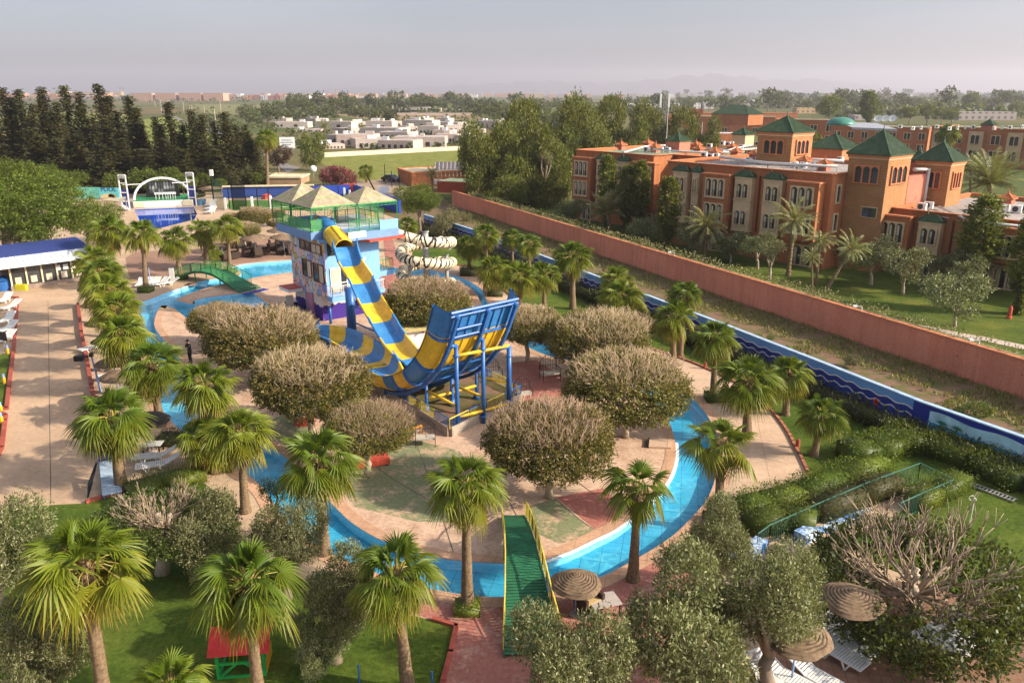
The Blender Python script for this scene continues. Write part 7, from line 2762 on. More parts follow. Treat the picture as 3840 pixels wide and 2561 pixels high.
iron_bench(1596, 1668, .1, 'wrought iron bench in front of the concrete plinth wall', 1.0)
iron_bench(1850, 1425, .4, 'wrought iron bench behind the ramp columns')
p = G(1392, 1735)
r = thing('red_bench', 'red painted block seat behind the small twin trunk tree', 'bench', p, .35)
MB().box(-.85, .85, -.6, .6, .06, .38).build('seat', PM['red'], r)
MB().box(-.2, .2, -.15, .25, .38, .66).build('pedestal', mat('pink_paint', (.52, .16, .16), .15, 3), r)
for x, y in ((-.7, -.5), (.7, -.5), (.7, .5), (-.7, .5)):
 MB().box(x - .08, x + .08, y - .08, y + .08, 0, .06).build('leg', PM['black'], r)
p = G(1145, 1592)
MB().box(-.5, .5, -.3, .3, 0, .35).build('red_box', PM['red'], None, False).location = p
tag(bpy.data.objects['red_box'], 'red box below the dense dark green clipped tree', 'box')
p = G(1545, 1640)
b = MB(); b.bar(p + Vector((-1.0, -.3, .3)), p + Vector((.5, .5, .5)), .12, .06)
for t in (0, .5, 1):
 q = (p + Vector((-1.0, -.3, .3))).lerp(p + Vector((.5, .5, .5)), t)
 b.bar((q.x, q.y, 0), q, .07)
tag(b.build('orange_rail', mat('orange_paint', (.60, .25, .03), .1, 3)), 'low orange rail beside the small clipped tree', 'rail')
a = [G(x, y) for x, y in zF((685, 735), (932, 742), (930, 838), (675, 825))]
tag(MB().prism([q[:2] for q in a], .02, .12).build('pump_hatch', MT['path']), 'flat concrete hatch at the right rim of the island', 'hatch')
b = MB(); b.bar(a[0] + Vector((0, 0, .08)), a[3] + Vector((0, 0, .08)), .07, .2)
tag(b.build('hatch_gap', PM['black']), 'dark gap along the left edge of the concrete hatch', 'gap')

redb = mat('bollard_red', (.34, .085, .05), .2, 4, .6)
for x, y, lb in ((2815, 1885, 'red bollard at the front of the right path'), (2990, 1680, 'red bollard on the kerb of the right path'), (2643, 1383, 'far red bollard on the right path'), (2478, 1330, 'farthest red bollard of the right path')):
 tag(MB().lathe([(.11, 0), (.11, .42), (.09, .5), (.02, .54)], G(x, y), 14).build('bollard', redb, None, True), lb, 'bollard')
for x, y, lb in ((18, 1440, 'yellow bollard on the left grass'), (31, 1328, 'far yellow bollard by the left kerb'), (6, 1548, 'upper yellow bollard with a blue cap at the red ledge'), (8, 1588, 'lower yellow bollard with a blue cap at the red ledge')):
 r = thing('path_light', lb, 'bollard', G(x, y))
 MB().lathe([(.1, 0), (.1, .45), (.02, .46)], (0, 0, 0), 12).build('post', PM['railyel'] if False else mat('warm_yellow', (.70, .40, .02), .1, 3), r, True)
 MB().lathe([(.08, .46), (.07, .68), (.01, .7)], (0, 0, 0), 12).build('lamp_cap', polem, r, True)
p = G(20, 1318)
r = thing('dark_sign', 'dark sign board on a thin pole at the left edge', 'sign', p, -.4)
MB().bar((0, 0, 0), (0, 0, 1.3), .04).build('pole', PM['grey'], r)
MB().box(-.42, .42, -.03, .03, .85, 1.5).build('board', PM['black'], r)
p = G(378, 1468)
r = thing('floodlight_post', 'pale blue post carrying a black floodlight beside the walkway', 'floodlight', p)
hh_ = HG(p, 1335)
MB().tube([(0, 0, 0), (-.22, 0, hh_)], [.07, .055], 8).build('post', polem, r, True)
b = MB(); b.obox((-.95, -.1, hh_ - .1), (.26, .05, 0), (-.04, .2, 0), (0, 0, .16)); b.bar((-.22, 0, hh_), (-.9, -.1, hh_), .05); b.build('lamp_head', PM['black'], r)
MB().obox((-.22, 0, hh_ + .08), (.1, 0, 0), (0, .1, 0), (0, 0, .12)).build('cap', PM['black'], r)
a, c = G(405, 1705), G(424, 1868)
d = (c - a).normalized(); s = Vector((-d.y, d.x, 0))
r = thing('blue_gangway', 'pale blue slatted gangway with a dark blue panel at the end of the walkway', 'gangway')
b = MB()
n = 17
for i in range(4, n):
 q = a.lerp(c, (i + .5) / n)
 b.obox(q + Vector((0, 0, .22)), d * ((c - a).length / n * .4), s * .42, (0, 0, .02))
b.build('slat', mat('pale_blue_slat', (.36, .46, .58), .2, 3, .6), r)
MB().obox(a.lerp(c, .1) + Vector((0, 0, .24)), d * ((c - a).length * .11), s * .44, (0, 0, .03)).build('panel', mat('deep_blue_board', (.02, .07, .32), .15, 2), r)
b = MB()
for sg in (-.36, .36):
 b.bar(a + s * sg + Vector((0, 0, .1)), c + s * sg + Vector((0, 0, .1)), .06, .18)
b.build('beam', PM['steelblue'], r)
a, c = G(330, 1868), G(372, 1800)
b = MB(); b.tube([a + Vector((0, 0, .05)), a.lerp(c, .3) + Vector((0, 0, .45)), c + Vector((0, 0, .9))], [.03, .11, .05], 8)
tag(b.build('folded_parasol', PM['black'], None, True), 'black folded parasol lying by the lawn kerb', 'parasol')

# ------------------------------------------------------------------ bar with the blue roof
bar = thing('poolside_bar', 'low glazed bar with a blue and white metal roof at the left', 'building')
e0, e1 = G(48, 1091), G(330, 1050)
bu = (e1 - e0).normalized(); bv = Vector((-bu.y, bu.x, 0))
L_ = (e1 - e0).length
he = HG(e0, 1000)
b = MB(); b.obox((e0 + e1) / 2 + bv * 3.2 + Vector((0, 0, he / 2)), bu * L_ / 2, bv * 2.9, (0, 0, he / 2)); b.build('wall', mat('bar_interior', (.10, .08, .06), .3, 2), bar)
b = MB(); b.obox((e0 + e1) / 2 + bv * .15 + Vector((0, 0, .2)), bu * (L_ / 2 + .1), bv * .2, (0, 0, .2)); b.build('plinth', mat('bar_plinth', (.26, .19, .15), .2, 2), bar)
npan = 5
for i in range(npan):
 p0, p1 = e0 + bu * (L_ * i / npan + .12), e0 + bu * (L_ * (i + 1) / npan)
 b = MB(); b.obox((p0 + p1) / 2 + bv * .22 + Vector((0, 0, he / 2 + .2)), bu * ((p1 - p0).length / 2), bv * .02, (0, 0, he / 2 - .2)); w = b.build('window', PM['glass'], bar)
 b = MB(); b.obox(p0.lerp(p1, .45) + bv * .17 + Vector((0, 0, .85)), bu * ((p1 - p0).length * .22), bv * .012, (0, 0, .32)); b.build('curtain', PM['curtain'], w)
for i in range(npan + 1):
 q = e0 + bu * (L_ * i / npan + .05)
 b = MB(); b.obox(q + bv * .12 + Vector((0, 0, he / 2)), bu * .07, bv * .08, (0, 0, he / 2)); b.build('window_post', VM['cream'] if 'VM' in globals() else mat('cream_post', (.60, .50, .28), .1, 2), bar)
ro = [e0 - bu * 5 - bv * .9, e1 + bu * 1.0 - bv * .9]
b = MB()
nr_ = 26
zf0, zf1 = he + .05, he + .75
for i in range(nr_):
 p, q = ro[0].lerp(ro[1], i / nr_), ro[0].lerp(ro[1], (i + .95) / nr_)
 b.add([p + Vector((0, 0, zf0)), q + Vector((0, 0, zf0)), q + bv * 1.6 + Vector((0, 0, zf1)), p + bv * 1.6 + Vector((0, 0, zf1))], [(0, 1, 2, 3)])
 b.bar(p + Vector((0, 0, zf0 + .03)), p + bv * 1.6 + Vector((0, 0, zf1 + .03)), .04, .07)
b.obox((ro[0] + ro[1]) / 2 + Vector((0, 0, zf0 - .03)), bu * ((ro[1] - ro[0]).length / 2), bv * .04, (0, 0, .06))
b.build('roof_skirt', mat('white_metal_roof', (.58, .62, .64), .08, 2, .5, .5), bar)
b = MB()
for i in range(nr_ * 2):
 p, q = ro[0].lerp(ro[1], i / nr_ / 2) + bv * 1.62, ro[0].lerp(ro[1], (i + .9) / nr_ / 2) + bv * 1.62
 b.add([p + Vector((0, 0, zf1 + .01)), q + Vector((0, 0, zf1 + .01)), q + bv * 4.4 + Vector((0, 0, zf1 + .5)), p + bv * 4.4 + Vector((0, 0, zf1 + .5))], [(0, 1, 2, 3)])
 b.bar(p + Vector((0, 0, zf1 + .04)), p + bv * 4.4 + Vector((0, 0, zf1 + .53)), .05, .08)
b.build('blue_roof', mat('blue_metal_roof', (.06, .09, .30), .15, 2, .45, .5), bar)
p = e0 + bu * .9 - bv * .1
MB().box(-.5, .5, -.2, .2, 0, .55).build('yellow_box', mat('yellow_board', (.55, .50, .02), .1, 3), None).location = (p.x, p.y - .3, .02)
tag(bpy.data.objects['yellow_box'], 'bright yellow box before the bar window', 'box')
for i in range(3):
 q = e0 + bu * (4.2 + i * .7) + bv * .19 + Vector((0, 0, he * .68))
 b = MB(); b.obox(q, bu * .22, bv * .01, (0, 0, .25))
 tag(b.build('notice', PM['white']), ['left white notice in the bar window', 'middle white notice in the bar window', 'right white notice in the bar window'][i], 'notice')
p = G(14, 1085)
r = thing('blue_kiosk', 'round blue topped kiosk cut by the left edge beside the bar', 'kiosk', p)
MB().lathe([(1.0, 0), (1.0, .9), (1.15, 1.0), (.1, 1.35)], (0, 0, 0), 16).build('counter', PM['steelblue'], r, True)
MB().lathe([(1.2, 1.9), (.05, 2.3)], (0, 0, 0), 16).build('canopy', straw, r, True)
MB().tube([(0, 0, 1.3), (0, 0, 2.2)], .05, 6).build('pole', PM['grey'], r)

# ------------------------------------------------------------------ stage, pool sign, sports court
s0, s1 = G(500, 781), G(726, 772)
su = (s1 - s0).normalized(); sv = Vector((-su.y, su.x, 0))
SL_ = (s1 - s0).length
hs = HG(s0, 757)
stg = thing('open_air_stage', 'open air stage with a white arch and a dark photo backdrop beyond the far pool', 'stage')
b = MB(); b.obox((s0 + s1) / 2 + sv * 4 + Vector((0, 0, hs / 2)), su * SL_ / 2, sv * 4, (0, 0, hs / 2)); b.build('platform', PM['white'], stg)
b = MB(); b.obox((s0 + s1) / 2 + sv * 4 + Vector((0, 0, hs + .03)), su * SL_ / 2, sv * 4, (0, 0, .03)); b.build('green_floor', MT['court_green'] if 'court_green' in MT else mat('stage_green', (.03, .20, .08), .2, 1), stg)
for f0, f1, nm in ((.01, .19, 'grid_panel'), (.82, .99, 'grid_panel')):
 b = MB(); b.obox(s0 + su * SL_ * (f0 + f1) / 2 - sv * .05 + Vector((0, 0, hs / 2)), su * SL_ * (f1 - f0) / 2, sv * .05, (0, 0, hs / 2 - .1)); b.build(nm, mat('cream_grid', (.60, .54, .40), .1, 4), stg)
ha = AY(610, 667, (s0 + s1).y / 2 + 1.2).z
def archp(k, off=0.0, r=1.0):
 a = pi * k / 28
 return s0 + su * (SL_ * .5 - SL_ * .49 * cos(a) * r) + sv * (1.2 + off) + Vector((0, 0, hs + (ha - hs) * sin(a) * r))
b = MB(); b.tube([archp(k) for k in range(29)], .13, 6); b.tube([archp(k, .0, .955) for k in range(29)], .07, 6)
for k in range(0, 29, 2):
 b.bar(archp(k), archp(k + 1 if k < 28 else k, 0, .955), .05)
b.build('arch', PM['white'], stg, True)
scr = [s0 + su * SL_ * f + sv * 5 for f in (.17, .76)]
hs1 = AY(620, 682, scr[0].y).z
b = MB().plate([(0, 0), ((scr[1] - scr[0]).length, 0), ((scr[1] - scr[0]).length * .94, hs1 - hs), ((scr[1] - scr[0]).length * .1, hs1 - hs)], scr[0] + Vector((0, 0, hs)), su, (0, 0, 1), -sv, .2)
sc_ = b.build('backdrop', PM['black'], stg)
b = MB()
r_ = random.Random(4)
W_ = (scr[1] - scr[0]).length
gm = [mat('photo_grey_dark', (.05, .05, .055), .3, 2), mat('photo_grey_mid', (.16, .17, .18), .3, 2), mat('photo_grey_light', (.34, .35, .36), .3, 2)]
for row in range(3):
 for q in range(9):
  b.cur = r_.choice((0, 0, 1, 1, 2))
  w = W_ * .085
  x = W_ * (.13 + .083 * q)
  z = (hs1 - hs) * (.30 + .2 * row)
  b.plate([(x, z), (x + w * .7, z), (x + w * .8, z + .4), (x + w * .4, z + .8), (x + w * .1, z + .5)], scr[0] + Vector((0, 0, hs)) - sv * .21, su, (0, 0, 1), -sv, .01)
b.build('photo_print', gm, sc_)
for f, lb in ((.46, 'white spindly legged table on the stage, the larger one'), (.64, 'white spindly legged table on the stage, the smaller one')):
 p = s0 + su * SL_ * f + sv * 1.6 + Vector((0, 0, hs + .06))
 r = thing('stage_table', lb, 'table', p, atan2(su.y, su.x), None, .62)
 w = 1.5 if f < .5 else 1.1
 MB().box(-w, w, -.5, .5, 1.3, 1.75).build('tabletop', PM['white'], r)
 for x in (-w * .85, -w * .3, w * .3, w * .85):
  for y in (-.4, .4):
   MB().bar((x, y, 0), (x * .95, y, 1.3), .1).build('leg', PM['white'], r)
def truss(x0, yb, yt, lb):
 p = G(x0, yb); h = HG(p, yt)
 r = thing('light_mast', lb, 'mast', p)
 w = 26 * MPX(p) / 2
 for x in (-w, w):
  MB().bar((x, 0, 0), (x, 0, h), .16).build('upright', PM['white'], r)
 b = MB()
 for f in (1.0, .77, .5, .25):
  b.bar((-w, 0, h * f), (w, 0, h * f), .14)
 b.build('rung', PM['white'], r)
 b = MB(); b.obox((0, -.1, h * .95), (w * .6, 0, 0), (0, .12, 0), (0, 0, .25)); b.build('floodlight', PM['grey'], r)
 b = MB(); b.obox((0, .2, h * .3), (w * 1.2, 0, 0), (0, .05, 0), (0, 0, h * .3)); b.build('blue_banner', mat('blue_mesh', (.06, .07, .28), .2, 2), r)
 return p, h
pl, hl = truss(474, 788, 657, 'left white light mast with rungs beside the stage')
pr_, hr = truss(724, 772, 648, 'right white light mast with rungs beside the stage')
b = MB(); b.bar(pl + Vector((0, 0, hl * .72)), pl.lerp(pr_, .32) + Vector((0, 0, hl * .72)), .1); b.bar(pr_ + Vector((0, 0, hr * .72)), pr_.lerp(pl, .28) + Vector((0, 0, hr * .72)), .1)
tag(b.build('mast_tie', PM['white']), 'white tie bars between the stage arch and the light masts', 'bars')
p0, p1 = G(378, 760), G(452, 760)
su2 = (p1 - p0).normalized(); sv2 = Vector((-su2.y, su2.x, 0))
zt, zb_ = HG(p0, 705), HG(p0, 744)
r = thing('pool_sign', 'turquoise beach painted board reading POOL', 'sign')
b = MB(); b.obox((p0 + p1) / 2 + Vector((0, 0, (zt + zb_) / 2)), su2 * ((p1 - p0).length / 2), sv2 * .08, (0, 0, (zt - zb_) / 2)); b.build('board', mat('turquoise_board', (.12, .50, .55), .2, .6, .6), r)
b = MB(); b.text('POOL', (p0 + p1) / 2 - sv2 * .1 + Vector((0, 0, zb_ + (zt - zb_) * .68)), su2, (0, 0, 1), 1.0, -sv2, .02); b.build('lettering', mat('navy_letter', (.03, .06, .14), .1), r)
b = MB()
for cx, cz, rr in ((.55, .25, .5), (.72, .2, .55), (.62, .38, .35)):
 q = p0.lerp(p1, cx) - sv2 * .09 + Vector((0, 0, zb_ + (zt - zb_) * cz))
 b.plate([(rr * cos(a) * (1 if k % 2 else .55), rr * .8 * sin(a) * (1 if k % 2 else .55)) for k, a in enumerate(np.linspace(0, 2 * pi, 15)[:-1])], q, su2, (0, 0, 1), -sv2, .02)
b.build('painted_palm', mat('board_brown', (.42, .33, .10), .3, 2), r)
b = MB(); b.plate([(0, 0), (2.6, 0), (2.4, .5), (1.6, .75), (.7, .7), (.1, .45)], p0.lerp(p1, .02) - sv2 * .09 + Vector((0, 0, zb_ + .02)), su2, (0, 0, 1), -sv2, .02); b.build('painted_sand', mat('board_sand', (.66, .52, .28), .15, 2), r)
q0 = p0 - su2 * 4.6
b = MB(); b.obox((p0 + q0) / 2 + Vector((0, 0, zb_ + .9)) , su2 * 2.25, sv2 * .08, (0, 0, .95)); b.build('side_board', mat('aqua_board', (.14, .45, .36), .3, .5, .6), r)
b = MB()
for f in (.1, .9):
 b.bar(p0.lerp(p1, f) + sv2 * .15, p0.lerp(p1, f) + sv2 * .15 + Vector((0, 0, zt)), .12)
b.build('post', PM['grey'], r)
A_, B_, C_ = AY(372, 748, 128), AY(470, 738, 126), AY(466, 758, 122)
b = MB(); n = 8
b.sweep([[A_.lerp(B_.lerp(C_, j / n), i / n) + Vector((0, 0, -.5 * sin(pi * i / n) * sin(pi * j / n))) for j in range(n + 1)] for i in range(n + 1)])
tag(b.build('shade_sail', PM['cream'], None, True), 'cream triangular shade sail beside the pool sign', 'sail')
MB().bar((B_.x, B_.y, 0), B_, .1).build('sail_post', PM['grey'])
tag(bpy.data.objects['sail_post'], 'thin post holding the cream shade sail', 'post')
for x, y, lb in ((747, 770, 'left blue plant tub beside the stage'), (762, 768, 'right blue plant tub beside the stage')):
 r = thing('plant_tub', lb, 'plant tub', G(x, y))
 MB().lathe([(.45, 0), (.6, .9), (.55, .95)], (0, 0, 0), 14).build('tub', mat('tub_blue', (.07, .16, .26), .2, 2), r, True)
 o = link('foliage', PROTO['shrub'][0]['crown'], r, (0, 0, 1.6)); o.scale = (.8, .8, .9)
parasol(None, (793, 765), 'thatched parasol on the far pool terrace', dia=4.0, h=3.0)
for x, y, w, lb in ((585, 757, 40, 'striped blue tent left behind the stage'), (735, 760, 70, 'striped blue and white tent right behind the stage')):
 p = G(x, y - 12); h = HG(p, 722)
 ww = w * MPX(p) / 2
 r = thing('striped_tent', lb, 'tent', p)
 b = MB()
 for i in range(10):
  b.cur = i % 2
  x0, x1 = -ww + 2 * ww * i / 10, -ww + 2 * ww * (i + 1) / 10
  b.add([(x0, -1.5, h * .7), (x1, -1.5, h * .7), (x1 * .3, 0, h), (x0 * .3, 0, h), (x1, 1.5, h * .7), (x0, 1.5, h * .7)], [(0, 1, 2, 3), (3, 2, 4, 5)])
 b.build('canopy', [mat('tent_blue', (.10, .24, .55), .1), PM['white']], r)
 for sx in (-1, 1):
  MB().bar((ww * sx * .95, 0, 0), (ww * sx * .95, 0, h * .75), .1).build('post', PM['grey'], r)

cw = thing('court_wall', 'long dark blue wall round the sports court', 'wall')
c0, c1 = G(838, 744), G(1180, 738)
hc = HG(c0, 702)
bw = mat('court_blue', (.025, .06, .24), .2, .4, .7)
wall_run('wall_face', [c0[:2], c1[:2]], hc, .4, bw, cw)
b = MB(); b.bar(c0 + Vector((0, 0, hc + .1)), c1 + Vector((0, 0, hc + .1)), .9, .2); b.build('wall_cap', VM['cream'] if 'VM' in globals() else HM['cream'], cw)
d0_, d1_ = G(1180, 745), G(1330, 740)
d2_ = G(1500, 800)
wall_run('wall_face', [d0_[:2], d1_[:2], d2_[:2]], HG(d1_, 693), .4, mat('court_blue_bright', (.02, .06, .36), .2, .4, .7), cw)
nets = thing('court_net', 'tall dark green net fence round the sports court', 'net fence')
def m_net(name, col, a):
 m, nt, out = nt_new(name)
 t = nt.nodes.new('ShaderNodeBsdfTransparent')
 d = nt.nodes.new('ShaderNodeBsdfDiffuse'); d.inputs[0].default_value = c4(col)
 mx = nt.nodes.new('ShaderNodeMixShader'); mx.inputs[0].default_value = a
 nt.links.new(t.outputs[0], mx.inputs[1]); nt.links.new(d.outputs[0], mx.inputs[2]); nt.links.new(mx.outputs[0], out.inputs[0])
 return m
netg, netb = m_net('green_net', (.05, .16, .10), .5), m_net('black_net', (.012, .014, .016), .72)
def netpanel(p, q, h, m, nm='net_panel'):
 b = MB(); p, q = Vector(p), Vector(q)
 b.add([p, q, q + Vector((0, 0, h)), p + Vector((0, 0, h))], [(0, 1, 2, 3)])
 b.build(nm, m, nets)
 b = MB(); b.bar(p, p + Vector((0, 0, h)), .14); b.bar(p + Vector((0, 0, h)), q + Vector((0, 0, h)), .06); b.build('net_post', PM['black'], nets)
np0, np1, np2 = G(803, 770), G(842, 792), G(850, 790)
netpanel(np0, np1, HG(np0, 655) * .9, netg)
a_, c_ = G(875, 785), G(926, 788)
netpanel(a_, c_, HG(a_, 690), netb)
e_ = G(1060, 785)
netpanel(G(926, 788), e_, 2.2, m_net('thin_net', (.03, .06, .04), .25))
for i, (x, yb, yt) in enumerate(((862, 785, 706), (968, 778, 705), (1010, 776, 705), (1100, 770, 700), (1270, 745, 695), (1342, 755, 695), (1365, 760, 700), (1470, 705, 640), (1445, 690, 618), (1500, 720, 655))):
 p = G(x, yb)
 b = MB(); b.bar((0, 0, 0), (0, 0, HG(p, yt)), .13)
 o = b.build('court_pole', PM['black']); o.location = p
 tag(o, 'thin dark pole of the sports court surround', 'pole', 'dark poles of the sports court')
for x, y, t, lb in ((948, 792, 738, 'left white court post'), (1018, 790, 735, 'right white court post'), (1293, 745, 705, 'tall white post in the exercise corner'), (1342, 742, 702, 'right white post in the exercise corner'), (1313, 748, 713, 'short white post in the exercise corner'), (848, 785, 742, 'white post with a red top at the court corner')):
 p = G(x, y)
 o = MB().bar((0, 0, 0), (0, 0, HG(p, t)), .3).build('court_post', PM['white']); o.location = p
 tag(o, lb, 'post')
p = G(1312, 740)
o = MB().box(-1, 1, -.3, .3, 1.2, 2.4).build('exercise_frame', PM['red']); o.location = p
tag(o, 'red exercise frame behind the tower roofs', 'frame')
p = G(1000, 748)
o = MB().lathe([(1.0, 0), (.75, .8), (.05, 1.0)], (0, 0, 0), 8).build('red_cone', PM['red']); o.location = p
tag(o, 'red lump of kit at the back of the court', 'kit')
for pts, lb in (((( 930, 786), (1095, 776)), 'near white line of the court'), (((945, 752), (1100, 748)), 'far white line of the court')):
 a_, c_ = G(*pts[0]), G(*pts[1])
 tag(MB().bar((a_.x, a_.y, .045), (c_.x, c_.y, .045), .25, .01).build('court_line', PM['white']), lb, 'line')
p = G(803, 770); h = HG(p, 646)
r = thing('court_floodlight', 'tall dark pole with a white floodlight at the court corner', 'floodlight', p)
MB().bar((0, 0, 0), (0, 0, h), .18).build('pole', PM['black'], r)
MB().obox((.2, -.2, h - .1), (.25, 0, 0), (0, .2, 0), (0, 0, .5)).build('lamp_head', PM['white'], r)
p = G(1380, 760); h = HG(p, 655)
r = thing('court_floodlight', 'leaning dark pole with a square floodlight behind the right pavilion roof', 'floodlight', p)
MB().bar((2.2, 0, 0), (0, 0, h), .2).build('pole', PM['black'], r)
MB().obox((2.8, -.2, h - 2.5), (.9, 0, .1), (0, .1, 0), (0, 0, .6)).build('lamp_head', PM['white'], r)

# ------------------------------------------------------------------ small things round the tower
p = G(1064, 1192)
r = thing('life_ring', 'orange and white life ring hung on the poolside frame', 'life ring', p, .5)
b = MB()
nseg = 24
for k in range(nseg):
 b.cur = 1 if k % 6 == 0 else 0
 a0, a1 = 2 * pi * k / nseg, 2 * pi * (k + 1) / nseg
 b.tube([(.3 * cos(a0), 0, .8 + .3 * sin(a0)), (.3 * cos(a1), 0, .8 + .3 * sin(a1))], .085, 8, False)
b.build('ring', [mat('ring_orange', (.60, .20, .06), .1, 3), PM['white']], r, True)
b = MB(); b.bar((0, .12, 0), (0, .12, 1.15), .06); b.build('post', PM['grey'], r)
a_, c_ = G(1036, 1195), G(1104, 1205)
r = thing('grey_gate', 'grey framed glass screen left of the tower door', 'screen')
b = MB(); b.obox(G(1092, 1195) + Vector((0, 0, 1.0)), (.28, .1, 0), (-.01, .03, 0), (0, 0, 1.0)); b.build('panel', PM['grey'], r)
railing([a_, c_], 1.0, 1.2, [PM['grey']], 'rail', r, infill='h', bars=1)
lw = thing('painted_barrier', 'low yellow and blue panelled barrier before the tower', 'barrier')
pts_ = [G(1112, 1176), G(1200, 1236)]
for i in range(6):
 p, q = pts_[0].lerp(pts_[1], i / 6), pts_[0].lerp(pts_[1], (i + .96) / 6)
 d = (q - p) / 2
 b = MB(); b.obox((p + q) / 2 + Vector((0, 0, .35)), d, Vector((-d.y, d.x, 0)).normalized() * .05, (0, 0, .35)); b.build('panel', PM['yellow'] if i % 2 == 0 else PM['steelblue'], lw)
b = MB(); b.bar(pts_[0] + Vector((0, 0, .76)), pts_[1] + Vector((0, 0, .76)), .14, .1); b.build('rail', PM['black'], lw)
p = T(-.9, 5.2, 0)
r = thing('drinks_fridge', 'dark drinks fridge under the red topped canopy', 'fridge', p, atan2(-TN.y, -TN.x))
MB().box(-.6, .5, -.35, .35, .05, 1.1).build('cabinet', PM['black'], r)
MB().box(-.55, .45, -.36, .36, 1.1, 1.14).build('lid', PM['white'], r)
p = T(-1.0, 4.1, 0)
r = thing('small_chair', 'small orange and green chair beside the tower canopy', 'chair', p, .4)
MB().box(-.2, .2, -.2, .2, .35, .4).build('seat', mat('orange_paint', (.60, .25, .03), .1, 3), r)
MB().box(-.2, .2, .16, .2, .4, .8).build('backrest', PM['ltgreen'], r)
for x, y in ((-.17, -.17), (.17, -.17), (.17, .17), (-.17, .17)):
 MB().box(x - .02, x + .02, y - .02, y + .02, 0, .35).build('leg', mat('orange_paint', (.60, .25, .03), .1, 3), r)
for i, x in enumerate((643, 652)):
 p = G(x, 1056)
 o = MB().box(-.12, .12, -.04, .04, .05, 1.35).build('white_board', PM['white']); o.location = p
 tag(o, ['left white board at the foot of the green arched bridge', 'right white board at the foot of the green arched bridge'][i], 'board')
p = G(566, 1068)
o = MB().tube([(0, 0, 0), (0, 0, 1.7)], .04, 8).build('parasol_pole', polem); o.location = p
tag(o, 'bare pale blue parasol pole among the white sunbeds', 'pole')

gf = thing('green_railing', 'green railing fence round the toddlers pool at lower right', 'fence')
gpts = [G(x, y, 1.0) for x, y in zM((250, 1568), (330, 1510), (640, 1372), (970, 1232), (1310, 1108), (1530, 1215), (1330, 1300), (1180, 1368))]
gpts = [Vector((p.x, p.y, .03)) for p in gpts]
for a_, c_ in zip(gpts[:-1], gpts[1:]):
 railing([a_, c_], .97, 1.5, [mat('railing_green', (.06, .16, .12), .2, 3)], 'fence_panel', gf, bal=.13, thick=.022)
bl = m_worn('blue_white_paint', (.05, .18, .48), (.52, .62, .70), .46, .54)
tp_ = [G(x, y) for x, y in zR((560, 800), (740, 660), (1000, 560), (1350, 380), (1500, 300), (1800, 280), (1560, 470), (1250, 640), (900, 860))]
sheet('toddler_deck', tp_, .045, MT['paving'])
sheet('toddler_water', [G(x, y) for x, y in zR((1060, 560), (1340, 400), (1420, 430), (1200, 590))], .06, bl)
for pts, lb in ((((575, 800), (660, 745), (740, 670)), 'blue and white curved ledge behind the big silvery olive'), (((970, 640), (1060, 590)), 'short blue and white ledge in the toddlers pool'), (((1090, 500), (1220, 420), (1350, 370)), 'long blue and white ledge inside the green railing')):
 q = GG(zR(*pts))
 b = MB()
 for a_, c_ in zip(q[:-1], q[1:]):
  b.bar((a_.x, a_.y, .3), (c_.x, c_.y, .3), .55, .5)
 tag(b.build('painted_ledge', bl), lb, 'ledge')
A_, B_, C_ = G(*zM((1310, 1235))[0], .7), G(*zM((1420, 1272))[0], .7), G(*zM((1345, 1305))[0], .4)
tag(MB().add([A_, B_, C_, A_ - Vector((0, 0, .06)), B_ - Vector((0, 0, .06)), C_ - Vector((0, 0, .06))], [(2, 1, 0), (3, 4, 5), (0, 1, 4, 3), (1, 2, 5, 4), (2, 0, 3, 5)]).build('blue_slab', bl), 'blue and white slanted slab in the railing corner', 'slab')
a_, c_ = G(*zM((1610, 1245))[0]), G(*zM((1930, 1365))[0])
b = MB(); d = (c_ - a_).normalized(); s = Vector((-d.y, d.x, 0)) * .18
for sg in (-1, 1):
 b.bar(a_ + s * sg + Vector((0, 0, .1)), c_ + s * sg + Vector((0, 0, .1)), .05)
for i in range(13):
 q = a_.lerp(c_, (i + .5) / 13) + Vector((0, 0, .1))
 b.bar(q - s, q + s, .04)
tag(b.build('ladder', PM['grey']), 'grey ladder lying on the grass by the dolphin mural', 'ladder')
p = G(*zM((1632, 1500))[0])
r = thing('curled_lamp', 'white lamp with a curled arm above the pruned tree', 'lamp', p)
r.scale = (.55,) * 3
MB().tube([(0, 0, 0), (0, 0, 2.2)], .035, 6).build('post', PM['white'], r)
MB().tube([(0, 0, 2.2)] + [(-.22 + .22 * cos(t), 0, 2.25 + .2 * sin(t)) for t in np.linspace(0, 4.6, 12)], .025, 5).build('curled_arm', PM['white'], r)
MB().lathe([(.02, 2.0), (.11, 2.08), (.09, 2.2), (.01, 2.24)], (.05, 0, 0), 10).build('lantern', PM['white'], r, True)

p = G(920, 2500)
r = thing('play_hut', 'red, green and yellow wooden play hut under the broad front palm', 'play hut', p, .12)
gm_ = mat('play_green', (.02, .30, .06), .15, 3, .5)
cor = [(-.72, -.5), (.72, -.5), (.72, .6), (-.72, .6)]
for x, y in cor:
 MB().box(x - .05, x + .05, y - .05, y + .05, 0, 1.1).build('post', gm_, r)
b = MB()
for i in range(4):
 (x0, y0), (x1, y1) = cor[i], cor[(i + 1) % 4]
 b.bar((x0, y0, .06), (x1, y1, .06), .08); b.bar((x0, y0, .58), (x1, y1, .58), .08)
b.bar((-.72, -.5, .06), (-.1, -.5, .58), .07); b.bar((.72, -.5, .06), (.1, -.5, .58), .07)
b.build('frame', gm_, r)
MB().box(.73, .78, -.44, .55, .06, .55).build('yellow_panel', mat('play_yellow', (.62, .30, .02), .12, 3, .5), r)
b = MB()
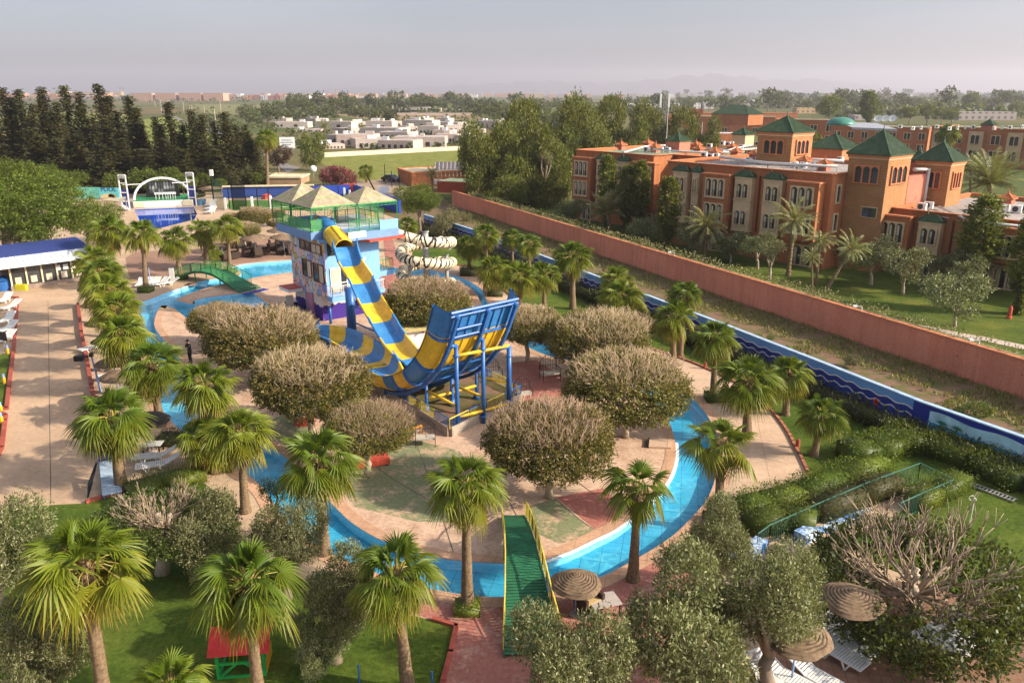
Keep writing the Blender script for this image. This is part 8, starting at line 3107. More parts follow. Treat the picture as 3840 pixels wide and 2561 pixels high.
b.add([(-.95, -.7, 1.0), (.95, -.7, 1.0), (.95, .05, 1.6), (-.95, .05, 1.6), (.95, .8, 1.0), (-.95, .8, 1.0)], [(0, 1, 2, 3), (3, 2, 4, 5)])
b.build('roof', mat('play_red', (.45, .03, .03), .15, 3, .5), r)
for x, y, t, lb in ((1350, 2585, 2490, 'short blue tap post on the front lawn, left one'), (1622, 2590, 2516, 'short blue tap post on the front lawn beside the red path')):
 q = G(x, y)
 o = MB().tube([(0, 0, 0), (0, 0, HG(q, t))], .03, 6).build('tap_post', PM['steelblue']); o.location = q
 tag(o, lb, 'post')
q = G(3783, 1195)
o = MB().lathe([(.14, 0), (.14, .1), (.09, .12), (.1, .55), (.05, .68), (.01, .7)], (0, 0, 0), 12).build('hydrant', PM['red'], None, True); o.location = q; o.scale = (1.6,) * 3
tag(o, 'red hydrant on the hotel lawn at the right edge', 'hydrant')

# ------------------------------------------------------------------ the pool cleaner
def person():
 base = G(716, 1362)
 r = thing('person', 'person in black with a cap holding a long cleaning pole beside the river', 'person', base, radians(-35))
 J = {'pel': ((0, 0, .95), .145), 'bel': ((0, -.01, 1.10), .135), 'chest': ((0, -.03, 1.30), .165), 'neck': ((0, -.02, 1.47), .062), 'head': ((0, -.05, 1.57), .085), 'top': ((0, -.05, 1.69), .07),
 'lsh': ((.18, -.02, 1.40), .07), 'lel': ((.28, -.08, 1.14), .05), 'lwr': ((.16, -.30, 1.10), .036), 'rsh': ((-.18, -.02, 1.40), .07), 'rel': ((-.27, -.10, 1.16), .05), 'rwr': ((-.10, -.32, 1.20), .036),
 'lhip': ((.10, 0, .90), .105), 'lkn': ((.12, -.05, .49), .066), 'lan': ((.13, .02, .09), .045), 'lto': ((.15, -.15, .04), .04), 'rhip': ((-.10, 0, .90), .105), 'rkn': ((-.13, -.02, .49), .066), 'ran': ((-.15, .06, .09), .045), 'rto': ((-.17, -.11, .04), .04)}
 E = [('pel', 'bel'), ('bel', 'chest'), ('chest', 'neck'), ('neck', 'head'), ('head', 'top'), ('chest', 'lsh'), ('lsh', 'lel'), ('lel', 'lwr'), ('chest', 'rsh'), ('rsh', 'rel'), ('rel', 'rwr'), ('pel', 'lhip'), ('lhip', 'lkn'), ('lkn', 'lan'), ('lan', 'lto'), ('pel', 'rhip'), ('rhip', 'rkn'), ('rkn', 'ran'), ('ran', 'rto')]
 def skin(nodes, edges, root, name, mats, lev=2):
  ks = list(nodes)
  me = bpy.data.meshes.new(name)
  me.from_pydata([nodes[k][0] for k in ks], [(ks.index(a), ks.index(b)) for a, b in edges], [])
  ob = bpy.data.objects.new(name, me); COL.objects.link(ob)
  sm = ob.modifiers.new('skin', 'SKIN')
  sb = ob.modifiers.new('sub', 'SUBSURF'); sb.levels = sb.render_levels = lev
  lay = me.skin_vertices[0].data if me.skin_vertices else None
  if lay is None:
   return ob
  for i, k in enumerate(ks):
   lay[i].radius = (nodes[k][1], nodes[k][1]); lay[i].use_root = (k == root)
  bpy.context.view_layer.update()
  ev = ob.evaluated_get(bpy.context.evaluated_depsgraph_get())
  m2 = bpy.data.meshes.new_from_object(ev)
  bpy.data.objects.remove(ob)
  for m in mats:
   m2.materials.append(m)
  m2.polygons.foreach_set('use_smooth', [True] * len(m2.polygons))
  return m2
 skinm, cloth, trs = mat('skin', (.36, .20, .12), .08, 6, .6, pos=False), mat('black_shirt', (.022, .022, .028), .2, 6, .9, pos=False), mat('dark_trousers', (.015, .016, .022), .2, 6, .9, pos=False)
 fing = {}
 FE = []
 for s, wr, dirv in (('l', J['lwr'][0], Vector((-.6, -.55, .5))), ('r', J['rwr'][0], Vector((.6, -.5, .55)))):
  w = Vector(wr); d = dirv.normalized(); side = Vector((0, .4, .9)).cross(d).normalized(); dn = d.cross(side)
  pm = w + d * .07
  J[s + 'pm'] = (tuple(pm), .034); E.append((s + 'wr', s + 'pm'))
  for q, (off, ln) in enumerate(((-.03, .062), (-.01, .072), (.012, .068), (.032, .052))):
   a = pm + side * off + d * .02; b = a + d * ln * .6 + dn * .02; c = b + d * ln * .15 + dn * .035
   for nm, pt, rr in (('a', a, .011), ('b', b, .010), ('c', c, .008)):
    J['%sf%d%s' % (s, q, nm)] = (tuple(pt), rr)
   E += [(s + 'pm', '%sf%da' % (s, q)), ('%sf%da' % (s, q), '%sf%db' % (s, q)), ('%sf%db' % (s, q), '%sf%dc' % (s, q))]
  t0 = w + d * .03 - side * .035; t1 = t0 - side * .02 + d * .04 + dn * .02
  J[s + 't0'] = (tuple(t0), .012); J[s + 't1'] = (tuple(t1), .009)
  E += [(s + 'wr', s + 't0'), (s + 't0', s + 't1')]
 body = skin(J, E, 'pel', 'body', [skinm, cloth, trs, PM['black']])
 if isinstance(body, bpy.types.Mesh):
  for p in body.polygons:
   c = p.center
   arm_skin = (abs(c.x) < .30 and c.y < -.22 and c.z > 1.0)
   p.material_index = 2 if c.z < .98 and c.z > .1 else 3 if c.z <= .1 else 0 if (c.z > 1.46 or arm_skin) else 1
  link('body', body, r)
 else:
  body.parent = r
 b = MB()
 b.lathe([(.105, 1.63), (.11, 1.68), (.085, 1.74), (.01, 1.765)], (0, -.05, 0), 16)
 b.obox((0, -.17, 1.645), (.075, 0, 0), (0, .07, -.012), (0, 0, .008))
 b.build('cap', PM['black'], r, True)
 b = MB()
 b.obox((0, -.135, 1.575), (.016, 0, 0), (0, .018, 0), (0, 0, .026))
 for x in (-.035, .035):
  b.obox((x, -.128, 1.605), (.014, 0, 0), (0, .006, 0), (0, 0, .007))
  b.obox((x * 2.5, -.05, 1.59), (.012, 0, 0), (0, .025, 0), (0, 0, .035))
 b.obox((0, -.128, 1.535), (.028, 0, 0), (0, .006, 0), (0, 0, .006))
 b.build('face', skinm, r)
 po = tag(MB().tube([(-.75, -.28, .72), (.75, -.36, 1.52)], .016, 6).build('cleaning_pole', mat('pale_pole', (.45, .38, .28), .1)), 'long pale cleaning pole held by the person in black', 'pole')
 po.location = base; po.rotation_euler = (0, 0, radians(-35))
 q = tag(MB().bar((-1.35, .3, .35), (1.2, .3, .45), .03).build('thin_barrier', PM['grey']), 'thin low bar behind the person in black', 'bar')
 q.location = base
person()
# ------------------------------------------------------------------ palms of the water park
PALMS = [
 (425, 2830, 318, 2120, 470, 'fan', 'large fan palm in the bottom left corner, its trunk leaning out of the picture'),
 (985, 2745, 925, 2190, 410, 'fan', 'broad fan palm standing over the red and green play hut'),
 (640, 3200, 640, 2590, 330, 'fan', 'fan palm with only its crown top showing at the bottom edge'),
 (1530, 2600, 1485, 2155, 385, 'fan', 'fan palm on the lawn with its trunk beside the red paved path'),
 (1753, 2278, 1746, 1818, 335, 'fan', 'fan palm in a square clipped hedge just left of the front footbridge'),
 (1216, 2075, 1197, 1735, 335, 'fan', 'fan palm at the outer bank whose crown hangs over the front of the river'),
 (921, 1919, 898, 1625, 260, 'fan', 'smaller fan palm on the pink paving where the river bends'),
 (774, 1756, 765, 1450, 270, 'fan', 'tall palm of the close pair by the small cushion hedge'),
 (810, 1772, 775, 1640, 250, 'fan', 'lower palm of the close pair by the small cushion hedge'),
 (456, 1826, 412, 1568, 320, 'fan', 'fan palm at the end of the long walkway beside the blue board'),
 (603, 1596, 566, 1372, 250, 'fan', 'fan palm with a shaggy trunk at the water edge above the dark parasol'),
 (504, 1487, 462, 1258, 215, 'fan', 'fan palm of the left row next above the straw parasols'),
 (470, 1400, 442, 1168, 205, 'fan', 'fan palm of the left row level with the wedge of the island'),
 (440, 1330, 408, 1092, 195, 'fan', 'middle fan palm of the left row with a pale tuft'),
 (412, 1265, 382, 1030, 190, 'fan', 'fan palm of the left row just below the blue roofed bar'),
 (385, 1215, 360, 985, 180, 'fan', 'upper fan palm of the left row against the white eaves'),
 (430, 1045, 410, 868, 165, 'fan', 'dull fan palm behind the head of the left row'),
 (548, 1093, 534, 878, 150, 'fan', 'slim fan palm in a hedge box beside the row of white sunbeds'),
 (678, 1047, 657, 902, 148, 'fan', 'fan palm in a hedge box at the left foot of the green arched bridge'),
 (778, 1010, 762, 866, 130, 'fan', 'fan palm leaning over the middle of the green arched bridge'),
 (798, 1000, 794, 945, 78, 'fan', 'short young palm tucked under two taller ones by the green bridge'),
 (863, 1022, 852, 850, 120, 'fan', 'fan palm at the left end of the wide pool'),
 (1761, 1020, 1758, 925, 118, 'fan', 'fan palm in a round hedge right of the striped tube slide'),
 (1830, 1042, 1819, 880, 118, 'fan', 'tallest crown of the palm thicket right of the striped slide'),
 (1925, 1036, 1918, 893, 100, 'fan', 'narrow palm at the back of the thicket beside the blue mural wall'),
 (1992, 1062, 1979, 918, 112, 'fan', 'back right palm of the thicket beside the mural wall'),
 (1856, 1102, 1850, 1012, 150, 'fan', 'front left palm of the thicket in a low dark hedge'),
 (1950, 1195, 1948, 1040, 165, 'fan', 'large front palm of the thicket above the ramp top'),
 (2042, 1185, 2038, 1030, 140, 'fan', 'palm with orange tipped fronds at the right edge of the thicket'),
 (2148, 1160, 2147, 962, 170, 'fan', 'lone tall palm on the lawn before the wavy blue wall'),
 (2318, 1235, 2308, 1050, 150, 'fan', 'back palm of the overlapping pair right of the lone tall palm'),
 (2352, 1292, 2330, 1115, 185, 'fan', 'front palm of the overlapping pair right of the lone tall palm'),
 (2550, 1338, 2570, 1108, 150, 'fan', 'palm of the right lawn standing nearest the mural wall bend'),
 (2523, 1362, 2528, 1192, 180, 'fan', 'palm at the path edge in front of another near the mural bend'),
 (2675, 1500, 2682, 1268, 200, 'fan', 'palm with a bushy foot in a low hedge beside the right path'),
 (2800, 1640, 2806, 1432, 265, 'fan', 'dense heavy headed palm hiding the right path'),
 (2946, 1557, 2956, 1402, 190, 'fan', 'palm on the lawn against the wavy blue wall, right of the dense one'),
 (2694, 1954, 2705, 1672, 300, 'fansparse', 'open crowned palm in a hedge at the right bank of the river'),
 (3053, 1711, 3080, 1555, 200, 'fan', 'short stout palm alone on the right lawn below the red starfish'),
 (2373, 2174, 2392, 1838, 310, 'fansparse', 'open crowned palm at the front right bank with a dark shaggy neck'),
]
for bx, by, tx, ty, w, kd, lb in PALMS:
 palm(bx, by, tx, ty, w, lb, kd)
palm(1536, 945, 1524, 845, 92, 'fan palm with orange dead fronds behind the slide tower', 'fan')

# ------------------------------------------------------------------ clipped umbrella trees on and around the island
FIC = [
 (2060, 1866, 1655, 500, 'largest clipped tree with a bare grey top, nearest the front footbridge'),
 (2346, 1640, 1462, 490, 'wide clipped tree overhanging the right arm of the river'),
 (2240, 1420, 1272, 395, 'clipped tree between the metal bench and the right path'),
 (1980, 1356, 1222, 265, 'clipped tree rising just right of the ramp columns'),
 (1600, 1295, 1140, 345, 'clipped tree between the tower and the ramp with tall reddish twigs'),
 (1378, 1787, 1608, 345, 'small clipped tree on a twin pale trunk beside the red bench block'),
 (1170, 1640, 1438, 455, 'dense dark green clipped tree left of the ramp'),
 (985, 1440, 1278, 430, 'pale topped clipped tree beside the exit flume'),
 (830, 1312, 1205, 250, 'smaller clipped tree at the edge of the left pool'),
 (921, 952, 862, 110, 'clipped plaza tree with a green skirt among the wicker tables'),
 (955, 870, 812, 130, 'low wide clipped tree behind the plaza tables'),
 (1030, 888, 838, 62, 'little round clipped tree at the tower corner of the plaza'),
 (1035, 850, 802, 70, 'clipped tree beside the sports court netting'),
 (870, 872, 818, 75, 'clipped tree at the end of the far pool terrace'),
]
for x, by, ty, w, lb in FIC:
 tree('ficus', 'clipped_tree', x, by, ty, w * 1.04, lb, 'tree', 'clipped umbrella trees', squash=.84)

# ------------------------------------------------------------------ olives and big trees near the camera
OL = [
 (2560, 2700, 2350, 600, 'big silvery olive tree to the right of the footbridge end'),
 (2880, 2600, 2275, 450, 'olive tree leaning over the upper straw parasol'),
 (2150, 2830, 2520, 520, 'silvery olive tree hiding the near right corner of the footbridge'),
 (2700, 2250, 2010, 300, 'slender olive tree against the green railing'),
 (-60, 2480, 2060, 430, 'olive tree cut by the left edge above the bottom left corner'),
 (150, 2780, 2440, 400, 'dark olive tree filling the bottom left corner'),
 (1260, 2480, 2210, 340, 'loose olive tree between two front fan palms'),
 (1075, 2250, 2020, 300, 'thin olive tree leaning over the outer river bank'),
 (1190, 2530, 2420, 250, 'low sprouting olive stump on the front lawn'),
 (760, 2180, 2010, 340, 'bushy olive behind the broad front palm'),
]
for x, by, ty, w, lb in OL:
 tree('olive', 'olive_tree', x, by, ty, w, lb, 'tree', 'olive trees', squash=1.4)
tree('wispy', 'feathery_tree', 1030, 2030, 1870, 190, 'feathery dark sapling over the blue river')
tree('pollard', 'pruned_tree', 3430, 2330, 2140, 860, 'huge hard pruned tree with bare pale limbs over the sunbeds', v=0)
tree('pollard', 'pruned_tree', 610, 2150, 1930, 480, 'hard pruned tree with bare limbs between the two left front palms', v=1)

# ------------------------------------------------------------------ left side
MES = [(130, 1000, 770, 470, 'vast bright green mesquite tree left of the stage'), (330, 930, 835, 270, 'bright mesquite tree spreading towards the stage pool'),
 (20, 960, 660, 300, 'bright mesquite at the left edge below the cypresses'), (210, 760, 690, 230, 'back mesquite tree left of the pool sign'), (430, 900, 845, 110, 'low mesquite beside the far pool')]
for x, by, ty, w, lb in MES:
 tree('mesquite', 'mesquite_tree', x, by, ty, w, lb, 'tree', 'green mesquite trees', squash=.85)
tree('oliveL', 'olive_tree', 70, 1010, 880, 240, 'grey olive tree behind the blue roofed bar', squash=.9)
for x, by, ty, w, lb in [(440, 745, 690, 120, 'green bush left of the stage mast'), (560, 742, 682, 150, 'round green tree behind the stage arch'), (690, 742, 690, 110, 'green bush right of the stage arch'), (640, 735, 670, 120, 'leafy tree behind the stage screen'), (760, 720, 675, 80, 'bright bush by the tall net post'),
 (960, 700, 670, 70, 'bright shrub beside the flat roofed hut'), (830, 730, 690, 60, 'shrub at the court corner')]:
 tree('shrub', 'green_bush', x, by, ty, w, lb, 'bush')
tree('oliveL', 'grey_tree', 898, 700, 655, 120, 'grey green rounded tree above the sports court wall', v=1)
tree('grey', 'acacia_tree', 935, 690, 600, 80, 'scraggy tree behind the grey green rounded tree')

CON = [(20, 690, 440, 110), (70, 690, 330, 120), (128, 690, 336, 110), (172, 700, 390, 100), (215, 690, 330, 120), (262, 700, 385, 105), (296, 690, 322, 120), (345, 690, 345, 110), (420, 690, 318, 130), (385, 700, 440, 100), (475, 700, 420, 110), (525, 700, 360, 130), (560, 700, 470, 90), (612, 705, 440, 90),
 (668, 705, 384, 120), (712, 705, 470, 90), (750, 705, 413, 100), (788, 705, 430, 95), (826, 700, 455, 100), (868, 700, 420, 110), (905, 700, 470, 90), (940, 695, 468, 90), (975, 690, 520, 90), (630, 715, 520, 130), (320, 715, 500, 140), (150, 715, 480, 140), (480, 715, 520, 140), (240, 720, 520, 140), (560, 720, 560, 150), (700, 720, 560, 140), (40, 715, 540, 140), (820, 712, 560, 130), (400, 722, 540, 140)]
for i, (x, by, ty, w) in enumerate(CON):
 b = G(x, by)
 plant('conifer', 'tall_conifer', b, HG(b, ty), w / 2 * MPX(b) * 1.25, 'tall dark ragged conifer of the dense row behind the stage', 'conifer', 'dark conifers behind the stage')
palm(1003, 700, 999, 518, 95, 'tall fan palm with a hanging straw skirt beside the dark conifers', 'fan')
tree('plum', 'plum_tree', 1045, 668, 585, 110, 'dark reddish tree beside the white billboard')
tree('round', 'leafy_tree', 1172, 640, 560, 120, 'tall dark bushy tree by the sandy track', squash=1.5)
tree('bougain', 'bougainvillea', 1262, 700, 660, 150, 'magenta bougainvillea mound above the sports court wall')
tree('mesquite', 'leafy_tree', 1575, 880, 760, 190, 'bright leafy tree between the slide tower and the terracotta wall', squash=1.05, v=1)
tree('grey', 'grey_tree', 1660, 905, 832, 150, 'thin grey leaved tree in front of the far end of the mural')
tree('grey', 'grey_tree', 1745, 830, 812, 60, 'wispy grey sapling on the rough strip by the mural')
palm(1622, 735, 1620, 650, 70, 'feathery palm by the rooftop solar panels', 'date', name='date_palm', group='date palms')
palm(1375, 600 + 85, 1370, 642, 66, 'short palm beside the parked dark car', 'fan')
palm(1216, 545, 1216, 470, 56, 'thin feathery palm by the white villas', 'date', name='date_palm', group='date palms')

PIN = [(1800, 770, 560, 190, 'tall dark pine nearest the terracotta wall end'), (1890, 760, 545, 190, 'pine with a bare leaning top over the laundry yard'), (1990, 765, 560, 220, 'broad pine left of the hotel corner'), (2080, 760, 590, 180, 'ragged pine touching the hotel corner'), (1960, 700, 490, 230, 'olive green pine behind the first pines'),
 (2090, 690, 485, 200, 'bright topped pine of the middle grove'), (2190, 660, 470, 210, 'round pine behind the hotel roof'), (2290, 640, 455, 200, 'tall round pine of the middle grove'), (2370, 640, 480, 150, 'yellowish pine left of the aerial mast'), (2440, 620, 465, 170, 'dark green pine behind the aerial mast'), (2560, 620, 500, 200, 'bright pine right of the aerial mast'),
 (2640, 610, 490, 150, 'pine beside the flat metal roof'), (1790, 740, 610, 170, 'low dark pine at the foot of the grove beside the laundry house'), (1930, 770, 650, 190, 'low pine filling the front of the grove'), (2060, 775, 665, 170, 'low pine against the left hotel corner'), (2150, 700, 560, 170, 'pine filling the gap behind the hotel corner'), (2010, 700, 560, 190, 'pine in the thick of the grove'), (1850, 690, 540, 160, 'pine top between two nearer ones'), (2240, 700, 540, 180, 'pine crown just above the roof units')]
for x, by, ty, w, lb in PIN:
 tree('pine', 'pine_tree', x, by, ty + 45, w * 1.1, lb, 'tree', 'pine grove beside the hotel', thick=1.2, squash=1.45)
tree('cypress', 'cypress_tree', 1762, 780, 590, 40, 'slim dark cypress at the end of the terracotta wall') if False else None
tree('round', 'leafy_tree', 1905, 805, 705, 165, 'low leafy tree under the pines behind the wall')
tree('grey', 'grey_tree', 2040, 770, 590, 95, 'half dead grey tree among the pines')
tree('round', 'eucalyptus_tree', 3110, 470, 392, 130, 'dark spreading eucalyptus behind the green dome', squash=.8)
tree('slim', 'eucalyptus_tree', 3258, 475, 345, 62, 'tall upright eucalyptus right of the spreading one')
for x, by, ty, w, lb in [(3410, 480, 420, 70, 'round tree beyond the satellite dishes'), (3475, 470, 412, 70, 'dark round tree in the middle right distance'), (3530, 470, 418, 60, 'round tree beside a wide low crown at right'), (3570, 475, 425, 60, 'last round tree of the far right group'), (3640, 420, 370, 70, 'grey tall tree on the right skyline'), (3810, 440, 400, 60, 'dark tree cut by the right edge')]:
 tree('round', 'round_tree', x, by, ty, w, lb, 'tree')

SL = [(2272, 860, 585, 68, 'slim poplar before the first cream bay'), (2345, 880, 620, 72, 'slim poplar before the second cream bay'), (2392, 885, 605, 72, 'yellow topped poplar before the orange bay'), (2498, 945, 665, 82, 'poplar in front of the recessed corner'), (3645, 1090, 730, 130, 'big poplar hiding the roof edge of the low wing'), (3815, 1180, 800, 120, 'poplar cut by the right edge before the low wing')]
for x, by, ty, w, lb in SL:
 b = G(x, by)
 plant('slim', 'poplar_tree', b, HG(b, ty), w / 2 * MPX(b), lb, 'tree', 'poplars before the hotel')
OLH = [(2140, 850, 775, 115, 'grey olive tree before the hotel corner bay'), (2420, 905, 850, 130, 'olive tree between two poplars'), (2600, 970, 890, 130, 'olive tree left of the first date palm'), (2740, 985, 905, 130, 'olive tree right of the first date palm'), (2840, 1010, 915, 120, 'shaggy olive tree with a leaning trunk'), (2885, 1050, 935, 105, 'short trunked olive near the middle of the garden wall'),
 (3170, 1000, 915, 120, 'olive tree behind the bent palm'), (3265, 1070, 955, 170, 'large grey olive tree before the brick tower'), (3385, 1105, 990, 170, 'bright olive tree on the open lawn'), (3560, 1080, 985, 180, 'grey olive before the low wing bay'), (3625, 1110, 1010, 130, 'grey green olive below the big poplar'), (3580, 1225, 1110, 220, 'olive with a pale forked trunk beside the garden path'), (2500, 930, 860, 110, 'small grey olive at the poplar foot')]
for x, by, ty, w, lb in OLH:
 tree('oliveL', 'olive_tree', x, by, ty + 8, w * 1.3, lb, 'tree', 'olive trees of the hotel garden', squash=.95)
for bx, by, tx, ty, w, kd, lb in [(2290, 880, 2278, 800, 165, 'datebush', 'stemless looking feathery date palm before the hotel'), (2640, 980, 2650, 850, 175, 'date', 'date palm with yellow fruit before the orange triple arches'), (2955, 1035, 2978, 830, 185, 'date', 'tallest date palm with a pale trunk before the end bay'),
 (3060, 1070, 3075, 905, 120, 'date', 'date palm with a straight trunk beside the dark tower foot'), (3046, 1100, 3044, 970, 90, 'date', 'stout short date palm nearest the garden wall'), (3095, 1095, 3190, 935, 140, 'date', 'date palm with a strongly bent trunk'),
 (3710, 880, 3712, 690, 240, 'datebush', 'great date palm spreading behind the low wing roof'), (3640, 800, 3640, 640, 130, 'datebush', 'grey date palm behind the great one'), (2105, 0, 0, 0, 0, None, '')]:
 if kd:
  palm(bx, by, tx, ty, w, lb, kd, 'date palms', 'date_palm')
palm(3552, 640, 3553, 500, 92, 'tall fan palm before the rear hotel wing', 'fan')
palm(3060, 600, 3058, 520, 60, 'small fan palm between the two rear towers', 'fan')
palm(2285, 420, 2284, 365, 26, 'slender distant palm on the skyline left of the aerial mast', 'fan')

# ------------------------------------------------------------------ hedges and shrubs
def box_hedge(bx, by, w, h, key, label, seed, dx=None):
 p = G(bx, by)
 dx = dx or w
 return hedge([(p.x - dx / 2 + w * .1, p.y), (p.x + dx / 2 - w * .1, p.y + .02)], w, h, key, label, 260, .08, .045, seed)
for i, (x, y, w, h, lb) in enumerate([(1753, 2290, 1.15, .32, 'square clipped hedge round the palm by the footbridge'), (2694, 1962, 1.5, .40, 'bushy hedge round the open crowned palm at the right bank'), (548, 1094, 1.5, .5, 'hedge box round the slim palm near the sunbeds'), (678, 1048, 1.5, .5, 'hedge box at the left foot of the green bridge'),
 (800, 1008, 1.7, .5, 'hedge box behind the green bridge rail'), (863, 1024, 1.6, .5, 'hedge box at the left end of the wide pool'), (1761, 1030, 2.4, .7, 'dark hedge drum right of the striped slide'), (1856, 1108, 1.8, .6, 'low dark hedge below the palm thicket'), (2682, 1500, 1.5, .5, 'low hedge at the foot of the right path palm'), (640, 1660, 1.6, .5, 'small cushion hedge below the dark parasol'),
 (848, 1762, 1.0, .6, 'rounded cushion hedge by the pair of palms'), (560, 1500, 1.5, .4, 'low hedge in the left palm row')]):
 box_hedge(x, y, w, h, 'darkhedge' if 'dark' in lb else 'hedge', lb, 200 + i)
mh = [(x - 1.0, y - .25) for x, y in MURAL]
hedge(mh[2:9], 1.3, 1.0, 'darkhedge', 'long dark hedge under the blue mural wall', 60, .2, .1, 301)
hedge([(x + .9, y) for x, y in (MURAL[0], MURAL[1], MURAL[2])] and [(x - 1.0, y - .3) for x, y in MURAL[:3]], 1.2, 1.0, 'darkhedge', 'dark hedge under the far part of the mural wall', 40, .25, .12, 302)
gr = [G(x, y) for x, y in zM((380, 1500), (760, 1320), (1000, 1200), (1040, 1090), (1250, 960))]
hedge([G(*p)[:2] for p in zM((120, 1440), (300, 1400), (520, 1340), (800, 1230), (1050, 1130))], 1.6, .7, 'hedge', 'rambling green hedge along the front of the green railing', 170, .11, .06, 303)
hedge([G(*p)[:2] for p in zM((800, 1090), (1000, 1075), (1180, 1010))], 2.0, 1.0, 'hedge', 'bright loose hedge on the right lawn', 150, .12, .06, 304)
hedge([G(*p)[:2] for p in zM((1080, 1000), (1350, 1020), (1650, 1130), (1986, 1290))], 2.4, 1.1, 'hedge', 'thick hedge in front of the dolphin mural', 150, .12, .06, 305)
hedge([G(*p)[:2] for p in zM((1250, 1420), (1400, 1360), (1580, 1270))], 1.2, .9, 'hedge', 'short clipped hedge at the end of the green railing', 190, .1, .05, 306)
hedge([G(*p)[:2] for p in zM((180, 1560), (420, 1520), (620, 1560))], 1.6, .9, 'hedge', 'yellow green shrubs inside the green railing', 170, .1, .05, 307)
hedge([G(*p)[:2] for p in zM((620, 1480), (900, 1380), (1130, 1290))], 1.3, 1.0, 'darkhedge', 'dark shrubs inside the green railing', 120, .11, .06, 308)
hedge([G(*p)[:2] for p in zR((310, 800), (430, 700), (560, 560))], 1.3, .6, 'hedge', 'low shrubs behind the big silvery olive', 170, .1, .05, 309)
hedge([(ol(128)[0] + .75, 128), ol(110)[0:1] + (110,) if False else (ol(110)[0] + .75, 110), (ol(85)[0] + .75, 85), (ol(62)[0] + .75, 62), (ol(40)[0] + .75, 40)], .9, 2.75, 'grey', 'dry creeper hedge along the top of the terracotta wall', 26, .22, .10, 310)
hedge([G(*p)[:2] for p in zL((880, 300), (1100, 230), (1400, 160))], 1.6, .6, 'hedge', 'low green ground hedge beside the left pruned tree', 150, .1, .05, 311)
WEED = [(3200, 1380, 1350, 90, 'dry branching weed on the bank behind the mural'), (3420, 1545, 1515, 70, 'small yellow weed at the top of the mural'), (3660, 1570, 1545, 150, 'broad yellow green shrub on the bank above the dolphin mural'), (2890, 1290, 1265, 40, 'spiky weed on the bank near the wavy wall'), (2560, 1170, 1150, 30, 'little weed on the rough strip')]
for x, by, ty, w, lb in WEED:
 tree('grey' if 'dry' in lb else 'shrub', 'weed_bush', x, by, ty, w, lb, 'weed', squash=.6)

# ------------------------------------------------------------------ far trees over the plain
def far_trees(n, xr, yr, wr, seed, group, label, bias=1.0, hm=(.5, .9)):
 r = random.Random(seed)
 for _ in range(n):
  x = r.uniform(*xr)
  y = yr[0] + (yr[1] - yr[0]) * r.random() ** bias
  b = G(x * 1.63334, y * 1.63334)
  w = r.uniform(*wr)
  h = w * r.uniform(*hm)
  plant('fartree', 'far_tree', b, h, w * .55, label, 'tree', group, squash=r.uniform(.7, 1.1))
far_trees(70, (660, 1090), (246, 262), (9, 17), 1, 'trees in the middle distance', 'dark little tree in the far belt beyond the white villas')
far_trees(34, (560, 900), (262, 288), (6, 11), 2, 'trees around the villas', 'green tree scattered behind the white villas')
far_trees(44, (1090, 1700), (244, 262), (8, 15), 3, 'trees before the orange houses', 'far tree among the orange and white houses')
far_trees(60, (1750, 2351), (232, 262), (9, 20), 4, 'trees on the right plain', 'tree on the plain beyond the rear hotel wing')
far_trees(34, (1500, 2351), (222, 234), (14, 26), 5, 'trees near the horizon', 'hazy tree low on the right horizon')
far_trees(14, (420, 640), (262, 300), (4, 8), 6, 'trees along the road', 'bush beside the long straight road')
far_trees(18, (1080, 1350), (262, 290), (7, 12), 7, 'trees behind the grove', 'tree just behind the pine grove')

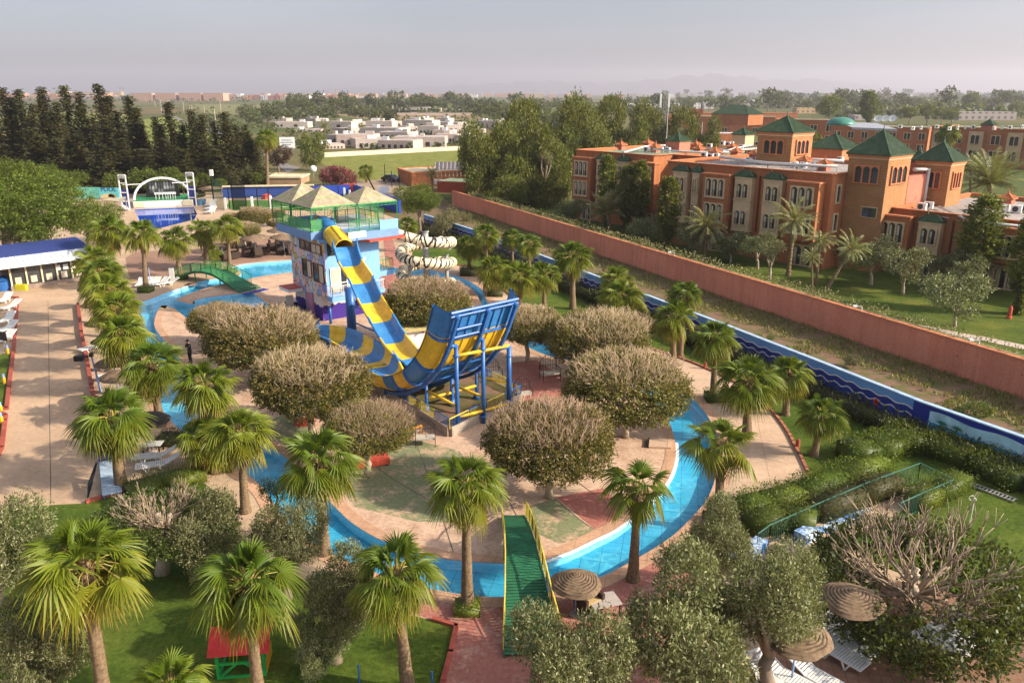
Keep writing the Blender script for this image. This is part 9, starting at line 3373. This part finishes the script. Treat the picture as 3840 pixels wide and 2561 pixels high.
def tufts(name, polyf, n, L, W, key, seed, z0=.02):
 r = np.random.default_rng(seed)
 P = polyf(r, n)
 A = np.stack([r.normal(size=len(P)) * .5, r.normal(size=len(P)) * .5, np.ones(len(P))], 1)
 C = np.stack([P[:, 0], P[:, 1], np.full(len(P), z0 + L * .4)], 1)
 V, Q = leaves(C, A, L, W, r)
 o = link(name, np_mesh(name, V, Q, LM[key]))
 o['kind'] = 'stuff'
def strip_pts(r, n):
 Y = 30 + 95 * r.uniform(0, 1, n) ** 1.3
 my = np.array([m[1] for m in MURAL][::-1]); mx = np.array([m[0] for m in MURAL][::-1])
 x0 = np.interp(Y, my, mx) + .3
 x1 = np.array([ol(y)[0] for y in Y]) - .3
 f = r.uniform(0, 1, n)
 dens = np.sin(Y * .55 + f * 5) + np.sin(Y * 1.7 - f * 9) + 2.2 * (np.abs(f - .78) < .2)
 k = dens > .9
 return np.stack([x0 + (x1 - x0) * f, Y], 1)[k]
tufts('weeds', strip_pts, 26000, .34, .10, 'weed', 5)
def lawn_pts(r, n):
 x = r.uniform(-16, 0, n); y = r.uniform(17.5, 31, n)
 return np.stack([x, y], 1)[(x < -1.6 - (y - 23.5) * .9) & (y < 27 - x * .28)]

def far_wood(areas, seed):
 r = np.random.default_rng(seed)
 C, A, S = [], [], []
 for x0, x1, y0, y1, n, sz in areas:
  for _ in range(n):
   b = G(r.uniform(x0, x1) * 1.63334, r.uniform(y0, y1) * 1.63334)
   R_ = sz * r.uniform(.6, 1.3)
   k = 16
   d = unit(r.normal(size=(k, 3))) * np.array([R_, R_, R_ * .75])
   C.append(np.array(b) + d + np.array([0, 0, R_ * .7]))
   A.append(d + r.normal(size=(k, 3)) * R_ * .5)
   S.append(np.full((k, 1), R_))
 C, A, S = np.concatenate(C), np.concatenate(A), np.concatenate(S)
 V, Q = leaves(C, A, S * 1.05, S * .8, r)
 o = link('far_woodland', np_mesh('far_woodland', V, Q, LM['far']))
 o['kind'] = 'stuff'
far_wood([(640, 1110, 240, 250, 420, 4.5), (760, 1100, 250, 262, 160, 3.5), (560, 760, 258, 275, 110, 3), (1090, 1560, 244, 268, 420, 4.2), (1150, 1330, 262, 300, 130, 4), (1560, 2351, 226, 250, 620, 5.5), (1700, 2351, 216, 226, 320, 9), (0, 640, 226, 236, 120, 4), (1900, 2351, 250, 275, 150, 4.5), (400, 640, 232, 300, 60, 1.6), (600, 1140, 288, 345, 130, 1.3), (880, 1150, 270, 300, 90, 1.6)], 8)
